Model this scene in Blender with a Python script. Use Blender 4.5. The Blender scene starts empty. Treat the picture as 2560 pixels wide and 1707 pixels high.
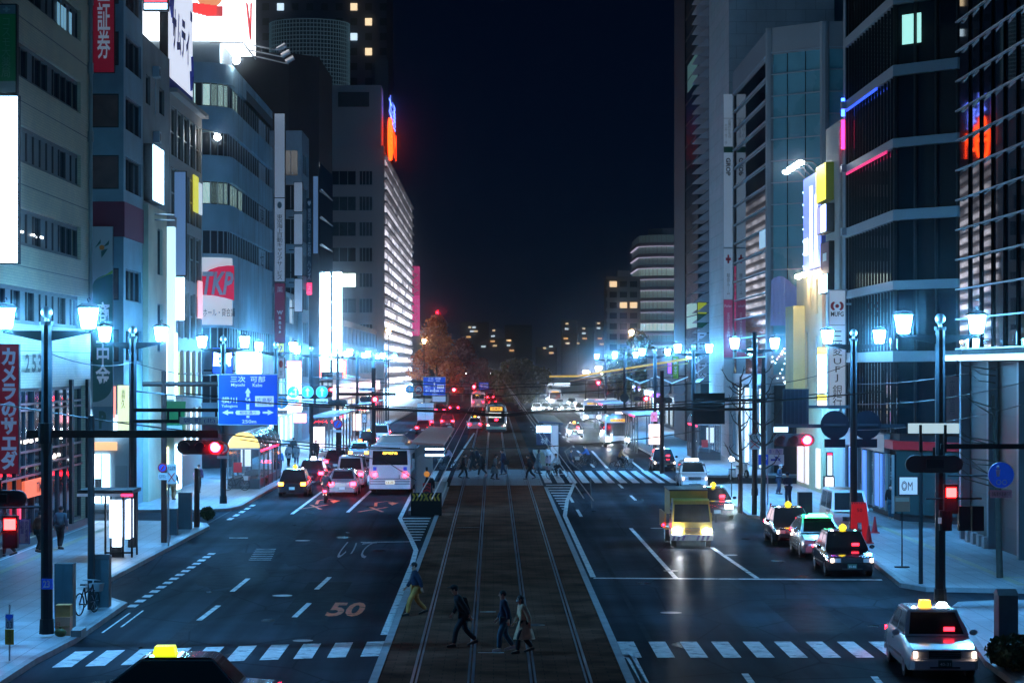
import bpy, math, random
from mathutils import Vector, Matrix
random.seed(7)
SC = bpy.context.scene
COL = bpy.data.collections.new('street')     # linked to the scene at the very end, so that evaluating one curve or skin stays cheap
PI = math.pi
# ---- camera numbers (85 mm lens on a footbridge 7.5 m above the street, looking straight down it)
F, H, VX, VY = 6044.0, 7.47, 1233.5, 917.0
def G(px, py):
    Y = F * H / (py - VY)
    return ((px - VX) * Y / F, Y)
def XP(px, Y): return (px - VX) * Y / F
def ZP(py, Y): return H - (py - VY) * Y / F
def YL(px, X=-19.0): return X * F / (px - VX)

# ---------------------------------------------------------------- materials
MATS = {}
def mat(name, col, rough=.6, metal=0.0, var=0.0, scale=3.0, emis=None, es=0.0, spec=.5, bump=0.0, bscale=20.0, coat=0.0, alpha=None):
    if name in MATS: return MATS[name]
    m = bpy.data.materials.new(name); m.use_nodes = True
    nt = m.node_tree; b = nt.nodes['Principled BSDF']
    b.inputs['Base Color'].default_value = (*col, 1)
    b.inputs['Roughness'].default_value = rough
    b.inputs['Metallic'].default_value = metal
    b.inputs['Specular IOR Level'].default_value = spec
    if coat: b.inputs['Coat Weight'].default_value = coat; b.inputs['Coat Roughness'].default_value = .05
    if emis:
        b.inputs['Emission Color'].default_value = (*emis, 1)
        b.inputs['Emission Strength'].default_value = es
    if var or bump:
        tc = nt.nodes.new('ShaderNodeTexCoord')
        if var:
            nz = nt.nodes.new('ShaderNodeTexNoise'); nz.inputs['Scale'].default_value = scale; nz.inputs['Detail'].default_value = 5
            nt.links.new(tc.outputs['Object'], nz.inputs['Vector'])
            mr = nt.nodes.new('ShaderNodeMapRange')
            mr.inputs[1].default_value = .3; mr.inputs[2].default_value = .7
            mr.inputs[3].default_value = 1 - var; mr.inputs[4].default_value = 1 + var
            nt.links.new(nz.outputs['Fac'], mr.inputs[0])
            mx = nt.nodes.new('ShaderNodeMix'); mx.data_type = 'RGBA'; mx.blend_type = 'MULTIPLY'
            mx.inputs[0].default_value = 1; mx.inputs[6].default_value = (*col, 1)
            nt.links.new(mr.outputs[0], mx.inputs[7]); nt.links.new(mx.outputs[2], b.inputs['Base Color'])
            r2 = nt.nodes.new('ShaderNodeMapRange')
            r2.inputs[3].default_value = max(.02, rough - var * .35); r2.inputs[4].default_value = min(1, rough + var * .35)
            nt.links.new(nz.outputs['Fac'], r2.inputs[0]); nt.links.new(r2.outputs[0], b.inputs['Roughness'])
        if bump:
            n2 = nt.nodes.new('ShaderNodeTexNoise'); n2.inputs['Scale'].default_value = bscale; n2.inputs['Detail'].default_value = 4
            nt.links.new(tc.outputs['Object'], n2.inputs['Vector'])
            bp = nt.nodes.new('ShaderNodeBump'); bp.inputs['Strength'].default_value = bump; bp.inputs['Distance'].default_value = .02
            nt.links.new(n2.outputs['Fac'], bp.inputs['Height']); nt.links.new(bp.outputs[0], b.inputs['Normal'])
    MATS[name] = m
    return m
def glow(name, col, s, base=None):
    return mat(name, base or tuple(min(.8, c * .8) for c in col), .5, emis=col, es=s)

def tiles(name, c1, c2, mortar, sx, sy, msize=.01, rough=.5, axis='xy', var=.25, bump=.0, offs=.5):
    """brick-texture material; axis says which object axes carry the courses"""
    if name in MATS: return MATS[name]
    m = mat(name, c1, rough); nt = m.node_tree; b = nt.nodes['Principled BSDF']
    tc = nt.nodes.new('ShaderNodeTexCoord')
    sep = nt.nodes.new('ShaderNodeSeparateXYZ'); cmb = nt.nodes.new('ShaderNodeCombineXYZ')
    nt.links.new(tc.outputs['Object'], sep.inputs[0])
    ia, ib = 'xyz'.index(axis[0]), 'xyz'.index(axis[1])
    nt.links.new(sep.outputs[ia], cmb.inputs[0]); nt.links.new(sep.outputs[ib], cmb.inputs[1])
    br = nt.nodes.new('ShaderNodeTexBrick'); br.offset = offs
    br.inputs['Scale'].default_value = 1; br.inputs['Brick Width'].default_value = sx; br.inputs['Row Height'].default_value = sy
    br.inputs['Mortar Size'].default_value = msize
    br.inputs['Color1'].default_value = (*c1, 1); br.inputs['Color2'].default_value = (*c2, 1); br.inputs['Mortar'].default_value = (*mortar, 1)
    nt.links.new(cmb.outputs[0], br.inputs['Vector'])
    nz = nt.nodes.new('ShaderNodeTexNoise'); nz.inputs['Scale'].default_value = .6; nz.inputs['Detail'].default_value = 6
    nt.links.new(tc.outputs['Object'], nz.inputs['Vector'])
    mr = nt.nodes.new('ShaderNodeMapRange'); mr.inputs[1].default_value = .3; mr.inputs[2].default_value = .7
    mr.inputs[3].default_value = 1 - var; mr.inputs[4].default_value = 1 + var
    nt.links.new(nz.outputs['Fac'], mr.inputs[0])
    mx = nt.nodes.new('ShaderNodeMix'); mx.data_type = 'RGBA'; mx.blend_type = 'MULTIPLY'; mx.inputs[0].default_value = 1
    nt.links.new(br.outputs['Color'], mx.inputs[6]); nt.links.new(mr.outputs[0], mx.inputs[7])
    nt.links.new(mx.outputs[2], b.inputs['Base Color'])
    r2 = nt.nodes.new('ShaderNodeMapRange'); r2.inputs[3].default_value = max(.05, rough - .18); r2.inputs[4].default_value = min(1, rough + .18)
    nt.links.new(nz.outputs['Fac'], r2.inputs[0]); nt.links.new(r2.outputs[0], b.inputs['Roughness'])
    if bump:
        bp = nt.nodes.new('ShaderNodeBump'); bp.inputs['Strength'].default_value = bump; bp.inputs['Distance'].default_value = .015; bp.invert = True
        nt.links.new(br.outputs['Fac'], bp.inputs['Height']); nt.links.new(bp.outputs[0], b.inputs['Normal'])
    return m

# ---------------------------------------------------------------- mesh builder
class MB:
    def __init__(s): s.v = []; s.f = []
    def quad(s, *p):
        n = len(s.v); s.v += [tuple(q) for q in p]; s.f.append(tuple(range(n, n + len(p)))); return s
    poly = quad
    def box(s, x0, y0, z0, x1, y1, z1):
        if x0 > x1: x0, x1 = x1, x0
        if y0 > y1: y0, y1 = y1, y0
        if z0 > z1: z0, z1 = z1, z0
        n = len(s.v)
        s.v += [(x0,y0,z0),(x1,y0,z0),(x1,y1,z0),(x0,y1,z0),(x0,y0,z1),(x1,y0,z1),(x1,y1,z1),(x0,y1,z1)]
        s.f += [tuple(n+i for i in q) for q in ((0,3,2,1),(4,5,6,7),(0,1,5,4),(1,2,6,5),(2,3,7,6),(3,0,4,7))]
        return s
    def cbox(s, cx, cy, cz, sx, sy, sz): return s.box(cx-sx/2, cy-sy/2, cz-sz/2, cx+sx/2, cy+sy/2, cz+sz/2)
    def loft(s, rings, cap=True, closed=True):
        n0 = len(s.v); k = len(rings[0])
        for r in rings: s.v += [tuple(p) for p in r]
        for i in range(len(rings)-1):
            a, b = n0+i*k, n0+(i+1)*k
            for j in range(k if closed else k-1):
                j2 = (j+1) % k
                s.f.append((a+j, a+j2, b+j2, b+j))
        if cap:
            s.f.append(tuple(n0+j for j in reversed(range(k))))
            s.f.append(tuple(n0+(len(rings)-1)*k+j for j in range(k)))
        return s
    def cyl(s, p0, p1, r0, r1=None, n=10, cap=True, ang=0.0):
        r1 = r0 if r1 is None else r1
        p0, p1 = Vector(p0), Vector(p1); d = (p1-p0).normalized()
        a = Vector((0,0,1)) if abs(d.z) < .9 else Vector((1,0,0))
        u = d.cross(a).normalized(); w = d.cross(u)
        R = lambda p, r: [p + (u*math.cos(ang+2*PI*i/n) + w*math.sin(ang+2*PI*i/n))*r for i in range(n)]
        return s.loft([R(p0, r0), R(p1, r1)], cap)
    def tube(s, pts, r, n=6, r_end=None):
        pts = [Vector(p) for p in pts]; rings = []; m = len(pts)
        ref = None
        for i, p in enumerate(pts):
            d = (pts[min(i+1, m-1)] - pts[max(i-1, 0)]).normalized()
            if ref is None:
                ref = Vector((0,0,1)) if abs(d.z) < .9 else Vector((1,0,0))
            u = d.cross(ref).normalized(); w = d.cross(u)
            rr = r if r_end is None else r + (r_end-r)*i/(m-1)
            rings.append([p + (u*math.cos(2*PI*k/n) + w*math.sin(2*PI*k/n))*rr for k in range(n)])
        return s.loft(rings)
    def sphere(s, c, rx, ry=None, rz=None, nu=12, nv=8):
        ry = rx if ry is None else ry; rz = rx if rz is None else rz
        rings = []
        for j in range(1, nv):
            t = PI*j/nv - PI/2
            rings.append([(c[0]+rx*math.cos(t)*math.cos(2*PI*i/nu), c[1]+ry*math.cos(t)*math.sin(2*PI*i/nu), c[2]+rz*math.sin(t)) for i in range(nu)])
        n0 = len(s.v); s.loft(rings, cap=False)
        b = len(s.v); s.v += [(c[0],c[1],c[2]-rz),(c[0],c[1],c[2]+rz)]
        for i in range(nu):
            s.f.append((n0+(i+1)%nu, n0+i, b)); L = n0+(nv-2)*nu; s.f.append((L+i, L+(i+1)%nu, b+1))
        return s
    def prism(s, pts, plane, a, b):
        """extrude a 2D outline; plane 'xy' extrudes z a..b, 'xz' extrudes y, 'yz' extrudes x"""
        def m(p, t):
            return {'xy': (p[0], p[1], t), 'xz': (p[0], t, p[1]), 'yz': (t, p[0], p[1])}[plane]
        return s.loft([[m(p, a) for p in pts], [m(p, b) for p in pts]])
    def disc(s, c, r, n=24, axis='y', t=.03):
        d = {'x': (t,0,0), 'y': (0,t,0), 'z': (0,0,t)}[axis]
        return s.cyl((c[0]-d[0]/2, c[1]-d[1]/2, c[2]-d[2]/2), (c[0]+d[0]/2, c[1]+d[1]/2, c[2]+d[2]/2), r, n=n)
    def ring(s, c, R, r, axis='y', n=24, k=6):
        rings = []
        for i in range(n+1):
            a = 2*PI*i/n; rr = []
            for j in range(k):
                b = 2*PI*j/k; q = R + r*math.cos(b); h = r*math.sin(b)
                x, y = q*math.cos(a), q*math.sin(a)
                rr.append({'y': (c[0]+x, c[1]+h, c[2]+y), 'x': (c[0]+h, c[1]+x, c[2]+y), 'z': (c[0]+x, c[1]+y, c[2]+h)}[axis])
            rings.append(rr)
        return s.loft(rings, cap=False)
    def move(s, dx, dy, dz): s.v = [(a+dx, b+dy, c+dz) for a, b, c in s.v]; return s
    def map(s, fn): s.v = [tuple(fn(*p)) for p in s.v]; return s
    def build(s, name, m, parent=None, smooth=0, offset=None):
        off = offset if offset is not None else (OFF.get(parent.name, (0,0,0)) if parent is not None else (0,0,0))
        me = bpy.data.meshes.new(name)
        me.from_pydata([(a-off[0], b-off[1], c-off[2]) for a, b, c in s.v], [], s.f)
        if m is not None: me.materials.append(m)
        fix_normals(me)
        if smooth:
            me.polygons.foreach_set('use_smooth', [True]*len(me.polygons))
            if smooth != 1: me.set_sharp_from_angle(angle=math.radians(smooth))
        o = bpy.data.objects.new(name, me); COL.objects.link(o)
        if parent is not None: o.parent = parent; OFF[o.name] = off
        return o
def fix_normals(me):
    import bmesh
    bm = bmesh.new(); bm.from_mesh(me); bmesh.ops.recalc_face_normals(bm, faces=bm.faces); bm.to_mesh(me); bm.free(); me.update()

OFF = {}
def tag(o, label=None, cat=None, group=None, kind=None):
    if label: o['label'] = label
    if cat: o['category'] = cat
    if group: o['group'] = group
    if kind: o['kind'] = kind
    return o
def thing(name, label, cat, loc=(0,0,0), rz=0.0, group=None, local=False):
    """an Empty at the thing's base; parts of non-local things are written in world coordinates"""
    o = bpy.data.objects.new(name, None); COL.objects.link(o)
    o.location = loc; o.rotation_euler = (0,0,rz); o.empty_display_size = .3
    OFF[o.name] = (0,0,0) if local else tuple(loc)
    return tag(o, label, cat, group)
def solo(name, mb, m, label, cat, group=None, smooth=0, kind=None):
    xs = [p[0] for p in mb.v]; ys = [p[1] for p in mb.v]; zs = [p[2] for p in mb.v]
    c = ((min(xs)+max(xs))/2, (min(ys)+max(ys))/2, min(zs))
    o = mb.build(name, m, None, smooth, offset=c); o.location = c; OFF[o.name] = c
    return tag(o, label, cat, group, kind)
def struct(name, mb, m, smooth=0): return tag(mb.build(name, m, None, smooth), kind='structure')
def copy_tree(o, parent=None):
    c = o.copy(); COL.objects.link(c)
    if parent is not None: c.parent = parent
    OFF[c.name] = OFF.get(o.name, (0,0,0))
    for ch in list(KIDS(o)): copy_tree(ch, c)
    return c
def KIDS(o): return [x for x in o.children]

# ---------------------------------------------------------------- lettering
def lettering(s, m, parent, origin, u, w, h, bold=.0, name='lettering', vertical=False, ext=.008, shear=0.0, flip=False):
    """text fitted to a w x h box centred on origin; u = the reading direction (unit vector), up is +Z"""
    cu = bpy.data.curves.new('txt', 'FONT')
    if vertical:
        s = '\n'.join(c.replace('ー', '｜') for c in s)
        cu.space_line = .92
    cu.body = s; cu.align_x = 'CENTER'; cu.offset = bold; cu.shear = shear; cu.resolution_u = 2
    o = bpy.data.objects.new('txt', cu); SC.collection.objects.link(o)
    me = bpy.data.meshes.new_from_object(o.evaluated_get(bpy.context.evaluated_depsgraph_get()))
    bpy.data.objects.remove(o); bpy.data.curves.remove(cu)
    vs = [tuple(v.co) for v in me.vertices]; fs = [tuple(p.vertices) for p in me.polygons]
    bpy.data.meshes.remove(me)
    if not vs: return None
    x0 = min(p[0] for p in vs); x1 = max(p[0] for p in vs); y0 = min(p[1] for p in vs); y1 = max(p[1] for p in vs)
    kx = w/max(1e-6, x1-x0); ky = h/max(1e-6, y1-y0)
    nrm = Vector(u).cross(Vector((0,0,1)))
    U = Vector(u); mb = MB(); O = Vector(origin)
    def put(p, t):
        q = O + U*((p[0]-(x0+x1)/2)*kx) + Vector((0,0,1))*((p[1]-(y0+y1)/2)*ky) + nrm*t
        return tuple(q)
    mb.v = [put(p, ext) for p in vs]; mb.f = fs
    return mb.build(name, m, parent)
LX, RX = (1,0,0), (-1,0,0)
# ---------------------------------------------------------------- shared materials
def road_material():
    m = mat('asphalt', (.012,.015,.019), .5, bump=.35, bscale=70, spec=.02); nt = m.node_tree; b = nt.nodes['Principled BSDF']
    N = nt.nodes.new; L = nt.links.new
    tc = N('ShaderNodeTexCoord'); mp = N('ShaderNodeMapping'); mp.inputs['Scale'].default_value = (1.1,.02,1); L(tc.outputs['Object'], mp.inputs[0])
    n1 = N('ShaderNodeTexNoise'); n1.inputs['Scale'].default_value = 1.0; n1.inputs['Detail'].default_value = 3; L(mp.outputs[0], n1.inputs[0])       # wheel tracks
    n2 = N('ShaderNodeTexNoise'); n2.inputs['Scale'].default_value = .16; n2.inputs['Detail'].default_value = 7; L(tc.outputs['Object'], n2.inputs[0])   # patches
    mp2 = N('ShaderNodeMapping'); mp2.inputs['Scale'].default_value = (.30,.12,1); L(tc.outputs['Object'], mp2.inputs[0])
    vo = N('ShaderNodeTexVoronoi'); vo.feature = 'DISTANCE_TO_EDGE'; vo.inputs['Scale'].default_value = 1; L(mp2.outputs[0], vo.inputs[0])              # cracks and joints
    cr = N('ShaderNodeMapRange'); cr.inputs[1].default_value = .0; cr.inputs[2].default_value = .012; cr.inputs[3].default_value = .45; cr.inputs[4].default_value = 1; L(vo.outputs[0], cr.inputs[0])
    a = N('ShaderNodeMapRange'); a.inputs[1].default_value = .35; a.inputs[2].default_value = .65; a.inputs[3].default_value = .65; a.inputs[4].default_value = 1.35; L(n1.outputs[0], a.inputs[0])
    c = N('ShaderNodeMapRange'); c.inputs[1].default_value = .35; c.inputs[2].default_value = .65; c.inputs[3].default_value = .6; c.inputs[4].default_value = 1.5; L(n2.outputs[0], c.inputs[0])
    m1 = N('ShaderNodeMath'); m1.operation = 'MULTIPLY'; L(a.outputs[0], m1.inputs[0]); L(c.outputs[0], m1.inputs[1])
    m2 = N('ShaderNodeMath'); m2.operation = 'MULTIPLY'; L(m1.outputs[0], m2.inputs[0]); L(cr.outputs[0], m2.inputs[1])
    mx = N('ShaderNodeMix'); mx.data_type = 'RGBA'; mx.blend_type = 'MULTIPLY'; mx.inputs[0].default_value = 1; mx.inputs[6].default_value = (.026,.031,.038,1); L(m2.outputs[0], mx.inputs[7]); L(mx.outputs[2], b.inputs['Base Color'])
    r = N('ShaderNodeMapRange'); r.inputs[1].default_value = .35; r.inputs[2].default_value = .7; r.inputs[3].default_value = .42; r.inputs[4].default_value = .75; L(n2.outputs[0], r.inputs[0]); L(r.outputs[0], b.inputs['Roughness'])
    return m
def matte(m, gloss, rough):
    """rough ground: diffuse with a thin, fixed share of gloss, so that it does not turn mirror-like at this low angle"""
    nt = m.node_tree; b = nt.nodes['Principled BSDF']; out = nt.nodes['Material Output']
    d = nt.nodes.new('ShaderNodeBsdfDiffuse'); g = nt.nodes.new('ShaderNodeBsdfAnisotropic'); g.inputs['Roughness'].default_value = rough; mx = nt.nodes.new('ShaderNodeMixShader'); mx.inputs[0].default_value = gloss
    for i in ('Base Color', 'Normal'):
        if b.inputs[i].is_linked:
            src = b.inputs[i].links[0].from_socket; nt.links.new(src, d.inputs['Color' if i == 'Base Color' else i])
            if i == 'Normal': nt.links.new(src, g.inputs[i])
        elif i == 'Base Color': d.inputs['Color'].default_value = b.inputs[i].default_value
    nt.links.new(d.outputs[0], mx.inputs[1]); nt.links.new(g.outputs[0], mx.inputs[2]); nt.links.new(mx.outputs[0], out.inputs['Surface']); return m
M_ASPH = matte(road_material(), .016, .28)
def worn(m, lo=.30, hi=.48, sc=2.2):
    """paint worn through in spots: the asphalt below shows"""
    nt = m.node_tree; b = nt.nodes['Principled BSDF']; tc = nt.nodes.new('ShaderNodeTexCoord')
    nz = nt.nodes.new('ShaderNodeTexNoise'); nz.inputs['Scale'].default_value = sc; nz.inputs['Detail'].default_value = 8; nz.inputs['Roughness'].default_value = .7; nt.links.new(tc.outputs['Object'], nz.inputs[0])
    mr = nt.nodes.new('ShaderNodeMapRange'); mr.inputs[1].default_value = lo; mr.inputs[2].default_value = hi; mr.inputs[3].default_value = .12; nt.links.new(nz.outputs[0], mr.inputs[0]); nt.links.new(mr.outputs[0], b.inputs['Alpha'])
    return m
M_LINE = worn(mat('road_paint', (.62,.63,.62), .55, var=.22, scale=4))
M_ORNG = worn(mat('orange_road_paint', (.90,.095,.008), .6, var=.25, scale=4))
M_STONE = tiles('pavement_stone', (.36,.38,.40), (.30,.325,.35), (.16,.17,.18), 1.2, .6, .018, .42, 'yx', .3)
M_KERB = mat('kerb_stone', (.25,.26,.27), .6, var=.25, scale=2)
M_TRACK = tiles('track_paving', (.15,.062,.040), (.115,.048,.032), (.06,.028,.020), .62, .36, .012, .6, 'xy', .6, .4)
MATS['track_paving'].node_tree.nodes['Principled BSDF'].inputs['Specular IOR Level'].default_value = .12
matte(M_TRACK, .012, .35)
M_RAIL = mat('rail_steel', (.62,.64,.68), .33, 1.0)
M_TACT = mat('tactile_paving', (.45,.42,.30), .6, var=.2)
M_STEEL = mat('dark_painted_steel', (.009,.011,.014), .55, .0, spec=.2, var=.15, scale=5)
M_POLE = mat('grey_green_pole', (.012,.016,.019), .5, .0, spec=.3, var=.15, scale=5)
M_BROWN = mat('brown_painted_steel', (.045,.018,.014), .45)
M_GALV = mat('galvanised_steel', (.42,.44,.46), .4, .8)
M_BLACK = mat('black_plastic', (.012,.013,.015), .5)
M_RUBBER = mat('tyre_rubber', (.012,.012,.013), .8)
M_CHROME = mat('chrome', (.75,.76,.78), .12, 1.0)
M_WHITE = mat('white_enamel', (.78,.79,.80), .4)
M_BLUEP = mat('traffic_blue', (.012,.09,.62), .4, emis=(.01,.10,.85), es=.16)
M_REDP = mat('traffic_red', (.65,.02,.03), .4)
M_WGLASS = mat('dark_window_glass', (.010,.018,.026), .06, spec=.6)
M_CARGLASS = mat('car_glass', (.014,.018,.020), .04, spec=.7)
M_MIRROR = mat('reflective_curtain_wall_glass', (.010,.020,.030), .018, spec=.9)
M_TEALGL = mat('teal_curtain_wall_glass', (.03,.09,.11), .10, spec=.6, var=.15, scale=.3)
LAMPC = (.13, .52, 1.0)
E_LAMP = glow('lantern_glass', LAMPC, 360)
E_SIGN = glow('backlit_white_acrylic', (.42,.72,1.0), 8.0)
E_SIGNB = glow('bright_backlit_acrylic', (.42,.70,1.0), 20.0)
E_SHOP = glow('lit_shop_interior', (.45,.72,1.0), 9)
E_WARM = glow('warm_lit_window', (1.0,.70,.40), 1.1)
E_COOL = glow('cool_lit_window', (.62,.95,.92), .75)
E_PALE = glow('pale_lit_window', (.75,.9,1.0), 1.2)
E_RED = glow('red_signal_lens', (1.0,.003,.012), 260)
E_REDC = glow('red_lens_hot_centre', (1.0,.35,.30), 12)
E_TAIL = glow('tail_lamp', (1.0,.004,.012), 60)
E_BRAKE = glow('brake_lamp', (1.0,.006,.016), 110)
E_AMBER = glow('amber_lamp', (1.0,.30,.03), 20)
E_HEAD = glow('headlamp', (.80,.92,1.0), 300)
E_HEADT = glow('truck_headlamp', (.85,.92,1.0), 220)
E_SIDE = glow('side_lamp', (1.0,.72,.55), 12)
E_YEL = glow('yellow_taxi_lamp', (1.0,.72,.02), 3.2)
E_YG = glow('lemon_taxi_lamp', (.82,.95,.02), 1.3)
E_GRN = glow('green_taxi_lamp', (.01,1.0,.25), 14)
E_ORTX = glow('orange_destination_lamp', (1.0,.42,.03), 4)
E_WHT = glow('white_small_lamp', (.9,.95,1.0), 22)
M_LENS = mat('dark_signal_lens', (.03,.03,.045), .2)
M_PLATE = mat('number_plate', (.55,.58,.55), .5)
M_PLATEG = mat('green_number_plate', (.05,.12,.08), .5)
M_SKIN = mat('skin', (.62,.30,.20), .5)
M_HAIR = mat('dark_hair', (.012,.010,.010), .55)
M_MASK = mat('white_face_mask', (.72,.75,.78), .7)
M_SHOE = mat('dark_shoe', (.015,.014,.014), .5)
M_WSHOE = mat('white_shoe', (.7,.7,.7), .6)
M_CONC = mat('concrete', (.30,.30,.29), .75, var=.18, scale=.8)
M_INK = mat('black_ink', (.015,.015,.02), .6)
M_WTXT = mat('white_lettering', (.8,.82,.84), .5)
M_NAVY = mat('navy_ink', (.01,.03,.35), .5)
M_LEAF = mat('dark_leaf', (.035,.060,.025), .6)
M_BARK = mat('bark', (.06,.05,.042), .85, var=.3, scale=6)
def see_through(name, col, a, rough=.06):
    m = mat(name, col, rough, spec=.6); m.node_tree.nodes['Principled BSDF'].inputs['Alpha'].default_value = a
    return m
M_SHG = see_through('shelter_glass', (.12,.18,.22), .16)
# ---------------------------------------------------------------- building helpers
def holed(mb, O, u, inw, U0, U1, Z0, Z1, holes, depth):
    """a wall sheet with real rectangular openings and their reveals. O: point where u = 0, z = 0"""
    O, u, inw = Vector(O), Vector(u), Vector(inw)
    P = lambda a, z, d=0.0: tuple(O + u*a + Vector((0,0,z)) + inw*d)
    us = sorted({U0, U1, *[min(max(h[i], U0), U1) for h in holes for i in (0, 1)]})
    zs = sorted({Z0, Z1, *[min(max(h[i], Z0), Z1) for h in holes for i in (2, 3)]})
    for i in range(len(us)-1):
        for j in range(len(zs)-1):
            a, b, c, d = us[i], us[i+1], zs[j], zs[j+1]
            if b-a < 1e-5 or d-c < 1e-5: continue
            mu, mz = (a+b)/2, (c+d)/2
            if any(h[0] < mu < h[1] and h[2] < mz < h[3] for h in holes): continue
            mb.quad(P(a,c), P(b,c), P(b,d), P(a,d))
    for a, b, c, d in holes:
        mb.quad(P(a,c), P(b,c), P(b,c,depth), P(a,c,depth)); mb.quad(P(a,d), P(b,d), P(b,d,depth), P(a,d,depth))
        mb.quad(P(a,c), P(a,d), P(a,d,depth), P(a,c,depth)); mb.quad(P(b,c), P(b,d), P(b,d,depth), P(b,c,depth))
def pane(root, O, u, inw, a, b, c, d, depth, gm, nv=0, nh=0, fm=None, fw=.07, name='window'):
    O, u, inw = Vector(O), Vector(u), Vector(inw)
    P = lambda q, z, t: tuple(O + u*q + Vector((0,0,z)) + inw*t)
    def slab(mb, a, b, c, d, t0, t1):
        mb.loft([[P(a,c,t0),P(b,c,t0),P(b,d,t0),P(a,d,t0)], [P(a,c,t1),P(b,c,t1),P(b,d,t1),P(a,d,t1)]])
    m = MB(); slab(m, a, b, c, d, depth, depth+.05)
    w = m.build(name, gm, root)
    if fm is not None:
        f = MB()
        for i in range(1, nv): q = a+(b-a)*i/nv; slab(f, q-fw/2, q+fw/2, c, d, depth-.08, depth-.003)
        for i in range(1, nh): z = c+(d-c)*i/nh; slab(f, a, b, z-fw/2, z+fw/2, depth-.078, depth-.004)
        slab(f, a, a+fw, c, d, depth-.09, depth-.003); slab(f, b-fw, b, c, d, depth-.09, depth-.003)
        slab(f, a+fw, b-fw, c, c+fw, depth-.088, depth-.003); slab(f, a+fw, b-fw, d-fw, d, depth-.088, depth-.003)
        f.build('frame', fm, w)
    return w
def block(root, side, X, y0, y1, z1, wm, sh=(), fh=(), width=12, depth=.28, z0=0.0, name='wall', parapet=.45):
    """a building body: street face with openings sh, camera-facing end with openings fh, roof with parapet"""
    xb = X + side*width
    m = MB()
    holed(m, (X,0,0), (0,1,0), (side,0,0), y0, y1, z0, z1, [h[:4] for h in sh], depth)
    xa, xc = sorted((X, xb))
    holed(m, (0,y0,0), (1,0,0), (0,1,0), xa, xc, z0, z1, [h[:4] for h in fh], depth)
    m.quad((xa,y1,z0),(xc,y1,z0),(xc,y1,z1),(xa,y1,z1)); m.quad((xb,y0,z0),(xb,y1,z0),(xb,y1,z1),(xb,y0,z1))
    zr = z1-parapet
    m.quad((xa,y0,zr),(xc,y0,zr),(xc,y1,zr),(xa,y1,zr))
    return m.build(name, wm, root)
def windows(root, side, X, y0, sh, fh, depth, gm, fm, nv=4, nh=0, fw=.07):
    for h in sh: pane(root, (X,0,0), (0,1,0), (side,0,0), *h[:4], depth*.8, h[4] if len(h) > 4 and h[4] else gm, h[5] if len(h) > 5 else nv, nh, fm, fw)
    for h in fh: pane(root, (0,y0,0), (1,0,0), (0,1,0), *h[:4], depth*.8, h[4] if len(h) > 4 and h[4] else gm, h[5] if len(h) > 5 else nv, nh, fm, fw)
def offset_path(path, t):
    """shift an open 2D path to its left by t"""
    out = []
    for i, p in enumerate(path):
        ns = []
        for a, b in ((i-1, i), (i, i+1)):
            if a < 0 or b >= len(path): continue
            d = Vector(path[b]) - Vector(path[a]); d.normalize(); ns.append(Vector((-d.y, d.x)))
        n = sum(ns, Vector((0,0)))/len(ns); n = n/max(.3, n.length_squared)
        out.append((p[0]+n.x*t, p[1]+n.y*t))
    return out
def band(mb, path, z0, z1, t=.4, out=0.0):
    a = offset_path(path, -out) if out else path; b = offset_path(path, t)
    rings = [[(p[0],p[1],z0),(p[0],p[1],z1),(q[0],q[1],z1),(q[0],q[1],z0)] for p, q in zip(a, b)]
    return mb.loft(rings)
def posts_on(mb, path, z0, z1, step, w, d, inset):
    q = offset_path(path, inset)
    for i in range(len(q)-1):
        a, b = Vector(q[i]), Vector(q[i+1]); L = (b-a).length; n = max(1, round(L/step)); dd = (b-a)/max(L,1e-6); nn = Vector((-dd.y, dd.x))
        for k in range(n+1):
            c = a+(b-a)*k/n
            pts = [c-dd*w/2-nn*d, c+dd*w/2-nn*d, c+dd*w/2, c-dd*w/2]
            mb.prism([(p.x,p.y) for p in pts], 'xy', z0, z1)
def sign(name, label, cat, rect, Y, panels, texts=(), depth=.25, frame=None, group=None, rim=.05, arms=0, back=None):
    """a board facing down the street; rect = source pixels (x0,x1,y0,y1) at depth Y; panels = [(f0,f1,mat)] fractions from the top"""
    x0, x1 = XP(rect[0],Y), XP(rect[1],Y); z1, z0 = ZP(rect[2],Y), ZP(rect[3],Y)
    t = thing(name, label, cat, ((x0+x1)/2, Y+depth/2, z0), group=group)
    h = MB().box(x0, Y, z0, x1, Y+depth, z1)
    if arms:
        for z in (z0+(z1-z0)*.12, z0+(z1-z0)*.88): h.box(min(x0, x0+arms), Y+depth*.35, z-.05, max(x1, x1+arms), Y+depth*.65, z+.05)
    h.build('housing', frame or M_STEEL, t)
    for f0, f1, m in panels:
        za, zb = z1-(z1-z0)*f1, z1-(z1-z0)*f0
        MB().box(x0+rim, Y-.02, za+(rim if f1 >= .999 else .004), x1-rim, Y-.001, zb-(rim if f0 <= .001 else .004)).build('panel', m, t)
    for tx in texts:
        s, fx0, fx1, f0, f1, m = tx[:6]; kw = tx[6] if len(tx) > 6 else {}
        W = x1-x0; HH = z1-z0
        lettering(s, m, t, (x0+W*(fx0+fx1)/2, Y-.022, z1-HH*(f0+f1)/2), LX, W*(fx1-fx0), HH*(f1-f0), **kw)
    return t
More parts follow.
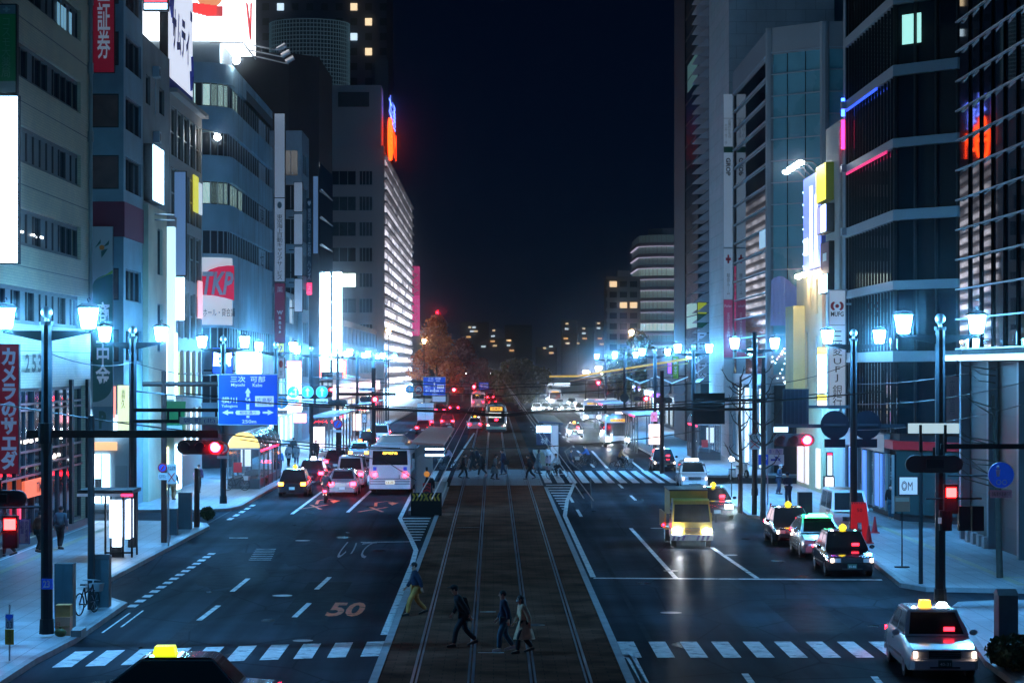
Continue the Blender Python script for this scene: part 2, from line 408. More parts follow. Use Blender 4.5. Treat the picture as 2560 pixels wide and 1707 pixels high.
def side_sign(name, label, cat, X, side, ya, yb, za, zb, pm, texts=(), depth=.3, frame=None, rim=.05):
    """a board on the street face of a building (side -1: left of the street)"""
    t = thing(name, label, cat, (X, (ya+yb)/2, za))
    MB().box(X, ya, za, X-side*depth, yb, zb).build('housing', frame or M_STEEL, t)
    f = X-side*depth
    MB().box(f-side*.001, ya+rim, za+rim, f-side*.02, yb-rim, zb-rim).build('panel', pm, t)
    for tx in texts:
        s, fa, fb, f0, f1, m = tx[:6]; kw = tx[6] if len(tx) > 6 else {}
        u = (0,1,0) if side < 0 else (0,-1,0)
        c = ya+(yb-ya)*(fa+fb)/2 if side < 0 else yb-(yb-ya)*(fa+fb)/2
        lettering(s, m, t, (f-side*.022, c, zb-(zb-za)*(f0+f1)/2), u, (yb-ya)*(fb-fa), (zb-za)*(f1-f0), **kw)
    return t
V = dict(vertical=True)
# ================================================================ LEFT SIDE OF THE STREET
M_TILE = tiles('beige_wall_tile', (.62,.50,.33), (.55,.45,.30), (.30,.27,.22), .42, .11, .008, .38, 'yz', .16)
M_TEALW = mat('blue_grey_panel_wall', (.21,.34,.40), .5, var=.25, scale=.5)
M_DARKW = mat('dark_grey_wall', (.07,.08,.085), .6, var=.2, scale=.6)
M_MAROON = mat('maroon_panel', (.20,.012,.05), .5)
M_GREYW = mat('weathered_grey_render', (.22,.23,.22), .7, var=.25, scale=.5)
M_CREAM = mat('cream_render', (.55,.50,.36), .7, var=.15, scale=.5)
M_PALE = mat('pale_blue_render', (.40,.50,.55), .55, var=.25, scale=.25)
M_FRAME = mat('dark_window_frame', (.03,.035,.04), .4)
M_ALU = mat('pale_aluminium_frame', (.42,.46,.48), .4, .4)
M_BRONZE = mat('bronze_mullion', (.30,.25,.20), .4, .3)
M_DBROWN = mat('dark_brown_tile', (.075,.055,.060), .55, var=.2, scale=.4)
M_CURT = mat('window_with_drawn_blinds', (.05,.08,.095), .4, var=.35, scale=1.5)
M_BROWNC = mat('window_with_brown_curtains', (.16,.08,.07), .5, var=.3, scale=1.2)

# ---- near beige tile building
b = thing('tile_building', 'beige tile clad office building with slanting ribbon windows beside the green and white hanging signs', 'building', (-25, 92, 0))
y0, y1 = 66.0, 114.0
Y111 = 111.3
sh = []
for za, zb in ((9.2,10.7),(12.37,13.88),(15.71,17.21),(19.1,20.56),(22.4,23.86)): sh.append((66.6, Y111, za, zb))
sh.append((66.6, 112.4, .45, 6.6))
block(b, -1, -19, y0, y1, 29, M_TILE, sh, (), 14)
for i, h in enumerate(sh[:5]):
    w = pane(b, (-19,0,0), (0,1,0), (-1,0,0), *h, .24, M_WGLASS, 30, 0, M_FRAME, .16)
    bl = MB(); n = 0
    for k in range(30):
        q = h[0]+(h[1]-h[0])*k/30
        if random.random() < (.55, .5, .8, .6, .55)[i] and q > 90: MB().box(-19.238, q+.15, h[2]+.08, -19.20, q+1.2, h[3]-.08).build('blind', M_CURT, w)
gl = MB(); [gl.box(-19.0, y0, z, -18.985, y1, z+.03) for z in (8.1, 11.5, 14.8, 18.15, 21.5)]
gl.build('joint_line', M_FRAME, b)
lw = MB()
for q in (106.5, 107.4, 108.1, 109.5): lw.cbox(-19.16, q, 22.9, .03, .5, 1.2)
for q in (94.4, 95.2): lw.cbox(-19.16, q, 19.9, .03, .45, 1.2)
lw.build('lit_blind', glow('blue_lit_blind', (.35,.75,1.0), .35), b)
dl = MB()
for q in (95,96.5,97.6,98.2,100.6,102.5): dl.cbox(-19.15, q, 12.95, .04, .5, .07)
dl.build('ceiling_lamp', glow('office_ceiling_lamp', (.9,.95,1.0), 10), b)
# shop front behind dark steel bars
g = pane(b, (-19,0,0), (0,1,0), (-1,0,0), 66.6, 112.4, .45, 6.6, .25, M_WGLASS, 24, 0, M_FRAME, .14, name='shop_front')
bars = MB()
for z in (2.95, 3.35, 3.95, 5.9, 5.65): bars.box(-19.16, 66.6, z, -19.10, 112.4, z+.09)
bars.build('glazing_bar', mat('dull_red_bar', (.30,.10,.10), .4), g)  # bars coloured dull red, without any glow
li = MB()
for q, z, s in ((99,4.4,.5),(100.3,4.4,.5),(102.4,4.4,.5),(105.5,3.55,.7),(106.6,3.6,.5),(104.5,4.35,.35),(107.2,4.35,.4)): li.cbox(-19.17, q, z, .03, s, .12)
li.build('shop_lamp', glow('shop_spot_lamp', (1.0,.85,.75), 10), g)
MB().box(-18.985, 97.3, 2.15, -18.87, 101.4, 2.85).build('fascia_sign', glow('orange_fascia', (1.0,.16,.06), .9), b)
lettering('TIME', M_INK, b, (-18.86, 100.5, 2.5), (0,1,0), 1.4, .42, .02)
MB().box(-19.14, 97.2, .5, -19.05, 97.5, 2.1).build('door_post', glow('red_door_neon', (1.0,.05,.12), 1.5), b)
MB().box(-19.0, 60, 0, -18.92, 114, .45).build('plinth', mat('dark_plinth', (.06,.06,.065), .4), b)
for q in (101.9, 108.2, 112.6): MB().box(-19.0, q, .45, -18.86, q+.5, 6.9).build('pilaster', M_STEEL, b)
for i, (ch, q) in enumerate((('2',98.2),('5',99.6),('3',100.9))):
    lettering(ch, mat('bronze_numeral', (.05,.032,.008), .5), b, (-18.93, q, 7.62), (0,1,0), .9, .75, .03, name='numeral')
pipe = MB().tube([(-18.88,113.3,9.5),(-18.88,113.3,29)], .10, 8)
for z in (24.4, 21.2, 18): pipe.cyl((-18.88,113.3,z),(-18.88,113.3,z+.5), .15)
pipe.build('downpipe', M_GREYW, b)

M_GRNB = mat('dark_green_sign_face', (.01,.09,.035), .5, emis=(.0,.25,.10), es=.05)
sign('pharmacy_sign', 'dark green hanging pharmacy sign with a white cross high on the left edge', 'sign', (-60,42,10,235), 93, [(0,.115,mat('grey_sign_face', (.18,.24,.25), .5)),(.115,.86,M_GRNB),(.86,1,mat('grey_sign_face', (.18,.24,.25), .5))],
     [('コスモ大薬局', .63, .85, .16, .82, mat('faded_white_letter', (.16,.24,.20), .6), V), ('+', .66, .84, .035, .095, mat('faded_white_cross', (.35,.5,.48), .6), dict(bold=.04))], depth=.4)
sign('backlit_sign', 'tall glaring white backlit sign in two panels on the left edge under the green one', 'sign', (-60,47,238,660), 93, [(0,.49,E_SIGN),(.495,1,E_SIGN)],
     [('も', .80, .92, .035, .075, mat('teal_letter', (.05,.35,.38), .5)), ('クリ', .52, .90, .90, .965, mat('violet_letter', (.35,.12,.5), .5))], depth=.4)
M_REDB = mat('crimson_banner_face', (.30,.02,.045), .55, emis=(.5,.02,.06), es=.10)
sign('camera_shop_banner', 'dark red vertical banner with pale blue katakana on the left edge', 'banner', (-12,47,860,1185), 92, [(0,1,M_REDB)],
     [('カメラのサエダ', .24, .95, .03, .965, mat('pale_blue_letter', (.42,.62,.85), .5, emis=(.4,.65,1), es=.14), dict(vertical=True, bold=.045))], depth=.35, frame=M_STEEL, rim=.02)

# ---- dark panelled building with the maroon stripe
b = thing('panel_building', 'narrow dark panelled building with a maroon stripe beside the tile building', 'building', (-24, 127, 0))
L2H = 31
sh, fh = [], []
z = 29.6
rows = [(z1-2.15, z1-.35) for z1 in (29.9, 26.7, 23.55, 20.4, 17.25)]
rows = [(26.1,27.75),(22.95,24.7),(19.75,21.5),(16.6,18.35),(10.9,12.55),(7.75,9.4)]
for za, zb in rows:
    sh.append((124.9, 130.4, za, zb, None, 3)); fh.append((-25.6, -22.4, za, zb, M_BROWNC, 2)); fh.append((-22.2, -19.25, za, zb, M_BROWNC, 2))
block(b, -1, -19, 124.2, 131, L2H, M_TEALW, [h[:4] for h in sh], [h[:4] for h in fh], 9)
windows(b, -1, -19, 124.2, sh, fh, .28, M_WGLASS, M_FRAME)
band(MB(), [(-26,124.2),(-19,124.2),(-19,131)], 14.15, 15.95, .2, .06).build('stripe', M_MAROON, b)
band(MB(), [(-26,124.2),(-19,124.2),(-19,131)], 5.6, 12.6, .2, .03).build('dark_cladding', M_DARKW, b) if False else None
pc = MB(); [pc.box(q-.04, 124.1, 4, q+.04, 124.2, 31) for q in (-20.9,-22.3)]; pc.build('joint_line', M_DARKW, b)
M_MARB = mat('crimson_sign_face', (.36,.012,.035), .5, emis=(.6,.01,.06), es=.10)
sign('securities_sign', 'crimson vertical sign with white kanji hanging from the dark panelled building', 'sign', (232,286,-60,182), 123, [(0,1,M_MARB)],
     [('三証券', .20, .82, .02, .86, mat('bright_white_lettering', (.8,.82,.84), .5, emis=(.6,.8,1), es=.12), dict(vertical=True, bold=.015))], rim=.02)
bk = sign('bank_banner', 'tall grey and teal bank banner with leaf emblem, letter P at its foot', 'banner', (231,282,566,1090), 123,
     [(0,.86,mat('pale_grey_banner', (.45,.50,.52), .6)), (.86,1,mat('slate_blue_banner', (.12,.26,.33), .6))],
     [('商工中金', .16, .88, .36, .76, mat('bright_white_lettering', (.8,.82,.84), .5, emis=(.6,.8,1), es=.12), dict(vertical=True, bold=.02, ext=.03)), ('P', .32, .68, .88, .965, mat('dark_teal_letter', (.02,.12,.10), .5), dict(bold=.05))], rim=.01)
x0, x1 = XP(232,123), XP(281.5,123)
z = lambda py: ZP(py,123)
teal = MB()
def arcpts(cx, cz, rx, rz, a0, a1, n=10): return [(cx+rx*math.cos(math.radians(a0+(a1-a0)*i/n)), cz+rz*math.sin(math.radians(a0+(a1-a0)*i/n))) for i in range(n+1)]
o = [(x0, z(700))] + arcpts(x1, z(715), x1-x0, (z(685)-z(715)), 180, 90) + arcpts(x0, z(960), x1-x0, z(960)-z(1005), 0, -90)
teal.prism(o, 'xz', 122.972, 122.979); teal.build('teal_leaf', mat('teal_banner_leaf', (.015,.15,.13), .55), bk)
gs = MB(); gs.prism([(x0+.1, z(702)),(x1-.25, z(684)),(x1, z(675)),(x1, z(684)),(x1-.3, z(688))], 'xz', 122.965, 122.971); gs.build('lime_edge', mat('lime_stripe', (.25,.42,.04), .5), bk)
em = MB(); em.disc((XP(255,123),122.96,z(619)), .13, axis='y')
em.build('orange_dot', mat('orange_dot', (.75,.20,.02), .5), bk)
lv = MB()
for pts in (((237,621),(252,598),(252,608)), ((258,618),(274,600),(272,612)), ((253,628),(254,645),(262,634),(270,622),(260,624))):
    lv.prism([(XP(a,123), z(c)) for a, c in pts], 'xz', 122.955, 122.972)
lv.build('leaf_emblem', mat('dark_teal_letter', (.02,.12,.10), .5), bk)

# ---- grey building with the tall lit box
b = thing('grey_building', 'weathered dark grey building with small black windows behind a bright white box sign', 'building', (-23, 136, 0))
sh = [(132.2,133.9,za,za+1.6) for za in (21.9,17.8)] + [(137.5,139.6,za,za+1.5) for za in (21.9,18.2,14.6)]
block(b, -1, -19, 131.05, 141.85, 25.5, M_GREYW, sh, (), 8)
windows(b, -1, -19, 131, sh, (), .28, M_WGLASS, M_FRAME, 1)
side_sign('box_sign', 'glaring white box sign halfway up the grey building', 'sign', -19, -1, 131.3, 135.6, 16.5, 19.6, E_SIGN, depth=.5)
b = thing('cream_building', 'narrow cream building with two tall dark windows between the dark and the glazed buildings', 'building', (-20, 136, 0))
sh = [(134.6,136.6,za,zb) for za, zb in ((12.6,15.2),(8.3,11.0))]
block(b, -1, -18.7, 131.06, 138.4, 16.3, M_CREAM, sh, (), 4, name='wall')
windows(b, -1, -18.7, 131, sh, (), .28, M_WGLASS, M_FRAME, 1)
MB().box(-18.7, 138.5, 5, -18.3, 139.3, 15.5).build('neon_column', glow('blue_white_neon_column', (.55,.85,1.0), 1.2), b)
for z in (15.9, 15.6): MB().tube([(-19,133.5,z),(-17.6,133.5,z-.05)], .05).build('lamp_arm', M_GALV, b)

for zz, yy in ((23.6,135),(20.0,135.2),(16.6,136.6),(12.0,139.4)):
    ac = thing('air_conditioner', {23.6:'topmost',20.0:'second highest',16.6:'third highest',12.0:'lowest'}[zz]+' air conditioner box bolted to the weathered grey building', 'air conditioner', (-18.8,yy,zz), group='wall air conditioners')
    MB().box(-18.98,yy-.4,zz,-18.62,yy+.4,zz+.6).build('casing', M_PALE, ac); MB().disc((-18.61,yy,zz+.3), .22, axis='x', t=.02).build('fan_grille', M_FRAME, ac); MB().tube([(-18.9,yy+.4,zz+.1),(-18.95,yy+.55,zz-.4),(-18.95,yy+.55,zz-2)], .03).build('pipe', M_PALE, ac)
# ---- glazed grid building with the blue and white billboard on its roof
b = thing('grid_building', 'slim building with a bronze window grid under the blue lettered billboard', 'building', (-24, 149, 0))
sh = []
for f in range(6):
    za = 2.0+f*3.6
    for k in range(5):
        a = 142.5+k*3.0
        lit = None
        if f == 4 and k == 3: lit = None
        if f == 3 and k >= 3: lit = M_WGLASS
        if f == 1 and k in (1,3): lit = glow('green_lit_window', (.75,1.0,.55), 1.3)
        if f == 1 and k in (0,2,4): lit = glow('blue_lit_window', (.5,.8,1.0), 1.1)
        if f == 0: lit = E_SHOP
        sh.append((a, a+2.6, za, za+2.9, lit, 2))
block(b, -1, -19, 141.95, 157.6, 23.6, mat('bronze_grid_wall', (.30,.27,.24), .5), [h[:4] for h in sh], (), 12)
windows(b, -1, -19, 142, sh, (), .28, M_WGLASS, M_BRONZE, 2, 2, .09)
MB().box(-18.97, 152.6, 17.3, -18.9, 155.0, 19.6).build('window_poster', glow('yellow_poster', (.95,.9,.10), .6), b)
MB().box(-18.97, 155.3, 17.3, -18.9, 157.0, 19.3).build('window_poster', glow('pale_poster', (.75,.9,1.0), .6), b)
MB().box(-18.97, 155.0, 10.6, -18.9, 157.2, 13.0).build('window_poster', glow('red_white_poster', (1.0,.45,.5), .9), b)
MB().tube([(-19,156.8,22.9),(-17.9,156.8,22.6)], .05).build('lamp_arm', M_GALV, b)
MB().sphere((-17.9,156.8,22.35), .22).build('floodlight', glow('flood_lamp', (.85,.93,1.0), 60), b)
MB().box(-19.0, 141.95, 23.6, -18.55, 157.6, 23.85).build('cornice', mat('bronze_grid_wall', (.3,.27,.24), .5), b)
bb = thing('billboard', 'white rooftop billboard with slanted dark blue katakana and a blue base stripe', 'billboard', (-19.3,147.5,23.86))
MB().box(-19.6, 141.9, 23.86, -19.1, 153.2, 31.0).build('frame', M_STEEL, bb)
MB().box(-19.1, 142.0, 24.55, -19.05, 153.1, 30.9).build('panel', glow('lit_billboard_face', (.78,.84,1.0), .85), bb)
MB().box(-19.1, 142.0, 23.9, -19.045, 153.1, 24.5).build('stripe', M_NAVY, bb)
lettering('サムティ', M_NAVY, bb, (-19.04, 147.3, 27.55), (0,1,0), 8.2, 2.6, .045)
sw = MB().tube([(-19.03,142.8,30.4),(-19.03,142.3,28.7),(-19.03,142.9,28.2),(-19.03,143.3,29.2)], .13)
sw.tube([(-19.03,152.4,27.0),(-19.03,152.7,25.7),(-19.03,152.0,24.9),(-19.03,151.7,26.0)], .13)
sw.build('bracket_mark', M_NAVY, bb)
MB().box(-19.05, 151.9, 29.2, -19.03, 153.0, 29.8).build('bracket_mark', M_NAVY, bb)
sign('hotel_sign', 'red and white lit rooftop sign cut by the top edge beside the billboard', 'sign', (357,421,-30,27), 139, [(0,.62,glow('red_neon_face', (1.0,.10,.16), 1.6)),(.68,1,E_SIGN)], depth=.5, frame=M_BLACK, rim=.08)
sign('pale_blue_sign', 'pale blue unlit vertical signboard above the white lantern sign', 'sign', (434,466,428,690), 145, [(0,1,mat('pale_blue_sign_face', (.40,.55,.80), .5, emis=(.3,.55,1.0), es=.16))], arms=-.4)  # board is unlit; its faint glow stands for light falling on it
sign('lantern_sign', 'rounded glaring white vertical sign hanging under the pale blue one', 'sign', (436,463,692,802), 145, [(0,1,E_SIGNB)], arms=-.5)
sign('lower_backlit_sign', 'large overexposed white vertical sign by the second street lamp on the left', 'sign', (411,444,833,988), 139, [(0,1,E_SIGNB)], arms=-.6, rim=.02)
sign('restaurant_sign', 'white sign with brushed black kanji below the second street lamp', 'sign', (371,411,890,966), 138, [(0,.78,glow('soft_lit_sign', (.72,.88,1.0), 1.2)),(.8,1,M_BLACK)],
     [('川飯店', .28, .78, .05, .74, M_INK, V), ('2', .4, .62, .83, .97, M_WTXT)], rim=.01)
sign('tea_shop_sign', 'yellow green lit vertical shop sign with brushed lettering near the bank banner', 'sign', (293,326,962,1080), 121, [(0,.78,glow('lime_white_sign', (.80,1.0,.62), 1.1)),(.79,1,glow('lime_white_sign', (.80,1.0,.62), 1.1))],
     [('喜久', .30, .62, .10, .50, M_INK, V)], rim=.02)
sign('red_edge_sign', 'thin salmon lit strip sign right of the bank banner', 'sign', (282,290,965,1045), 123.6, [(0,1,glow('salmon_strip', (1.0,.35,.28), 1.5))], rim=.01)
sign('round_lantern_sign', 'rounded white lantern sign above the traffic arm on the left', 'sign', (368,404,994,1052), 138.5, [(0,1,E_SIGNB)], rim=.01)

# ---- shops at street level, left
def shop(name, label, X, ya, yb, z1, parts, wm):
    t = thing(name, label, 'shop', (X,(ya+yb)/2,0))
    MB().box(X-6, ya, 0, X, yb, z1).build('wall', wm, t)
    for nm, a, b_, c, d, m, out in parts: MB().box(X+.002, a, c, X+out, b_, d).build(nm, m, t)
    return t
s = thing('corner_shop', 'brilliantly lit white corner shop across the side street from the tile building', 'shop', (-20,126,0))
MB().box(-25, 124.05, 0, -18.6, 124.6, 5.3).build('wall', M_PALE, s)
MB().box(-22.5, 123.6, 4.1, -19.0, 124.04, 5.0).build('canopy_sign', E_SIGN, s)
MB().box(-22.4, 123.98, .5, -19.7, 124.045, 3.0).build('shop_window', E_SHOP, s)
MB().box(-22.45, 123.9, 3.2, -19.3, 124.04, 3.62).build('fascia', glow('rainbow_fascia', (1.0,.55,.25), 1.0), s)
MB().box(-19.4, 123.97, .3, -18.8, 124.044, 2.4).build('door', mat('pale_shop_door', (.35,.45,.5), .2), s)
mx = MB(); [mx.box(q-.03, 123.93, .5, q+.03, 123.975, 3.0) for q in (-22.1,-20.8,-20.1)]; mx.build('window_grid', M_STEEL, s)
MB().cbox(-20.25, 123.9, 1.5, .35, .08, .5).build('notice', M_STEEL, s)
s = thing('green_awning_shop', 'shop with a green and white awning and a bright yellow window', 'shop', (-18.5,139,0))
MB().box(-24, 138.45, 0, -18.3, 141.8, 5.6).build('wall', mat('pale_green_wall', (.45,.52,.42), .6), s)
aw = MB(); aw.prism([(138.3,5.5),(137.1,4.2),(137.1,3.5),(138.3,3.5)], 'yz', -20.3, -17.6); aw.build('awning', mat('green_awning', (.02,.22,.06), .6), s)
MB().box(-20.25, 137.05, 3.72, -17.65, 137.09, 4.15).build('awning_band', M_WHITE, s)
MB().box(-19.6, 138.38, .45, -18.6, 138.445, 2.9).build('shop_window', glow('yellow_white_window', (1.0,.92,.55), 3.5), s)
MB().box(-18.29, 138.9, .4, -18.24, 141.5, 3.0).build('shop_window', E_SHOP, s)

# ---- round cornered blue office with the big logo panel
b = thing('round_corner_building', 'blue grey office building with rounded corner ribbon windows and the red logo panel', 'building', (-25, 190, 0))
yc, R = 174.0, 2.6
arc = [(-19-R+R*math.sin(math.radians(a)), yc+R-R*math.cos(math.radians(a))) for a in range(0, 91, 15)]
path = [(-32, yc)] + arc + [(-19, 208)]
M_BLUEW = mat('blue_grey_spandrel', (.30,.48,.57), .45, var=.22, scale=.35)
wz = [(26.27,27.95),(22.73,24.4),(19.2,20.85),(15.65,17.3),(8.7,10.3),(4.9,6.9)]
edges = [0.0, 4.0] ; lastz = 29.4
zs = sorted(wz); cur = 3.6; sp = MB()
for za, zb in zs: band(sp, path, cur, za, .5); cur = zb
band(sp, path, cur, lastz, .5); sp.build('spandrel', M_BLUEW, b, smooth=30)
jl = MB(); posts_on(jl, [(-19,177),(-19,208)], 3.6, 29.3, 3.1, .03, .008, 0); posts_on(jl, [(-32,yc),(-21.6,yc)], 3.6, 29.3, 2.6, .03, .008, 0); jl.build('joint_line', M_DARKW, b)
pin = offset_path(path, .35)
for i, (za, zb) in enumerate(zs):
    w = band(MB(), pin, za, zb, .15).build('window_band', M_WGLASS, b, smooth=30)
    f = MB(); posts_on(f, path, za, zb, 1.9, .07, .08, .33); f.build('window_grid', M_ALU, w)
    lw = MB()
    if i in (3, 5):
        for q0, q1 in (((-23.3,-22.1),(-21.9,-21.5)) if i == 5 else ((-25.4,-23.5),(-23.4,-22.3),(-22.2,-21.4))): MB().box(q0, yc+.30, za+.08, q1, yc+.345, zb-.08).build('lit_window', E_COOL, w)
        pp = offset_path(arc, .30); lw.loft([[(a_,c_,za+.08),(a_,c_,zb-.08)] for a_, c_ in pp[1:6]], cap=False, closed=False); lw.build('lit_window', E_COOL, w)
        for q0, q1 in (((178.5,180.2),(181,181.9)) if i == 5 else ((177.2,181.6),(183,185.4))): MB().box(-19.345, q0, za+.08, -19.30, q1, zb-.08).build('lit_window', E_COOL, w)
    ps = MB().box(-19.34, 198.6, za+.1, -19.28, 204.5, zb-.1)
    if i: ps.build('window_poster', mat('white_window_poster', (.5,.56,.62), .5) if i > 1 else M_MAROON, w)
    if i in (2, 3): lettering('東' if i == 3 else 'ゼ', M_INK, w, (-19.27, 201.5, (za+zb)/2), (0,1,0), 3.6, 1.2)
MB().prism(offset_path(path, .3)+[(-32,208)], 'xy', 0, 29.0).build('core', mat('dark_interior', (.02,.025,.03), .7), b)
MB().box(-19.3, 186, 27.95, -18.97, 207.9, 28.7).build('louvre_strip', M_DARKW, b)
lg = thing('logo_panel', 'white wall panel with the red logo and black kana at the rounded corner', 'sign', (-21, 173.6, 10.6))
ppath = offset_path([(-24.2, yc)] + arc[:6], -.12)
band(MB(), ppath, 10.5, 15.35, .1).build('panel', glow('glowing_white_panel', (.72,.8,.9), .50, (.7,.72,.74)), lg, smooth=30)  # the bright look is put in as the panel's own glow
M_TKRED = mat('logo_red', (.62,.015,.07), .5, emis=(.9,.01,.06), es=.45)
lx = lambda px: XP(px, 173.8)
lz = lambda py: ZP(py, 173.8)
MB().prism([(lx(505),lz(737)),(lx(505),lz(690))]+[(lx(a),lz(c)) for a, c in ((512,683),(525,674),(545,667),(568,664),(585,664),(585,700),(585,751),(560,744),(535,739))], 'xz', yc-.19, yc-.13).build('logo_field', M_TKRED, lg)
lettering('TKP', M_WTXT, lg, (lx(545), yc-.2, lz(708)), LX, lx(584)-lx(506), lz(679)-lz(737), .03, shear=.25)
lettering('ホール・貸会議', M_INK, lg, (lx(548), yc-.15, lz(781)), LX, lx(588)-lx(508), lz(771)-lz(792), .0)
# big rooftop box
bb = thing('rooftop_billboard', 'huge glaring white rooftop billboard box with red strokes, top left', 'billboard', (-24,180,31))
MB().box(-31, 175.6, 31.2, -18.2, 185, 37).build('box', glow('blazing_billboard', (.93,.96,1.0), 2.6), bb)
fan = MB()
for k in range(7): fan.box(-22.6+k*.28, 175.52, 33.35-.25*k*.3, -22.35+k*.45, 175.58, 33.5-.2*k*.3+.5)
fan.build('red_stroke', mat('red_stroke', (.7,.03,.05), .5, emis=(1,.08,.08), es=.5), bb)
MB().disc((-20.6,175.56,34.5), 1.0, axis='y').build('orange_disc', mat('orange_disc', (.8,.25,.1), .5, emis=(1,.35,.15), es=.8), bb)
vm = MB(); vm.prism([(177.5,34.2),(178.6,34.2),(180.4,32.9),(180.8,34.6),(181.6,34.8),(181.0,31.9),(180.2,31.9)], 'yz', -18.19, -18.12); vm.build('red_stroke', mat('red_stroke', (.7,.03,.05), .5), bb)
fr = MB()
for yy in (177, 180.5, 184): fr.tube([(-18.2,yy,31.1),(-15.6,yy,30.6-.1*(yy-177)/7)], .05)
fr.tube([(-20.6,175.7,31.0),(-18.2,175.7,31.0),(-18.2,185,31.0)], .06); fr.build('lamp_arm', M_GALV, bb)
for yy in (177, 180.5, 184): MB().cyl((-15.8,yy,30.65),(-15.2,yy,31.0), .2).build('floodlight', M_GALV, bb)
ph = thing('penthouse', 'white rooftop plant room under the glaring billboard', 'rooftop room', (-24,180,29.4))
MB().box(-30, 175.9, 29.4, -19.9, 184, 31.15).build('wall', M_PALE, ph)
fl = MB()
for zz, yy in ((30.2,176.3),(29.6,176.3)): fl.sphere((-18.75,yy,zz+.2), .28)
fl.build('floodlight', glow('flood_lamp', (.85,.93,1.0), 60), ph)

# ---- signs and small buildings between the blue office and the dark tower
M_WPAN = mat('white_sign_face', (.60,.64,.70), .5, emis=(.6,.75,1.0), es=.14)
sign('career_service_sign', 'very tall white vertical sign with black kanji right of the round cornered building', 'sign', (685,713,283,705), 210, [(0,.50,M_WPAN),(.505,1,M_WPAN)],
     [('東京海上日動キャリアサービス', .26, .76, .60, .985, M_INK, V), ('●', .3, .7, .525, .565, mat('grey_mark', (.1,.2,.25), .5))], depth=.5)
sign('drugstore_sign', 'maroon vertical drugstore sign with white wavy lettering under the tall white one', 'sign', (686,713,707,857), 210, [(0,1,mat('maroon_sign_face', (.17,.01,.05), .5, emis=(.4,.02,.1), es=.12))],
     [('薬', .25, .78, .065, .16, M_WTXT), ('Wants', .22, .80, .46, .85, M_WTXT, dict(vertical=True, bold=.06))], depth=.5)
sign('yellow_parlour_sign', 'small yellow sign with dark mark under the maroon drugstore sign', 'sign', (694,711,857,890), 210, [(0,1,mat('yellow_sign_face', (.75,.60,.04), .5, emis=(1,.8,.05), es=.35))], [('?', .3, .7, .2, .8, M_INK)], depth=.5)
sign('crest_sign', 'white sign with a dark red round emblem above the blue road sign', 'sign', (693,712,893,945), 211, [(0,1,M_WPAN)], [('●', .25, .75, .15, .5, M_REDP), ('本', .3, .7, .6, .9, mat('grey_mark', (.1,.2,.25), .5))], depth=.4)
b = thing('pale_slim_building', 'slim pale blue building with a white crown behind the vertical signs', 'building', (-21,244,0))
sh = [(241.2,247.6,3+i*3.4,5.2+i*3.4) for i in range(8)]; fh = [(-21.6,-19.4,2.6+i*3.4,5.2+i*3.4) for i in range(8)]
block(b, -1, -19, 240, 249, 30.9, mat('pale_blue_wall', (.35,.45,.52), .5, var=.1), sh, fh, 3.2)
windows(b, -1, -19, 240, sh, fh, .28, M_WGLASS, M_ALU, 3)
for i, (a, c) in enumerate(((455,530),(534,612),(616,690),(696,780))):
    sign('blank_white_sign', ('upper', 'second', 'third', 'lowest')[i]+' of four blank white sign boxes stacked beside the slim pale building', 'sign', (734+i//2,757,a,c), 232, [(0,1,M_WPAN)], group='stacked blank sign boxes', arms=-.5)
sign('academy_sign', 'narrow dark vertical sign with white kanji and a heart mark', 'sign', (766,780,496,710), 246, [(0,1,mat('dark_sign_face', (.02,.05,.08), .5))], [('東京アカデミー広島校', .2, .82, .12, .68, M_WTXT, V), ('ハンズ', .2, .75, .73, .95, M_WTXT, V), ('♥', .2, .8, .03, .09, M_WTXT)])
sign('red_lit_sign', 'small glowing red sign under the narrow dark vertical sign', 'sign', (766,781,706,738), 246, [(0,1,glow('red_sign_face', (1.0,.04,.14), 2.2))], [('占', .25, .75, .2, .8, M_WTXT)])
sign('pale_panel_sign', 'pale blue blank vertical panel in front of the dark glass tower', 'sign', (782,796,440,635), 256, [(0,1,mat('pale_blue_sign_face', (.4,.55,.8), .5))])
sign('white_blade_sign', 'left of the two overexposed white vertical blade signs', 'sign', (803,826,682,900), 268, [(0,.28,E_SIGN),(.285,1,E_SIGNB)], arms=-.4, rim=.02)
sign('white_blade_sign', 'right and taller of the two overexposed white vertical blade signs', 'sign', (832,855,680,930), 283, [(0,1,E_SIGNB)], arms=-.4, rim=.02)
b = thing('dark_tower', 'windowless dark brown block with a chamfered corner in front of the cylinder', 'building', (-30,275,0))
chp = [(-36,262),(-22.2,262),(-19.2,266),(-19,285),(-36,285)]
MB().prism(chp, 'xy', 0, 41.5).build('wall', M_DBROWN, b)
MB().box(-30,268,41.5,-26.5,276,43.6).build('roof_room', M_DBROWN, b)
band(MB(), [(-19.2,266.2),(-19,285)], 4, 30, .05, .06).build('glass_wall', M_MIRROR, b)
fr = MB(); [fr.box(-19.02,266.4,z,-18.88,284.8,z+.06) for z in range(6,30,3)]; fr.build('transom', M_ALU, b)
b = thing('mid_block', 'low pale shop block under the two white blade signs', 'building', (-22,225,0))
sh = [(209.6+k*5.2,213.9+k*5.2,za,za+2.4,(E_SHOP if za < 1 else (E_PALE if (k*7+int(za)) % 3 == 0 else None)),3) for k in range(5) for za in (.5,4.4,8.0,11.6)]
block(b, -1, -19.4, 208.05, 239.9, 14.5, M_PALE, [h[:4] for h in sh], (), 9)
windows(b, -1, -19.4, 208, sh, (), .28, M_WGLASS, M_ALU, 3)
MB().box(-19.4, 209, 3.2, -18.9, 239, 4.1).build('fascia', E_SHOP, b)
b = thing('arcade_block', 'pale block with bright fascias below the striped lit building', 'building', (-22,330,0))
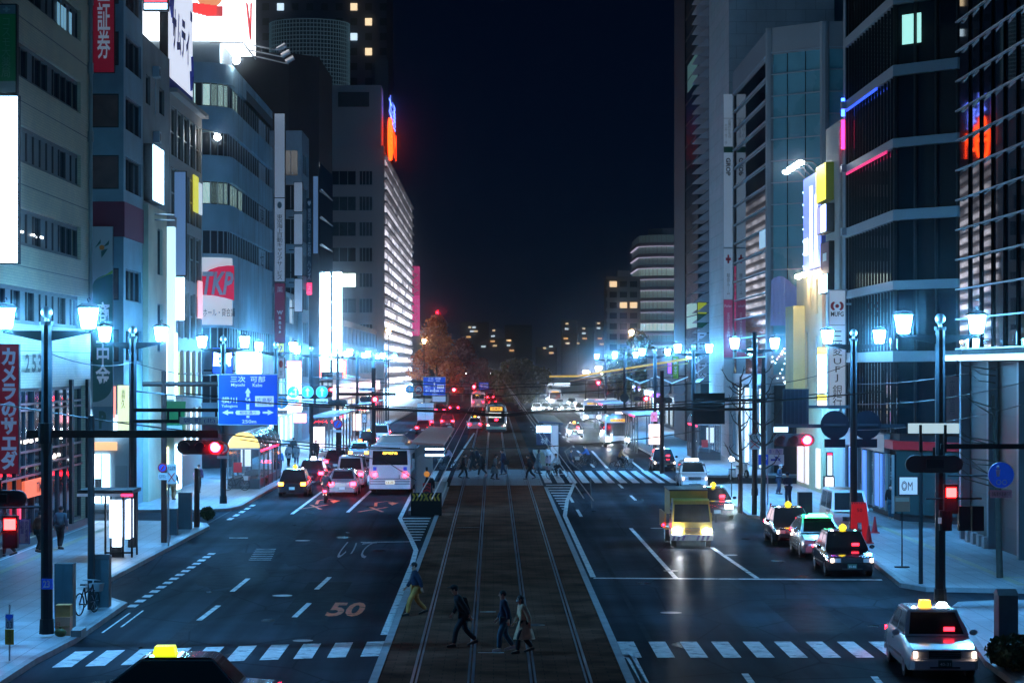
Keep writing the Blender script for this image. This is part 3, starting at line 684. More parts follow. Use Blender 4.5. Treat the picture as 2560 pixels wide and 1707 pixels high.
sh = [(287+k*9.6,295+k*9.6,za,za+2.6,(glow('warm_shop_window', (1.0,.80,.55), 2.5) if (k+int(za)) % 3 else E_SHOP),3) for k in range(12) for za in (.5,)]
sh += [(287+k*9.6,295+k*9.6,za,za+2.4) for k in range(12) for za in (6.5,10.5)]
block(b, -1, -19.5, 285.3, 404, 13.6, mat('pale_arcade_wall', (.48,.48,.46), .6), [h[:4] for h in sh], (), 9)
windows(b, -1, -19.5, 285, sh, (), .28, M_WGLASS, M_ALU, 3)
MB().box(-19.5, 286, 3.6, -18.9, 403, 5.2).build('fascia', glow('pink_white_fascia', (1.0,.75,.8), 2.0), b)

sign('clothes_shop_sign', 'blue sign with big white kanji behind the third lamp on the left', 'sign', (530,583,868,934), 172, [(0,1,glow('deep_blue_sign_face', (.02,.12,1.0), 1.0))], [('服', .06, .46, .12, .72, E_SIGN, dict(bold=.03)), ('青', .54, .94, .12, .72, E_SIGN, dict(bold=.03))], arms=-.6)
sign('shop_light_board', 'large overexposed white shop board above the blue road sign', 'sign', (590,655,880,934), 171.5, [(0,1,E_SIGNB)], arms=-.3, rim=.02)
sign('red_topped_sign', 'glaring white sign box with red bands right of the blue road sign', 'sign', (717,754,902,1030), 213, [(0,.14,glow('rosy_sign_face', (1.0,.35,.35), 3)),(.145,.8,E_SIGN),(.805,.86,glow('rosy_sign_face', (1.0,.35,.35), 3)),(.865,1,E_SIGN)], arms=-.4, rim=.02)
sign('red_edge_sign', 'thin vermilion neon strip right of the two white blade signs', 'sign', (857,865,900,945), 284, [(0,1,glow('vermilion_strip', (1.0,.12,.06), 7))], rim=.01)

# ---- striped department store
b = thing('striped_store', 'tall department store with a lit striped white side and rows of dark windows in front', 'building', (-30, 470, 0))
M_STOREW = mat('beige_store_tile', (.52,.49,.48), .6, var=.08, scale=.1)
fh = []
for i in range(10):
    za = 44.0-4.35*i-5.6
    if za < 3: break
    for xa, xb in ((-29.2,-23.4),(-22.9,-20.6)):
        lit = glow('bright_office', (.78,.95,.85), 2.2) if (i == 4 and xa < -25) else (M_CURT if i % 3 else None)
        fh.append((xa, xb, za, za+2.5, lit, 4))
block(b, -1, -19, 412, 559, 45, M_STOREW, (), [h[:4] for h in fh], 40, .5)
windows(b, -1, -19, 412, (), fh, .5, M_WGLASS, M_ALU, 4, 0, .1)
MB().box(-44, 412.6, 45, -19.2, 421, 55.5).build('penthouse', M_STOREW, b)
MB().box(-26.5, 412.4, 51.8, -21.2, 412.59, 54.3).build('louvre', M_DARKW, b)
n = 20
for i in range(n):
    z = 4.5+i*2.0
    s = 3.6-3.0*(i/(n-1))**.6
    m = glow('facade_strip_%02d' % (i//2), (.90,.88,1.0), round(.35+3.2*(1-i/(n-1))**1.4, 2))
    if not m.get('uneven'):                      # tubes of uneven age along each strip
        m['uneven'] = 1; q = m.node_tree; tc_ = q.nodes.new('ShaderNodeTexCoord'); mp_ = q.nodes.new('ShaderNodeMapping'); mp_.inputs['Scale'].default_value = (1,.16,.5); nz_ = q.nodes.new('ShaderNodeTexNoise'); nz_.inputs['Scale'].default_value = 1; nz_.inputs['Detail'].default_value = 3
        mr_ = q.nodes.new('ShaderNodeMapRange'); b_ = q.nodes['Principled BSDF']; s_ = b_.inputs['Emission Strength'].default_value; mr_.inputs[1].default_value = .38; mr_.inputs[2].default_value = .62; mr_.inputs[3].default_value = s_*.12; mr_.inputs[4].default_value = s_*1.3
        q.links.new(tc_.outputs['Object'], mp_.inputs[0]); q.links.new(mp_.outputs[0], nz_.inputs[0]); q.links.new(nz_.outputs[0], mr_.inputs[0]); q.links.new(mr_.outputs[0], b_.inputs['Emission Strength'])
    MB().box(-19+.02, 418, z, -18.75, 558.5, z+.85).build('light_strip', m, b)
fi = MB(); [fi.box(-18.98, 416, 4.5+i*2.0+1.2, -18.3, 559, 4.5+i*2.0+1.55) for i in range(n)]; fi.build('louvre_fin', mat('grey_fin', (.35,.34,.36), .5), b)
MB().box(-19, 418.2, .4, -18.7, 558, 3.6).build('shop_window', E_SHOP, b)
MB().box(-19, 412.0, 4, -18.7, 416, 45.2).build('corner_pier', M_STOREW, b)
nb = thing('blue_neon_sign', 'blue white neon characters on the roof of the striped store', 'neon sign', (-17.6,418,45))
lettering('本通', glow('blue_neon', (.10,.18,1.0), 7), nb, (-18.4, 433, ZP(275,428)), (0,1,0), 28, 4.6, .0, ext=.3)
nb2 = thing('red_neon_sign', 'red orange neon characters with an oval emblem on the roof of the striped store', 'neon sign', (-17.6,430,45.4))
ng = glow('red_neon', (1.0,.045,.004), 8)
lettering('DM', ng, nb2, (-18.4, 441, ZP(347,430)), (0,1,0), 18, 4.8, .0, ext=.3)
o = MB(); rr = []
for i in range(25):
    a = 2*PI*i/24; rr.append((-18.1, 424.5+5.4*math.cos(a), ZP(345,422)+3.5*math.sin(a)))
o.tube(rr, .28); o.tube([(-18.1,421,ZP(335,422)),(-18.1,427.5,ZP(335,422))], .25); o.tube([(-18.1,421,ZP(352,422)),(-18.1,427.5,ZP(352,422))], .25)
o.build('oval_emblem', ng, nb2)
st = MB()
[st.box(-19.1,q,45.1,-18.9,q+.3,50) for q in range(422,456,5)]
st.build('support_frame', M_STEEL, nb2)
M_PINK = glow('magenta_sign_face', (.80,.06,.30), .62)
aq = sign('mall_sign', 'tall magenta vertical sign with white lettering past the striped store', 'sign', (1029,1050,665,840), 561, [(0,.41,glow('rose_sign_face', (.62,.05,.22), .55)),(.415,1,M_PINK)],
     [('センター街', .25, .78, .60, .975, M_WTXT, V), ('アクア', .12, .85, .47, .52, M_WTXT), ('広島', .25, .75, .55, .585, M_WTXT)], depth=1.0, frame=M_MAROON)
x0, x1 = XP(1030.5,560.9), XP(1048,560.9)
for k, ch in enumerate('AQA'):
    o = lettering(ch, M_WTXT, aq, (0,0,0), LX, (x1-x0)*.85, (x1-x0)*.80)
    c = Vector(((x0+x1)/2, 560.96, ZP(688+19*(k), 560.96)))
    off = Vector(OFF[aq.name])
    for v in o.data.vertices:
        p = v.co + off
        v.co = Vector((p.z, p.y, -p.x)) + Vector((c.x, c.y, c.z)) - off
    o.data.update()
# cylinder and hotel tower behind
M_CYL = tiles('perforated_screen', (.16,.26,.30), (.13,.22,.26), (.02,.05,.08), 1.05, 1.0, .28, .35, 'xz', .2, 0, 0)
b = thing('cylinder_tower', 'round drum with a glinting square mesh screen behind the dark block', 'building', (XP(774,500),500,0))
cx, r = XP(774,500), 100*500/F
gm = MB()
for k in range(72):
    a = 2*PI*k/72; gm.cbox(cx+r*math.cos(a), 500+r*math.sin(a), (56+ZP(62,500))/2, .14, .14, ZP(62,500)-56)
nz = 26
for k in range(nz+1):
    z = 57+(ZP(62,500)-57)*k/nz; gm.ring((cx,500,z), r+.02, .10, 'z', 72, 4)
gm.build('mesh_screen', mat('pale_mesh_steel', (.55,.70,.74), .45, emis=(.25,.75,.85), es=.035), b)  # faint glow put into the steel stands for city light on it
MB().cyl((cx,500,0),(cx,500,ZP(64,500)), r-.35, n=64).build('drum', mat('dark_drum_wall', (.02,.05,.07), .5), b)
b = thing('hotel_tower', 'very tall dark hotel tower with a few lit square windows at the top left', 'building', (-45,650,0))
MB().box(-64,640,0,XP(967,640),680,112).build('wall', mat('navy_tower_wall', (.07,.10,.16), .6), b)
lit = {(1,0):E_PALE,(6,0):E_WARM,(7,1):E_WARM,(6,2):E_PALE,(7,3):E_WARM}
dm = MB()
for r_ in range(0,7):
    for c in range(9):
        px, py = 656+c*36.7, 18+r_*37.3
        rect = (XP(px,640),639.9,ZP(py+9,640),XP(px+17,640),640.0,ZP(py-9,640))
        if (c,r_) in lit: MB().box(*rect).build('window', glow('hotel_window_%d%d' % (c,r_), (1.0,.75,.45) if lit[(c,r_)] is E_WARM else (.65,.85,1.0), 1.3), b)
        else: MB().box(*rect).build('window', M_WGLASS, b)
MB().box(XP(938,639),638,0,XP(971,639),640,ZP(151,639)).build('annex', mat('blue_grey_annex', (.10,.16,.20), .6), b)
# ================================================================ RIGHT SIDE OF THE STREET
M_TEALGL2 = mat('blue_green_curtain_glass', (.14,.42,.50), .28, spec=.6, var=.15, scale=.3)
M_FIN = mat('pale_blue_fin', (.40,.50,.56), .35, .3)
M_SPAN = mat('white_spandrel', (.30,.35,.38), .4, var=.08, scale=.3)
M_STN = tiles('pale_stone_cladding', (.56,.57,.60), (.52,.53,.56), (.22,.23,.25), 1.6, .98, .012, .5, 'yz', .12)
M_STNX = tiles('pale_stone_cladding_end', (.50,.56,.58), (.46,.52,.54), (.18,.2,.22), 1.6, .98, .012, .5, 'xz', .12)

# ---- near glass office with tilted mirror panes
b = thing('mirror_office', 'near glass office block with thin horizontal fins mirroring neon, on the right edge', 'building', (26, 92, 0))
random.seed(5)
g = MB(); Xg = 19.85; pw, ph = 2.32, 1.27; tilt = math.radians(2.4)
for i in range(11):
    ya = 103.4-pw*(i+1)
    for j in range(16):
        za = 8.25+j*ph
        t = tilt+math.radians(random.uniform(-.05,.05)); tv = math.radians(random.uniform(-.06,.06))
        d = pw*math.tan(t); e = ph*math.tan(tv)
        q = [(Xg, ya+.008, za+.02), (Xg+d, ya+pw-.008, za+.02), (Xg+d+e, ya+pw-.008, za+ph-.02), (Xg+e, ya+.008, za+ph-.02)]
        g.loft([q, [(x+.03, y, z) for x, y, z in q]])
g.build('glass_pane', M_MIRROR, b)
MB().box(20.05, 70, 8.0, 36, 103.5, 30).build('core', mat('dark_interior', (.02,.025,.03), .7), b)
fi = MB()
for j in range(17): fi.box(19.76, 76, 8.2+j*ph, 19.89, 103.5, 8.26+j*ph)
fi.build('fin', M_FIN, b)
MB().box(19.3, 70, 7.72, 36, 103.55, 7.98).build('canopy', M_WHITE, b)
MB().box(19.27, 70, 7.74, 19.298, 103.5, 7.94).build('canopy_light', glow('canopy_strip_light', (.6,.85,1.0), 2.6), b)
gw = MB().box(20.3, 70, 0, 36, 103.4, 7.7); gw.build('wall', mat('dark_teal_stone', (.022,.032,.030), .5, var=.2, scale=.5), b)
gr = MB(); [gr.box(20.285, 70, z, 20.299, 103.4, z+.06) for z in (1.1,2.2,3.3,4.4,5.5,6.6)]; gr.build('joint_line', M_BLACK, b)
cl = MB(); [cl.box(19.9, y, 0, 20.28, y+.35, 7.7) for y in (102.9, 97.2, 91.6)]; cl.build('column', mat('dim_column', (.13,.17,.19), .45), b)

# ---- chamfered dark glass bank with white bands
b = thing('bank_building', 'dark glass corner bank with wide white bands between its floors', 'building', (24,122,0))
path = [(19,130.6),(19,115),(21.5,112),(35,112)]
for k, (za, zb) in enumerate(((7.72,8.22),(11.14,11.56),(14.43,14.93),(17.9,18.32),(21.3,21.8),(24.7,25.2))):
    band(MB(), path, za, zb, .4).build('white_band', M_SPAN, b)
fl = [(4.3,7.7),(8.24,11.12),(11.58,14.41),(14.95,17.88),(18.34,21.28),(21.82,24.68),(25.22,29)]
pst = offset_path(path, .2)
for k, (za, zb) in enumerate(fl):
    w = band(MB(), pst[:2], za+.005, zb-.005, .1).build('street_glass', M_MIRROR, b)
    f = MB(); posts_on(f, path[:2], za+.01, zb-.01, .95, .06, .12, .18); f.build('window_grid', M_STEEL, w)
    w = band(MB(), pst[1:], za+.006, zb-.006, .1).build('corner_glass', M_WGLASS, b)
    f = MB(); posts_on(f, path[1:], za+.012, zb-.012, 1.35, .12, .12, .19); f.build('window_grid', M_BLACK, w)
MB().box(20.2,113.3,22.6,20.9,113.5,24.1)
lw = MB(); n = Vector((2.5,-3.0)).normalized(); nn = Vector((-n.y, n.x))
a = Vector(pst[1]) - nn*.02 + n*.35; c = a + n*1.15
lw.prism([(a.x,a.y),(c.x,c.y),(c.x+nn.x*.03,c.y+nn.y*.03),(a.x+nn.x*.03,a.y+nn.y*.03)], 'xy', 22.75, 24.15); lw.build('lit_window', glow('teal_lit_window', (.45,1.0,.9), .9), b)
MB().prism(offset_path(path,.35)+[(35,130.6)], 'xy', 0, 29).build('core', mat('dark_interior', (.02,.025,.03), .7), b)
band(MB(), [(19,117.5),(19,115),(21.5,112),(26,112)], 3.55, 3.95, .3).build('red_band', mat('crimson_band', (.45,.015,.03), .5, emis=(.8,.02,.05), es=.06), b)
band(MB(), [(19,130.5),(19,117.6)], 3.3, 4.2, .3).build('fascia', M_SPAN, b)
w = band(MB(), offset_path([(19,130.5),(19,115.2)],.1), .5, 3.28, .1).build('shop_glass', M_MIRROR, b)
f = MB(); posts_on(f, [(19,130.5),(19,115.2)], .5, 3.28, 1.9, .1, .12, .1); f.build('window_grid', M_ALU, w)
for q0, q1 in ((118.5,120.6),(123.5,124.6),(127.5,129.4)): MB().box(19.02,q0,.6,19.07,q1,3.2).build('lit_interior', glow('blue_lit_interior', (.12,.35,1.0), .7), b)
w = band(MB(), offset_path([(19.1,115),(21.5,112.05),(26,112.05)],.1), .5, 3.5, .1).build('entrance_glass', mat('teal_entrance_glass', (.02,.06,.075), .08, emis=(.2,.7,.8), es=.018), b)
ap = MB(); [ap.box(19-.25,130.1,z-.15,19.05,130.62,z+.25) for z in (8,11.4,14.7,18.1,21.5)]; ap.build('bracket', M_GALV, b)
MB().box(19,130.62,0,19.6,131.3,29).build('pilaster', M_SPAN, b)
MB().box(18.84,130.7,ZP(372,130.6),18.99,130.95,ZP(300,130.6)).build('added_neon_strip', glow('added_magenta_neon', (1.0,.02,.16), 7), b); MB().box(18.84,130.7,ZP(290,130.6),18.99,130.95,ZP(245,130.6)).build('added_neon_strip', glow('added_blue_neon', (.03,.10,1.0), 12), b)  # neon strips added to tint the bands magenta and blue
MB().box(18.93,116.5,17.75,18.985,129.8,17.88).build('added_neon_strip', glow('magenta_band_reflection', (1.0,.02,.20), .9), b); MB().box(18.93,119.5,21.15,18.985,129.8,21.28).build('added_neon_strip', glow('blue_band_reflection', (.03,.10,1.0), 1.6), b)  # glowing strips stand for neon reflected on the white bands
M_MU = mat('pale_bank_sign_face', (.62,.66,.68), .5, emis=(.7,.85,1.0), es=.28)
bs = sign('bank_sign', 'tall pale vertical bank sign with a red ring emblem and black characters', 'sign', (2071,2115,724,1022), 128.2, [(0,.295,M_MU),(.30,1,M_MU)],
     [('MUFG', .14, .86, .185, .225, M_INK, dict(bold=.02)), ('三菱', .24, .78, .345, .555, M_INK, V), ('UFJ', .30, .72, .575, .775, M_INK, V), ('銀行', .24, .78, .80, .985, M_INK, V)], depth=.35, arms=.3, frame=M_SPAN)
cx, cz = XP(2093,128.16), ZP(765,128.16)
em = MB(); em.disc((cx,128.17,cz), .10, axis='y', t=.02)
for s in (-1,1):
    pts = [(cx+s*.20*math.cos(math.radians(a)), cz+.22*math.sin(math.radians(a))) for a in range(-60,61,15)] + [(cx+s*(.06+.29*math.cos(math.radians(a))), cz+.27*math.sin(math.radians(a))) for a in range(60,-61,-15)]
    em.prism(pts, 'xz', 128.16, 128.178)
em.build('ring_emblem', mat('dark_red_emblem', (.50,.012,.03), .5), bs)
sign('bank_notice', 'low pale wall panel with a small ring emblem by the bank entrance', 'sign', (2246,2296,1190,1238), 111, [(0,1,M_MU)], [('◎M', .15, .7, .25, .75, M_INK)], depth=.1, arms=0)
sign('poster_board', 'tall faded poster board standing left of the glass office', 'notice board', (2363,2410,938,1060), 104.6, [(0,1,mat('faded_poster', (.30,.22,.22), .6))], [('広島信用', .2, .5, .1, .8, mat('faded_grey_letter', (.12,.11,.12), .6), V)], depth=.15)

# ---- slim beige tower with sign boxes
b = thing('beige_tower', 'slim beige tower carrying a yellow and a white sign box beside the bank', 'building', (22,135,0))
M_BEI = mat('beige_render', (.46,.43,.38), .65, var=.15, scale=.5)
block(b, 1, 19, 131.35, 138.2, 21, M_BEI, (), (), 6)
MB().tube([(18.9,131.7,4),(18.9,131.7,20.5)], .09).build('downpipe', M_BEI, b)
side_sign('yellow_box_sign', 'glowing blank yellow sign box on the slim beige tower', 'sign', 19, 1, 134.9, 138.9, 16.8, 18.9, glow('yellow_box_face', (1.0,.88,.05), 2.2), depth=.45, frame=mat('yellow_rim', (.6,.5,.03), .5))
side_sign('white_purple_sign', 'white and violet lit sign box under the yellow one', 'sign', 19, 1, 134.7, 138.7, 15.0, 16.6, glow('violet_box_face', (.45,.42,1.0), 1.0), [('■', .5, .98, .03, .97, E_SIGN)], depth=.45)
side_sign('red_white_sign', 'dark red and white unlit sign on the slim beige tower', 'sign', 19, 1, 134.7, 138.1, 12.7, 14.5, M_MAROON, [('■', .3, .75, .35, .6, M_WTXT)], depth=.3)
side_sign('white_box_sign', 'small glaring white sign box low on the slim beige tower', 'sign', 19, 1, 134.7, 137.9, 11.6, 12.7, E_SIGN, depth=.4)
st = sign('stacked_tenant_sign', 'tall lit stack of white, red edged and yellow tenant signs left of the bank sign', 'sign', (2043,2067,868,1015), 131, [(0,.12,glow('yellow_tenant_face', (1.0,.8,.1), 2.5)),(.125,.37,E_SIGN),(.375,.62,glow('rosy_tenant_face', (1.0,.72,.78), 4)),(.625,.80,E_SIGN),(.805,.90,glow('yellow_tenant_face', (1.0,.8,.1), 2.5)),(.905,1,glow('rosy_tenant_face', (1.0,.72,.78), 4))], rim=.015, arms=.3)
# ---- cream buildings with the big video banner
b = thing('cream_corner_building', 'cream and orange building under the floodlit blue and white banner', 'building', (22,145,0))
sh = [(141.5,142.5,za,zb) for za, zb in ((10.6,12.6),(6.6,9.3))] + [(146,147.2,6.2,9.6),(144.3,144.9,10.9,12.2)]
block(b, 1, 19, 139.5, 151.5, 13.2, mat('warm_cream_render', (.72,.58,.34), .7, var=.12, scale=.5), sh, (), 7)
windows(b, 1, 19, 139.5, sh, (), .28, M_WGLASS, M_FRAME, 1)
MB().box(18.97, 138.3, 8.5, 22, 139.48, 13.1).build('orange_wall', mat('terracotta_render', (.70,.22,.08), .7), b)
MB().box(18.3, 147.5, 5.4, 19, 151.5, 11.2).build('bay', mat('yellow_cream_render', (.78,.64,.28), .7, var=.1, scale=.5), b)
MB().box(18.99, 140, 5.0, 18.9, 147.4, 5.5).build('cornice', M_CREAM, b)
for q0, q1 in ((140.4,142.0),(145.5,147.0),(148,150.6)): MB().box(18.99, q0, .4, 18.93, q1, 2.7).build('shop_window', glow('pink_white_shop', (1.0,.85,.9), .9), b)
vb = thing('video_banner', 'floodlit blue and white vertical banner wall with lamps along its top', 'billboard', (18.9,143.5,13.2))
MB().box(18.95,139.6,13.25,19.4,147.6,18.9).build('frame', mat('blue_frame', (.05,.08,.45), .4), vb)
MB().box(18.91,139.7,13.3,18.948,147.5,18.85).build('panel', glow('blue_banner_face', (.22,.32,1.0), .9), vb)
ws = MB().box(18.88,143.2,13.4,18.908,144.4,18.2).box(18.88,141.0,13.4,18.908,142.0,17.6).box(18.88,145.3,14.2,18.908,147.0,15.2); ws.build('white_stripe', glow('white_banner_stripe', (.85,.9,1.0), 3.0), vb)
fr = MB()
for yy in (140.2,142.3,144.6,146.9): fr.tube([(18.95,yy,18.9),(18.5,yy,19.35),(17.9,yy,19.4)], .05)
fr.build('lamp_arm', M_GALV, vb)
for yy in (140.2,142.3,144.6,146.9): MB().sphere((17.8,yy,19.3), .24, .2, .13).build('floodlight', glow('flood_lamp', (.85,.93,1.0), 60), vb)
for yy in (140.6,143.0,145.6): MB().sphere((18.35,yy,12.9), .2,.26,.14).build('floodlight', glow('warm_flood_lamp', (1.0,.80,.50), 130), vb)
dt = MB(); [dt.cbox(18.93,147.65,13.6+k*.75,.08,.08,.08) for k in range(7)]; dt.build('edge_lamp', E_SIGN, vb)

# ---- teal glass corner block
b = thing('teal_glass_block', 'teal glass corner block with thin white horizontal fins beyond the side street', 'building', (24,177,0))
path = [(19,191.9),(19,166.8),(22.3,163.4),(36,163.4)]
rows = [8.15+1.492*k for k in range(15)]
ft = offset_path(path, .12)
band(MB(), ft[:2], 6.9, 29.3, .1).build('street_glass', M_MIRROR, b)
band(MB(), ft[1:], 6.9, 29.0, .1).build('corner_glass', M_TEALGL2, b)
MB().prism(offset_path(path,.25)+[(36,191.9)], 'xy', 0, 29.2).build('core', mat('dark_interior', (.02,.025,.03), .7), b)
fi = MB(); [band(fi, path, z, z+.07, .1, .06) for z in rows]; fi.build('fin', M_FIN, b)
mu = MB(); posts_on(mu, path[1:], 6.9, 29, 1.6, .04, .03, .1); mu.build('window_grid', M_STEEL, b)
co = MB()
for x, y in ((19,166.8),(22.3,163.4)): co.cyl((x+.1,y+.1,0), (x+.1,y+.1,30.8), .32, n=8)
band(co, path, 28.95, 30.8, .3); co.build('frame', M_SPAN, b)
band(MB(), path, 6.2, 6.95, .4, .1).build('fascia', M_SPAN, b)
lg = MB().box(19.05,168.5,15.9,19.112,173.2,17.2); lg.build('lit_window', glow('blue_lit_curtain', (.45,.75,1.0), .55), b)
gfl = MB(); [gfl.box(18.98,a,.3,19.1,a+2.6,5.9) for a in (170,175,180,185)]; gfl.build('shop_window', E_PALE, b)
pl = MB(); [pl.box(18.9,a,0,19.2,a+.6,6.2) for a in (167.2,173,178,183,188,191)]; pl.build('pilaster', M_SPAN, b)
ex = MB().box(23,163.3,.3,35,163.39,6.0); ex.build('shop_window', mat('pale_blue_shop_glass', (.3,.38,.42), .2, emis=(.5,.8,1.0), es=.5), b)
mural = MB()
n = Vector((3.3,-3.4)).normalized(); nn = Vector((n.y,-n.x))
def chm(t, z, out=.16): p = Vector((19,166.8))+n*t; p = p + Vector((n.y, -n.x))*out*(-1 if False else 1); return (p.x, p.y, z)
# the window drapery display and garlands on the chamfer
dr = MB(); N = 44
dr.loft([[chm(.25+4.1*k/N, z_, .10+.05*math.sin(k*1.1+z_*.8)+.03*math.sin(k*2.3)) for z_ in (10.3, 11.4, 12.4, 13.2+.5*math.sin(k*.14+.4))] for k in range(N+1)], cap=False, closed=False)
dr.build('drapery_display', mat('blue_drapery', (.30,.36,.62), .5, emis=(.3,.4,1.0), es=.10), b, smooth=1)
random.seed(3)
gl = MB(); gr = MB()
for k in range(9):
    t = .9+k*.16; gr.sphere(chm(t, 8.0+k*.18, .2), .05, nu=6, nv=4); gr.sphere(chm(3.5-k*.16, 8.0+k*.18, .2), .05, nu=6, nv=4)
for k in range(70): gl.sphere(chm(random.uniform(.4,4.3), random.uniform(6.3,8.1) if k < 50 else random.uniform(8.1,8.9), .2), .045, nu=6, nv=4)
gl.build('garland_light', glow('blue_white_led', (.6,.8,1.0), 8), b); gr.build('garland_light', glow('red_led', (1.0,.4,.4), 8), b)
M_GS = mat('grey_white_sign_face', (.52,.58,.64), .5, emis=(.6,.78,1.0), es=.13)
tall = sign('tenant_tower_sign', 'very tall pale vertical tenant sign with a red cross, mirrored in the glass beside it', 'sign', (1809,1832,236,1000), 191.6, [(0,.078,M_GS),(.08,.235,M_GS),(.2355,.50,M_GS),(.505,.67,M_GS),(.672,.86,mat('raspberry_sign_face', (.36,.04,.12), .5, emis=(.7,.08,.2), es=.16)),(.865,1,M_WHITE)],
     [('ハローワーク', .12, .40, .098, .165, M_INK, V), ('広島わかもの', .48, .80, .083, .143, M_INK, V), ('8F', .1, .85, .174, .190, M_WTXT),
      ('✚', .22, .80, .525, .553, mat('cross_red', (.65,.01,.03), .5)), ('献血ルーム', .35, .68, .585, .655, M_INK, V), ('エステティックサロン', .36, .68, .715, .80, M_WTXT, V), ('Parler', .1, .9, .687, .697, M_WTXT)], depth=.3, frame=M_SPAN, rim=.005, arms=.05)
x0, x1 = XP(1809,191.6), XP(1832,191.6)
MB().box(x0+.01,191.565,ZP(382,191.6),x1-.01,191.579,ZP(367,191.6)).build('green_band', mat('floor_number_green', (.01,.10,.05), .5), tall)
o = lettering('GROP', M_INK, tall, (0,0,0), LX, ZP(395,191.6)-ZP(440,191.6), (x1-x0)*.5, .03)
off = Vector(OFF[tall.name]); c = Vector(((x0+x1)/2,191.574,(ZP(395,191.6)+ZP(440,191.6))/2))
for v in o.data.vertices: p = v.co+off; v.co = Vector((p.z, p.y, -p.x)) + c - off
o.data.update()

# ---- stone tower with saw-tooth fins, dark tower
b = thing('stone_tower', 'pale stone clad tower with a saw tooth stack of fins along its far edge', 'building', (26,205,0))
sh = [(198.5+k*4.5,202+k*4.5,za,za+1.9) for za in [8+2.95*i for i in range(12)] for k in range(3)]
block(b, 1, 19, 195, 213, 46, M_STN, sh, (), .02)
windows(b, 1, 19, 195, sh, (), .28, M_WGLASS, M_ALU, 5)
MB().box(19.01,195.02,0,27.5,213,46).build('stone_end', M_STNX, b)
MB().box(27.5,195.6,0,40,213,44).build('annex', mat('dark_annex_panel', (.16,.20,.22), .6, var=.1, scale=.3), b)
MB().box(27.2,194.98,31,27.49,195.01,33.5).build('wall_lamp', glow('soft_wall_lamp', (.6,.9,.95), .8), b)
ft = MB()
for k in range(46): z = 6+k*.9; ft.prism([(17.95,z),(19,z),(19,z+.82)], 'xz', 213.1, 219)
ft.build('fin_stack', mat('pinkish_fin', (.42,.38,.40), .45), b)
b = thing('dark_slab_tower', 'tall dark glass slab tower with a brown edge wall ending the row', 'building', (27,238,0))
MB().box(19.2,224,0,34,254,52).build('core', mat('dark_interior', (.02,.025,.03), .7), b)
MB().box(19,240,0,19.19,254,52).build('wall', mat('brown_edge_wall', (.10,.07,.075), .6, var=.15, scale=.3), b)
g = MB().box(19.05,224,6,19.19,240,52).build('glass', mat('dark_teal_glass', (.012,.035,.045), .12, var=.2, scale=.4), b)
f = MB(); [f.box(19.0,224,6+2.1*k,19.05,240,6.08+2.1*k) for k in range(22)]; f.box(18.98,224,6,19.06,224.4,52); f.box(18.98,239.6,6,19.06,240,52); f.build('transom', M_STEEL, g)
MB().box(19.02,225,34.3,19.045,237,36.9).build('lit_window', glow('dim_green_window', (.4,.75,.6), .05), b)
MB().box(19.02,225,11.2,19.045,238,13.6).build('lit_window', glow('yellowish_window', (.6,.9,.7), .25), b)
sign('bank_flag_sign', 'dark green bank sign with a yellow corner at the foot of the dark slab', 'sign', (1743,1768,755,820), 214, [(0,.45,mat('yellow_corner_face', (.55,.55,.03), .5, emis=(.8,.9,.05), es=.25)),(.455,1,mat('dark_green_sign_face', (.01,.06,.05), .5))], [('SMBC', .1,.9,.52,.66, mat('faded_white_letter', (.16,.24,.20), .6))], arms=.3)
sign('kanji_bank_sign', 'white vertical sign with black kanji under the green and yellow one', 'sign', (1742,1768,822,945), 214, [(0,1,M_WPAN)], [('三井住友', .2, .8, .03, .97, M_INK, V)], arms=.3)
sign('green_banner', 'leaf green vertical banner near the dark slab foot', 'banner', (1681,1697,890,947), 226, [(0,1,mat('leaf_green_face', (.12,.28,.02), .5, emis=(.3,.8,.05), es=.16))], [('お茶', .25,.75,.1,.8, M_WTXT, V)], arms=.6)
sign('violet_banner', 'small violet lit banner left of the leaf green one', 'banner', (1668,1680,905,935), 240, [(0,1,glow('violet_banner_face', (.5,.15,1.0), 1.2))], arms=.6)

# ---- far right: rounded tower with lit floors, apartment block
b = thing('rounded_tower', 'far rounded tower ringed by white balcony bands', 'building', (52,745,0))
arc = [(62,725)]
cxr, cyr, r = 52.0, 745.0, 8.0
pth = [(52,790),(44.0,790-20)] + [(cxr-r*math.cos(math.radians(a)), cyr-10-r*math.sin(math.radians(a))) for a in range(0,91,10)] + [(66,cyr-10-r)]
for k in range(13):
    z = 4.0+k*3.32
    band(MB(), pth, z, z+1.05, .4, .25).build('balcony_band', mat('pinkish_white_band', (.45,.42,.46), .5), b, smooth=30); band(MB(), pth, z-.12, z-.03, .2, .5).build('added_band_glow', glow('added_band_glow', (.85,.75,1.0), .55), b, smooth=30)  # glowing strips added below the bands to brighten them
    lit = {4:.6, 0:1.6, 1:.8, 2:.2, 9:.2, 6:.12, 7:.1}.get(k, .03)
    m = glow('tower_floor_%d' % k, (.65,.9,.85), lit) if lit else M_WGLASS
    w = band(MB(), offset_path(pth, .2), z+1.05, z+3.32, .2).build('window_band', m, b, smooth=30)
    f = MB(); posts_on(f, pth, z+1.05, z+3.32, 2.4, .12, .1, .2); f.build('window_grid', M_ALU, w)
MB().prism(offset_path(pth,.45)+[(66,790)], 'xy', 0, 47).build('core', M_DARKW, b)
MB().cyl((54,742,47),(54,742,49.6), 6.5, n=32).build('crown', M_ALU, b)
b = thing('balcony_apartments', 'far beige apartment block with staggered balconies and a few warm windows', 'building', (38,700,0))
fh = []
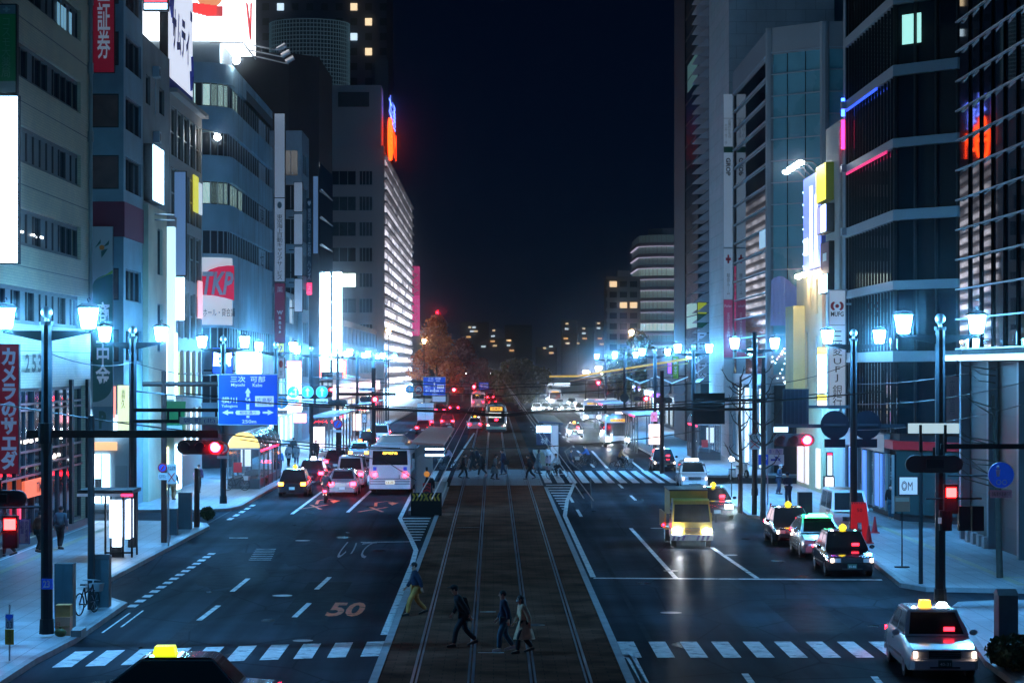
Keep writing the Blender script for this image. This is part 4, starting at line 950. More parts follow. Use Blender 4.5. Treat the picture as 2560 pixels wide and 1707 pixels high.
for i in range(10):
    for k in range(3):
        lit = E_WARM if (i, k) in ((7,1),(7,2),(2,1),(3,2),(9,0)) else None
        fh.append((XP(1524,690)+k*2.9, XP(1524,690)+k*2.9+2.1, 3.2+i*3.0, 4.9+i*3.0, lit, 2))
block(b, 1, XP(1518,690), 690, 710, 32.5, mat('beige_apartment_wall', (.34,.31,.29), .7), (), [h[:4] for h in fh], 9.4, .6)
windows(b, 1, 33, 690, (), fh, .6, M_WGLASS, None, 2)
bl = MB(); [bl.box(XP(1514,690), 688.8, 2.3+i*3.0, XP(1598,690), 689.95, 3.2+i*3.0) for i in range(11)]; bl.build('balcony', mat('beige_balcony', (.36,.33,.31), .7), b)
MB().box(XP(1545,690),692,32.5,XP(1575,690),700,35).build('roof_room', M_STOREW, b)

random.seed(33)
for k in range(9):
    ya = 268+k*34; xw = 21+k*1.2; hh = random.uniform(6,11)
    b = thing('far_shop', ('first','second','third','fourth','fifth','sixth','seventh','eighth','ninth')[k]+' far low shop with a lit front, counted away along the right side', 'shop', (xw+4,ya+15,0), group='far low shops on the right')
    sh = [(ya+1+q*7.5, ya+7+q*7.5, .5, 3.2, (E_SHOP, E_WARM, E_PALE, E_PALE)[(k+q) % 4], 3) for q in range(4)] + [(ya+2+q*7.5, ya+6+q*7.5, 4.2, 5.6, E_PALE if (k*3+q) % 5 == 0 else None, 2) for q in range(4)]
    block(b, 1, xw, ya, ya+32, hh, M_DARKW, [h_[:4] for h_ in sh], (), 8); windows(b, 1, xw, ya, sh, (), .28, M_WGLASS, M_FRAME, 3)
    MB().box(xw-.5, ya+1, 3.3, xw-.02, ya+31, 3.9).build('fascia', (E_PALE, glow('violet_banner_face', (.5,.15,1.0), 1.2), E_SHOP)[k % 3], b)
# ---- distant city
random.seed(21)
far = [(1150,1222,805,1500,'broad'),(1222,1262,845,1600,'low'),(1262,1330,812,1700,'wide'),(1340,1392,868,1500,'squat'),(1404,1442,800,1450,'slim'),(1444,1486,818,1550,'plain'),(1488,1530,803,1400,'stepped')]
wins = {0:[(1175,818),(1180,828),(1172,842),(1188,828),(1186,818),(1235,826),(1234,840),(1208,866),(1174,866)],1:[(1235,826),(1233,840),(1232,853),(1236,864)],2:[(1275,851),(1272,863),(1280,876),(1270,851)],3:[(1362,870),(1378,866),(1379,882)],4:[(1418,809),(1417,822),(1415,846),(1418,858)],5:[(1460,821),(1460,833),(1462,846),(1443,858)],6:[(1497,808),(1497,820),(1500,846),(1503,860)]}
for i, (a, c, top, Y, w) in enumerate(far):
    lab = ('distant %s dark block with a few lit windows, ' % w) + ('beside the autumn trees','above the round dark tree','just right of the round dark tree','in the middle of the dark skyline','with a column of lit rows','between two taller ones','next to the apartment block')[i]
    b = thing('distant_block', lab, 'building', (XP((a+c)/2,Y), Y, 0), group='distant blocks on the skyline')
    MB().box(XP(a,Y), Y, 0, XP(c,Y), Y+20, ZP(top,Y)).build('wall', mat('night_block_wall', (.05,.06,.08), .8), b)
    for k, (px, py) in enumerate(wins[i]):
        if not a-2 < px < c+2: continue
        m = (E_WARM, E_PALE, glow('amber_flat_window', (1.0,.5,.18), 1.2))[k % 3]
        MB().box(XP(px-4-k%3,Y), Y-.4, ZP(py+2,Y), XP(px+3+k%4,Y), Y-.02, ZP(py-2,Y)).build('window', m, b)
b = thing('distant_mast', 'far thin mast with a red beacon above the autumn trees', 'mast', (XP(1093,1800),1800,0))
MB().cyl((XP(1093,1800),1800,0),(XP(1093,1800),1800,ZP(784,1800)), .8, .3).build('shaft', M_STEEL, b)
MB().sphere((XP(1093,1800),1799.5,ZP(781,1800)), .9).build('beacon', E_TAIL, b)
b = thing('footbridge', 'long dark deck crossing the street in the distance with a pale sign board', 'bridge', (8,640,0))
MB().box(-12,640,3.6,60,645,5.4).build('deck', mat('dark_bridge_steel', (.05,.07,.09), .5), b)
MB().box(-12,639.9,4.7,60,639.98,5.0).build('stripe', mat('blue_grey_stripe', (.14,.2,.28), .5), b)
MB().box(XP(1352,640),639.7,ZP(966,640),XP(1425,640),639.88,ZP(957,640)).build('sign_board', E_PALE, b)
p = MB(); [p.box(x,641,0,x+1.2,644,3.6) for x in (-12,3,14,30,48,58)]; p.build('pier', M_CONC, b)
b = thing('underpass_wall', 'long low dark blue wall behind the oncoming headlights', 'wall', (20,660,0))
MB().box(-20,655,0,90,657,3.2).build('wall_body', mat('dark_blue_wall', (.06,.10,.16), .6, var=.2, scale=.2), b)
# ================================================================ GROUND, ROADS, MARKINGS
struct('ground', MB().quad((-900,20,-.03),(900,20,-.03),(900,2600,-.03),(-900,2600,-.03)), mat('dark_ground', (.03,.032,.034), .8))
def grid_plane(x0, x1, y0, y1, z):
    return MB().quad((x0,y0,z),(x1,y0,z),(x1,y1,z),(x0,y1,z))
struct('roadway', grid_plane(-13.6, 16, 30, 640, 0), M_ASPH)
struct('side_road_left', MB().quad((-60,114,-.004),(-13.7,114,-.004),(-13.7,125.5,-.004),(-60,125.5,-.004)), M_ASPH)
struct('side_road_right', MB().quad((13,74,-.004),(60,74,-.004),(60,82,-.004),(13,82,-.004)), M_ASPH)
struct('side_road_far', MB().quad((13,150,-.004),(60,150,-.004),(60,166,-.004),(13,166,-.004)), M_ASPH)
struct('track_bed', grid_plane(-2.75, 3.15, 30, 152.5, .004), M_TRACK)
struct('track_bed_far', grid_plane(-2.75, 3.15, 176.5, 460, .004), M_TRACK)
struct('crossing_slabs', grid_plane(-2.75, 3.15, 152.6, 176.4, .004), tiles('pale_crossing_slabs', (.26,.26,.27), (.22,.22,.23), (.08,.08,.08), 2.0, 1.6, .03, .55, 'xy', .25))
ed = MB()
for x in (-2.95, 3.15): ed.box(x, 30, 0, x+.2, 150, .035)
struct('track_edging', ed, M_KERB)
for x in (-1.944, -.492, .899, 2.323):
    r = MB(); r.box(x-.032, 30, .0045, x+.032, 460, .014); r.box(x+.08 if x in (-1.944, .899) else x-.13, 30, .0045, x+.13 if x in (-1.944, .899) else x-.08, 460, .007)
    solo('tram_rail', r, M_RAIL, {-1.944:'outer left tram rail polished by wheels', -.492:'inner rail of the left tram track', .899:'inner rail of the right tram track', 2.323:'outer right tram rail nearest the truck lane'}[x], 'rail', 'tram rails set in the paving')
def pave(name, pts, kerb_n):
    """pavement slab from an outline whose first kerb_n points follow the kerb"""
    m = MB().prism(pts, 'xy', -.02, .15); struct(name, m, M_STONE)
    k = MB(); p = pts[:kerb_n]
    inn = offset_path(p, .18); o = offset_path(p, -.012)
    k.loft([[(a[0],a[1],-.02),(a[0],a[1],.153),(c[0],c[1],.153),(c[0],c[1],-.02)] for a, c in zip(o, inn)])
    struct(name+'_kerb', k, M_KERB)
pave('pavement_left', [(-11.5,30),(-11.5,60.8),(-11.3,65.3),(-11.4,75.2),(-13.6,80),(-13.3,84),(-13.15,105.5),(-13.1,111.5),(-13.5,113.6),(-14.6,114.9),(-17,115.4),(-40,115.4),(-40,30)], 12)
pave('pavement_left_far', [(-40,124),(-16,124),(-14.6,124.4),(-13.7,125.6),(-13.35,127.5),(-13.4,150),(-13.4,700),(-40,700)], 7)
pave('pavement_corner', [(40,76.2),(16,76.1),(14.5,75.4),(13.8,73.2),(13.2,68),(12.3,60.4),(11.9,50),(11.7,30),(40,30)], 8)
pave('pavement_right', [(40,152),(14.8,151.7),(13.5,150),(13.2,146),(12.8,126),(12.6,119.8),(13.6,117.3),(14.3,113),(14.3,91),(13.8,82),(14.4,80.4),(17.5,79.8),(40,79.8)], 13)
pave('pavement_right_far', [(13.3,700),(13.3,180),(13.5,165.8),(14.6,163.6),(17,163.2),(40,163.2),(40,700)], 6)
tp = MB()
for a, c in (((-17.6,62),(-17.6,113)),): tp.quad((-17.75,62,.156),(-17.45,62,.156),(-17.45,113,.156),(-17.75,113,.156))
tp.quad((17.6,81,.156),(17.9,81,.156),(17.9,150,.156),(17.6,150,.156)); tp.quad((17.9,84,.1565),(24,81,.1565),(24,81.4,.1565),(17.9,84.4,.1565))
struct('tactile_path', tp, M_TACT)
struct('building_edge_strip', MB().quad((-18.75,40,.156),(-18.62,40,.156),(-18.62,114,.156),(-18.75,114,.156)), M_WHITE)
# ---- paint
W = MB(); O = MB()
ZM = .0045
def line(mb, pts, w, z=ZM, px=True, miter=True):
    p = [G(*q) for q in pts] if px else pts
    a = offset_path(p, w/2); b = offset_path(p, -w/2)
    for i in range(len(p)-1): mb.quad((*a[i],z),(*b[i],z),(*b[i+1],z),(*a[i+1],z))
def patch(mb, pts, z=ZM): mb.quad(*[(*G(*q), z) for q in pts])
zl = MB()
for k in range(10):
    x = -3.2-.845*k
    if k == 9: x = -10.75
    a = 62.4+(x+3.2)*.30; zl.quad((x-.235,a,ZM),(x+.235,a+.14,ZM),(x+.235,a+3.5,ZM),(x-.235,a+3.36,ZM))
for k in range(10):
    x = 3.59+.855*k; zl.quad((x-.23,62.2,ZM),(x+.23,62.2,ZM),(x+.23,65.8,ZM),(x-.23,65.8,ZM))
struct('near_zebra_crossing', zl, M_LINE)
zf = MB()
for k in range(11): x = 3.55+.81*k; zf.quad((x-.24,155.8,ZM),(x+.24,155.8,ZM),(x+.24,173.8,ZM),(x-.24,173.8,ZM))
for k in range(12): x = -3.3-.85*k; zf.quad((x-.24,155.8,ZM),(x+.24,155.8,ZM),(x+.24,173.8,ZM),(x-.24,173.8,ZM))
struct('far_zebra_crossing', zf, M_LINE)
line(W, [(1036,1222),(1022,1250),(1000,1295),(1028,1348),(1040,1375),(1031,1408),(960,1586)], .2)
for i in range(9):
    y = 1294+i*6.8; patch(W, [(1006+i*3.5,y),(1077-i*3.1,y),(1076-i*3.1,y+2.2),(1007+i*3.5,y+2.2)], ZM+.0006)
line(W, [(902,1355),(1025,1353.5)], .2, ZM+.001)
line(W, [(729.6,1284.7),(804,1229)], .18); line(W, [(869,1280),(927.6,1226)], .18)
for a, c in (((533,1358),(570,1328)),((457,1424),(502,1390)),((727,1353),(757,1325)),((676,1417),(711,1384)),((385,1498),(428,1462)),((620,1500),(655,1465))):
    if a[1] > 1480: continue
    line(W, [(a[0]*1.0884,a[1]*1.0884),(c[0]*1.0884,c[1]*1.0884)], .17)
for k in range(14):
    y = 75.2+k*1.62; W.quad((-11.42,y,ZM),(-11.14,y,ZM),(-11.14,y+.85,ZM),(-11.42,y+.85,ZM))
for k in range(5):
    a = Vector(G(572,1299)); c = Vector(G(640,1258)); p = a+(c-a)*k/5; q = p+(c-a)*.11
    line(W, [tuple(p),tuple(q)], .25, px=False)
line(W, [(573,1344),(620,1344)], .25)
line(W, [(-11.0,68),(-11.05,73.5)], .06, px=False); line(W, [(-10.7,69.5),(-10.75,74.2)], .06, px=False)
for i in range(7): line(W, [(640-i*3,1372+i*4.5),(690-i*2,1372+i*4.5)], .12)
# far left lane edge lines
line(W, [(1128,1168),(1186,1082)], .2); line(W, [(1010,1165),(1092,1085)], .15)
for k in range(8): y0 = 185+k*15; W.quad((-6.6,y0,ZM),(-6.4,y0,ZM),(-6.4,y0+6,ZM),(-6.6,y0+6,ZM))
for k in range(8): y0 = 180+k*15; W.quad((-9.9,y0,ZM),(-9.7,y0,ZM),(-9.7,y0+6,ZM),(-9.9,y0+6,ZM))
# right side
line(W, [(1436,1207),(1418,1250),(1412,1289),(1483,1442)], .2)
line(W, [(1484,1444.5),(2205,1449)], .42, ZM+.0008)
for i in range(10):
    y = 1211+i*6.6; xl = 1364+i*4.4; patch(W, [(xl,y),(1432-i*1.9,y),(1432-i*1.9,y+2.2),(xl+1.5,y+2.2)], ZM+.0006)
line(W, [(1577,1320),(1690,1445)], .17); line(W, [(1780,1368),(1893,1445)], .17)
for a in (1238,1273.5,1179):
    Y0 = 45149/(a-VY+17.5); 
    for X in (4.35+.04,): W.quad((X-.08,Y0,ZM),(X+.08,Y0,ZM),(X+.08,Y0+6,ZM),(X-.08,Y0+6,ZM))
for a in (1210,1240): 
    Y0 = 45149/(a-VY+10); W.quad((7.9,Y0,ZM),(8.06,Y0,ZM),(8.06,Y0+5,ZM),(7.9,Y0+5,ZM))
line(W, [(1581,1640),(1640,1760)], .17); line(W, [(1862,1683),(1900,1735)], .17); line(W, [(2185,1690),(2215,1725)], .17); line(W, [(1568,1637),(1610,1707)], .14)
for k in range(9):
    y0 = 180+k*15; W.quad((7.4,y0,ZM),(7.6,y0,ZM),(7.6,y0+6,ZM),(7.4,y0+6,ZM)); W.quad((4.6,y0,ZM),(4.75,y0,ZM),(4.75,y0+2.5,ZM),(4.6,y0+2.5,ZM))
line(W, [(1635,1100),(1690,1116)], .2); line(W, [(1480,1127),(1518,1170)], .2); line(W, [(1570,1146),(1610,1178)], .2); line(W, [(1395,1066),(1500,1067)], .5)
line(W, [(1870,1265),(1900,1296)], .12)
line(W, [(1140,1318),(1200,1318)], .1, .0085); line(W, [(1200,1529),(1240,1529)], .12, .0085); line(W, [(1195,1631),(1260,1631)], .12, .0085)
struct('road_markings', W, M_LINE)
def ground_text(s, m, cx, cy, w, l, name, z=ZM+.0012, bold=.03, rot=False):
    cu = bpy.data.curves.new('txt', 'FONT'); cu.body = s; cu.offset = bold; cu.resolution_u = 3
    o = bpy.data.objects.new('txt', cu); SC.collection.objects.link(o)
    me = bpy.data.meshes.new_from_object(o.evaluated_get(bpy.context.evaluated_depsgraph_get())); bpy.data.objects.remove(o)
    vs = [tuple(v.co) for v in me.vertices]; x0 = min(p[0] for p in vs); x1 = max(p[0] for p in vs); y0 = min(p[1] for p in vs); y1 = max(p[1] for p in vs)
    mb = MB(); mb.v = [(cx+((p[0]-x0)/(x1-x0)-.5)*w, cy+((p[1]-y0)/(y1-y0)-.5)*l, z) for p in vs]; mb.f = [tuple(p.vertices) for p in me.polygons]
    bpy.data.meshes.remove(me); return struct(name, mb, m)
ground_text('50', M_ORNG, -4.52, 74.6, 1.1, 4.3, 'speed_limit_marking')
for px, py in ((790,1258),(940,1264)):
    X, Y = G(px, py+6)
    line(O, [(X-.75,Y-3.2),(X+.55,Y+.9)], .18, ZM+.0013, px=False); line(O, [(X+.5,Y-3.2),(X-.35,Y+.9)], .18, ZM+.0016, px=False)
    line(O, [(X-.1,Y+1.6),(X-.25,Y+5.2),(X+.25,Y+6.6),(X+.75,Y+5.2)], .17, ZM+.0013, px=False); O.quad((X+.4,Y+5.2,ZM+.002),(X+1.0,Y+5.2,ZM+.002),(X+.75,Y+2.6,ZM+.002))
struct('no_turn_marking', O, M_ORNG)
ground_text('優先', mat('worn_road_paint', (.42,.43,.43), .6), -6.9, 215, 1.7, 13, 'bus_lane_marking')
ground_text('いて', mat('faint_road_paint', (.12,.125,.13), .6), -5.6, 99, 1.3, 9, 'worn_lane_lettering', bold=0)
ma = MB()
for x, y, r in ((-8.2,104,.33),(6.5,88.6,.28),(1.2,70,.3),(-6.9,79,.33),(5.4,73.5,.33),(9.4,96,.3),(-5.2,66,.28),(7.6,112,.33)): ma.cyl((x,y,.0092),(x,y,.0098), r, n=20)
struct('manhole_covers', ma, mat('cast_iron', (.09,.09,.09), .4, .7))
pt = MB()
random.seed(9)
for cx, cy, rx, ry in ((-9.2,86,1.3,5),(-7.5,97,1.0,6),(-10.2,94,1.0,4),(7.2,82,1.2,4)):
    pt.quad(*[(cx+rx*math.cos(2*PI*k/18)*random.uniform(.8,1.1), cy+ry*math.sin(2*PI*k/18)*random.uniform(.8,1.1), .0022) for k in range(18)])
for x0, x1, y0, y1 in ((-8.9,-8.6,64,122),(4.2,4.35,60,130),(-11,-3,88.2,88.5),(3.6,13,79.4,79.6),(-6.4,-4.9,70,84),(8.6,10.2,68,78)): pt.quad((x0,y0,.0026),(x1,y0,.0026),(x1,y1,.0026),(x0,y1,.0026))
st = MB()
for k in range(26):
    cx, cy, r = random.choice((-9.4,-6.6,-4.6,5.2,8.3,11)), random.uniform(62,150), random.uniform(.12,.4)
    st.quad(*[(cx+random.uniform(-.5,.5)*.2+r*math.cos(2*PI*q/11)*random.uniform(.7,1.1), cy+r*2.2*math.sin(2*PI*q/11)*random.uniform(.7,1.1), .0032) for q in range(11)])
struct('oil_stains', st, matte(mat('oil_stain', (.008,.009,.011), .4), .05, .2))
struct('asphalt_patches', pt, matte(mat('fresh_asphalt', (.022,.025,.030), .6, var=.3, scale=2), .02, .3))
# ================================================================ STREET LAMPS
def lamp_proto(label, group):
    t = thing('twin_lantern_lamp', label, 'street lamp', (0,0,0), group=group, local=True)
    p = MB(); p.cyl((0,0,.1),(0,0,8.45), .165, .15, n=8, ang=PI/8); p.cyl((0,0,.1),(0,0,.5), .21, .19, n=8, ang=PI/8); p.cyl((0,0,8.45),(0,0,8.55), .19, n=8); p.build('pole', M_POLE, t, smooth=40)
    f = MB(); f.cyl((0,0,8.55),(0,0,8.64), .06, n=8); f.sphere((0,0,8.8), .165, nu=16, nv=10); f.build('finial', M_GALV, t, smooth=40)
    for s in (-1, 1):
        a = MB(); a.loft([[(s*.12,-.05,8.02),(s*.12,.05,8.02),(s*.12,.05,8.3),(s*.12,-.05,8.3)],[(s*1.18,-.035,8.24),(s*1.18,.035,8.24),(s*1.18,.035,8.3),(s*1.18,-.035,8.3)]]); a.cyl((s*1.13,0,8.29),(s*1.13,0,8.358), .1, n=8)
        a.build('arm', M_STEEL, t)
        g = MB(); x = s*1.13
        g.loft([[(x+r*math.cos(PI/4*k+PI/8), r*math.sin(PI/4*k+PI/8), z) for k in range(8)] for r, z in ((.16,8.36),(.19,8.40),(.27,8.90))]); g.build('lamp_glass', E_LAMP, t)
        c = MB(); c.loft([[(x+r*math.cos(PI/4*k+PI/8), r*math.sin(PI/4*k+PI/8), z) for k in range(8)] for r, z in ((.36,8.905),(.36,8.93),(.20,9.03),(.03,9.06))])
        c.tube([(x,0,9.05),(x-.03,0,9.16),(x+.03,0,9.2),(x+.05,0,9.13)], .014); c.build('lamp_cap', M_STEEL, t)
    return t
gl = 'twin lantern lamps along the pavements'
lamps = [(-12.1,65.5,'nearest twin lantern lamp post, left pavement, by the stacked cardboard boxes'),(-14.45,96.9,'second twin lantern lamp post on the left, near the lit phone kiosk'),(-14.3,128,'third twin lantern lamp post on the left, just behind the big blue road sign'),
 (-14.3,159,'fourth twin lantern lamp post on the left, above the bus shelter'),(-14.3,190,'fifth twin lantern lamp post on the left pavement'),(-14.3,222,'sixth twin lantern lamp post on the left pavement'),(-14.3,254,'seventh twin lantern lamp post on the left pavement'),(-14.3,288,'eighth twin lantern lamp post on the left, before the striped store'),(-14.3,322,'ninth and farthest twin lantern lamp post on the left'),
 (13.75,74.4,'nearest twin lantern lamp post on the right, with signals at its side'),(15.7,105.4,'second twin lantern lamp post on the right, between two dark round signs'),(14.7,136,'third twin lantern lamp post on the right, behind the bare trees'),(14.4,174,'fourth twin lantern lamp post on the right pavement'),(14.3,214,'fifth twin lantern lamp post on the right pavement'),(14.4,264,'sixth twin lantern lamp post on the right pavement'),(14.4,310,'seventh and farthest twin lantern lamp post on the right')]
proto = None
for x, y, lab in lamps:
    o = proto = lamp_proto(lab, gl) if proto is None else copy_tree(proto)
    o.location = (x, y, .15 if y < 9999 else 0); o['label'] = lab
first = [o for o in bpy.data.objects if o.name.startswith('twin_lantern_lamp')]
# single lanterns
def single(name, px, py, Y, col, lab, h=None):
    x, z = XP(px,Y), ZP(py,Y)
    t = thing(name, lab, 'street lamp', (x,Y,0))
    MB().cyl((x,Y,0),(x,Y,z-.4), .09, .06, n=8).build('pole', M_STEEL, t)
    MB().loft([[(x+r*math.cos(PI/3*k), Y+r*math.sin(PI/3*k), zz) for k in range(6)] for r, zz in ((.18,z-.4),(.3,z+.25))]).build('lamp_glass', col, t)
    MB().cyl((x,Y,z+.26),(x,Y,z+.42), .36, .05, n=6).build('lamp_cap', M_STEEL, t)
E_WLAMP = glow('warm_lantern_glass', (1.0,.50,.20), 120)
single('lantern_lamp', 1578, 831, 330, E_WLAMP, 'single warm lantern on a thin post before the far apartment block')
single('lantern_lamp', 1060, 852, 400, E_WLAMP, 'single orange lantern lamp in front of the red leaved tree')
single('lantern_lamp', 971, 828, 330, E_WLAMP, 'single warm lantern beside the corner of the striped store')
E_FLOOD = glow('bridge_floodlight', (.85,.93,1.0), 120)
for k, (px, py) in enumerate(((1465,930),(1497,920),(1510,933),(1540,933),(1537,905),(1170,934),(1232,934))):
    Y = 560 if px > 1300 else 600; x, z = XP(px,Y), ZP(py,Y)
    t = thing('far_street_light', ('first','second','third','fourth','fifth','sixth','seventh')[k]+' of the far white street lights, counted from the '+('round dark tree rightwards' if k < 5 else 'autumn trees'), 'street lamp', (x,Y,0), group='far white street lights')
    MB().cyl((x,Y,0),(x,Y,z), .12, .08, n=6).build('pole', M_STEEL, t)
    MB().sphere((x,Y-.2,z), .75, .3, .35, 8, 6).build('lamp_head', E_FLOOD, t)

# ================================================================ SIGNALS AND SIGNS ON POLES
def vsignal(name, x0, x1, z, Y, lab, lit=True, back=False, arm=None, pole=None, visor=True):
    """horizontal three-lens road signal facing the camera (or turned away)"""
    t = thing(name, lab, 'traffic signal', ((x0+x1)/2, Y, z)); L = x1-x0; h = L*.30
    pts = [(x0+h/2+h/2*math.cos(math.radians(a)), z+h/2*math.sin(math.radians(a))) for a in range(90,271,30)] + [(x1-h/2+h/2*math.cos(math.radians(a)), z+h/2*math.sin(math.radians(a))) for a in range(-90,91,30)]
    MB().prism(pts, 'xz', Y, Y+.16).build('housing', mat('signal_grey', (.016,.022,.026), .5), t)
    for k in range(3):
        cx = x0+L*(.18+.32*k); r = L*.105
        if back:
            continue
        on = lit and k == 2
        MB().disc((cx,Y-.03,z), r, axis='y', t=.06).build('lens', E_RED if on else M_LENS, t)
        if on: MB().disc((cx,Y-.066,z), r*.78, axis='y', t=.01).build('lens_centre', E_REDC, t)
        v = MB(); n = 10
        ro = [(cx+r*1.12*math.cos(math.radians(20+140*i/n)), z+r*1.12*math.sin(math.radians(20+140*i/n))) for i in range(n+1)] + [(cx+r*1.04*math.cos(math.radians(160-140*i/n)), z+r*1.04*math.sin(math.radians(160-140*i/n))) for i in range(n+1)]
        v.prism(ro, 'xz', Y-.26, Y); v.build('visor', M_BLACK, t)
    if back:
        bx = MB(); bx.cbox((x0+x1)/2, Y-.06, z+.02, L*.3, .12, h*.5); bx.build('junction_box', M_STEEL, t)
    MB().cyl(((x0+x1)/2,Y+.08,z+h/2),((x0+x1)/2,Y+.08,z+h/2+.25), .04).build('bracket', M_STEEL, t)
    return t
def bar_on(root, pts, r, name='arm', m=None): return MB().tube(pts, r, 8).build(name, m or M_STEEL, root)
def mast(name, lab, x, y, h, r, arms=(), m=None, base=.15, cat='pole', n=8):
    t = thing(name, lab, cat, (x,y,base))
    MB().cyl((x,y,base),(x,y,h), r, r*.85, n=n).build('shaft', m or M_STEEL, t)
    for pts, rr in arms: bar_on(t, pts, rr, m=m)
    return t
Y = 65.5
m1 = thing('signal_gantry', 'long dark horizontal signal arm reaching over the left lanes from the nearest lamp post', 'signal arm', (-12.1,65.3,5.5))
MB().box(XP(72,Y), 65.22, 5.56, XP(548,Y), 65.36, 5.76).build('arm', M_STEEL, m1); MB().cyl((-12.1,65.3,5.4),(-12.1,65.3,5.95), .2).build('clamp', M_STEEL, m1)
vsignal('traffic_signal', XP(444,Y), XP(562,Y), ZP(1117,Y), Y-.2, 'large red traffic signal hanging over the left lanes in front of the bus stop')
# left near pedestrian group at the edge
t = thing('pedestrian_signal', 'red pedestrian signal with dark housing at the left edge by the lamp post', 'pedestrian signal', (XP(25,64),64,0.15))
x, z = XP(25,64), ZP(1312,64)
MB().cbox(x,64.1,z-.18,.40,.25,.86).build('housing', M_STEEL, t); MB().cbox(x,63.96,z+.02,.30,.03,.28).build('lens', glow('pedestrian_red_lens', (1.0,.012,.012), 45), t); MB().cbox(x,63.96,z-.38,.3,.03,.28).build('lens', M_LENS, t)
MB().tube([(XP(-20,64),64.1,z+.45),(-12.1,64.6,z+.45)], .04).build('bracket', M_STEEL, t)
vsignal('traffic_signal', XP(-70,63), XP(66,63), ZP(1246,63), 63, 'dark back of a road signal cut by the left edge', back=True)
sg = sign('cycle_path_plate', 'small white plate with blue kanji beside the pedestrian signal on the left', 'sign', (48,75,1297,1359), 63.8, [(0,1,M_WHITE)], [('歩行者専用', .55, .88, .06, .94, M_NAVY, V), ('自転車', .12, .45, .06, .60, M_NAVY, V)], depth=.03, frame=M_NAVY, rim=.02)
pl = sign('route_plate', 'blue plate numbered 23 on the nearest left lamp post', 'sign', (104,132,1446,1472), 65.3, [(0,1,M_BLUEP)], [('23', .15, .75, .15, .85, M_WTXT, dict(bold=.03))], depth=.03, frame=M_BLUEP, rim=.0)
t = thing('kilometre_post', 'small white and yellow kilometre post with blue crest at the bottom left', 'marker post', (*[c for c in G(24,1665)], .15))
x, y = G(24,1665)
MB().cyl((x,y,.1),(x,y,1.55), .022, n=8).build('post', M_WHITE, t)
MB().box(x-.10,y-.03,ZP(1570,y),x+.10,y-.01,ZP(1534,y)).build('plate', M_WHITE, t); MB().box(x-.11,y-.03,ZP(1610,y),x+.11,y-.01,ZP(1572,y)).build('plate', mat('yellow_plate', (.6,.33,.03), .5), t)
MB().prism([(x-.08,ZP(1535,y)),(x+.08,ZP(1535,y)),(x+.1,ZP(1541,y)),(x,ZP(1550,y)),(x-.1,ZP(1541,y))], 'xz', y-.045, y-.032).build('crest', M_BLUEP, t)
lettering('0.3', M_INK, t, (x, y-.032, ZP(1561,y)), LX, .13, .18); lettering('国道', mat('brown_ink', (.2,.08,.02), .5), t, (x, y-.032, ZP(1591,y)), LX, .1, .28, vertical=True)
# second post arms with the plate 袋町(北)
Y = 96.6
t = thing('double_sign_arm', 'double dark arm from the second left lamp post carrying the junction name plate', 'signal arm', (-14.4,Y,5))
for py in (1025,1053): MB().box(-14.4, Y, ZP(py,Y)-.07, XP(545,Y), Y+.12, ZP(py,Y)+.07).build('arm', M_STEEL, t)
for px in (420,448,540): MB().box(XP(px,Y)-.04, Y+.02, ZP(1053,Y), XP(px,Y)+.04, Y+.10, ZP(1025,Y)).build('strut', M_STEEL, t)
sign('junction_name_plate', 'white junction name plate with blue kanji left of the blue road sign', 'sign', (449,545,1042,1061), 96.4, [(0,1,M_WHITE)], [('袋  町 (北)', .1, .92, .15, .85, M_NAVY)], depth=.04, frame=M_WHITE, rim=.0)
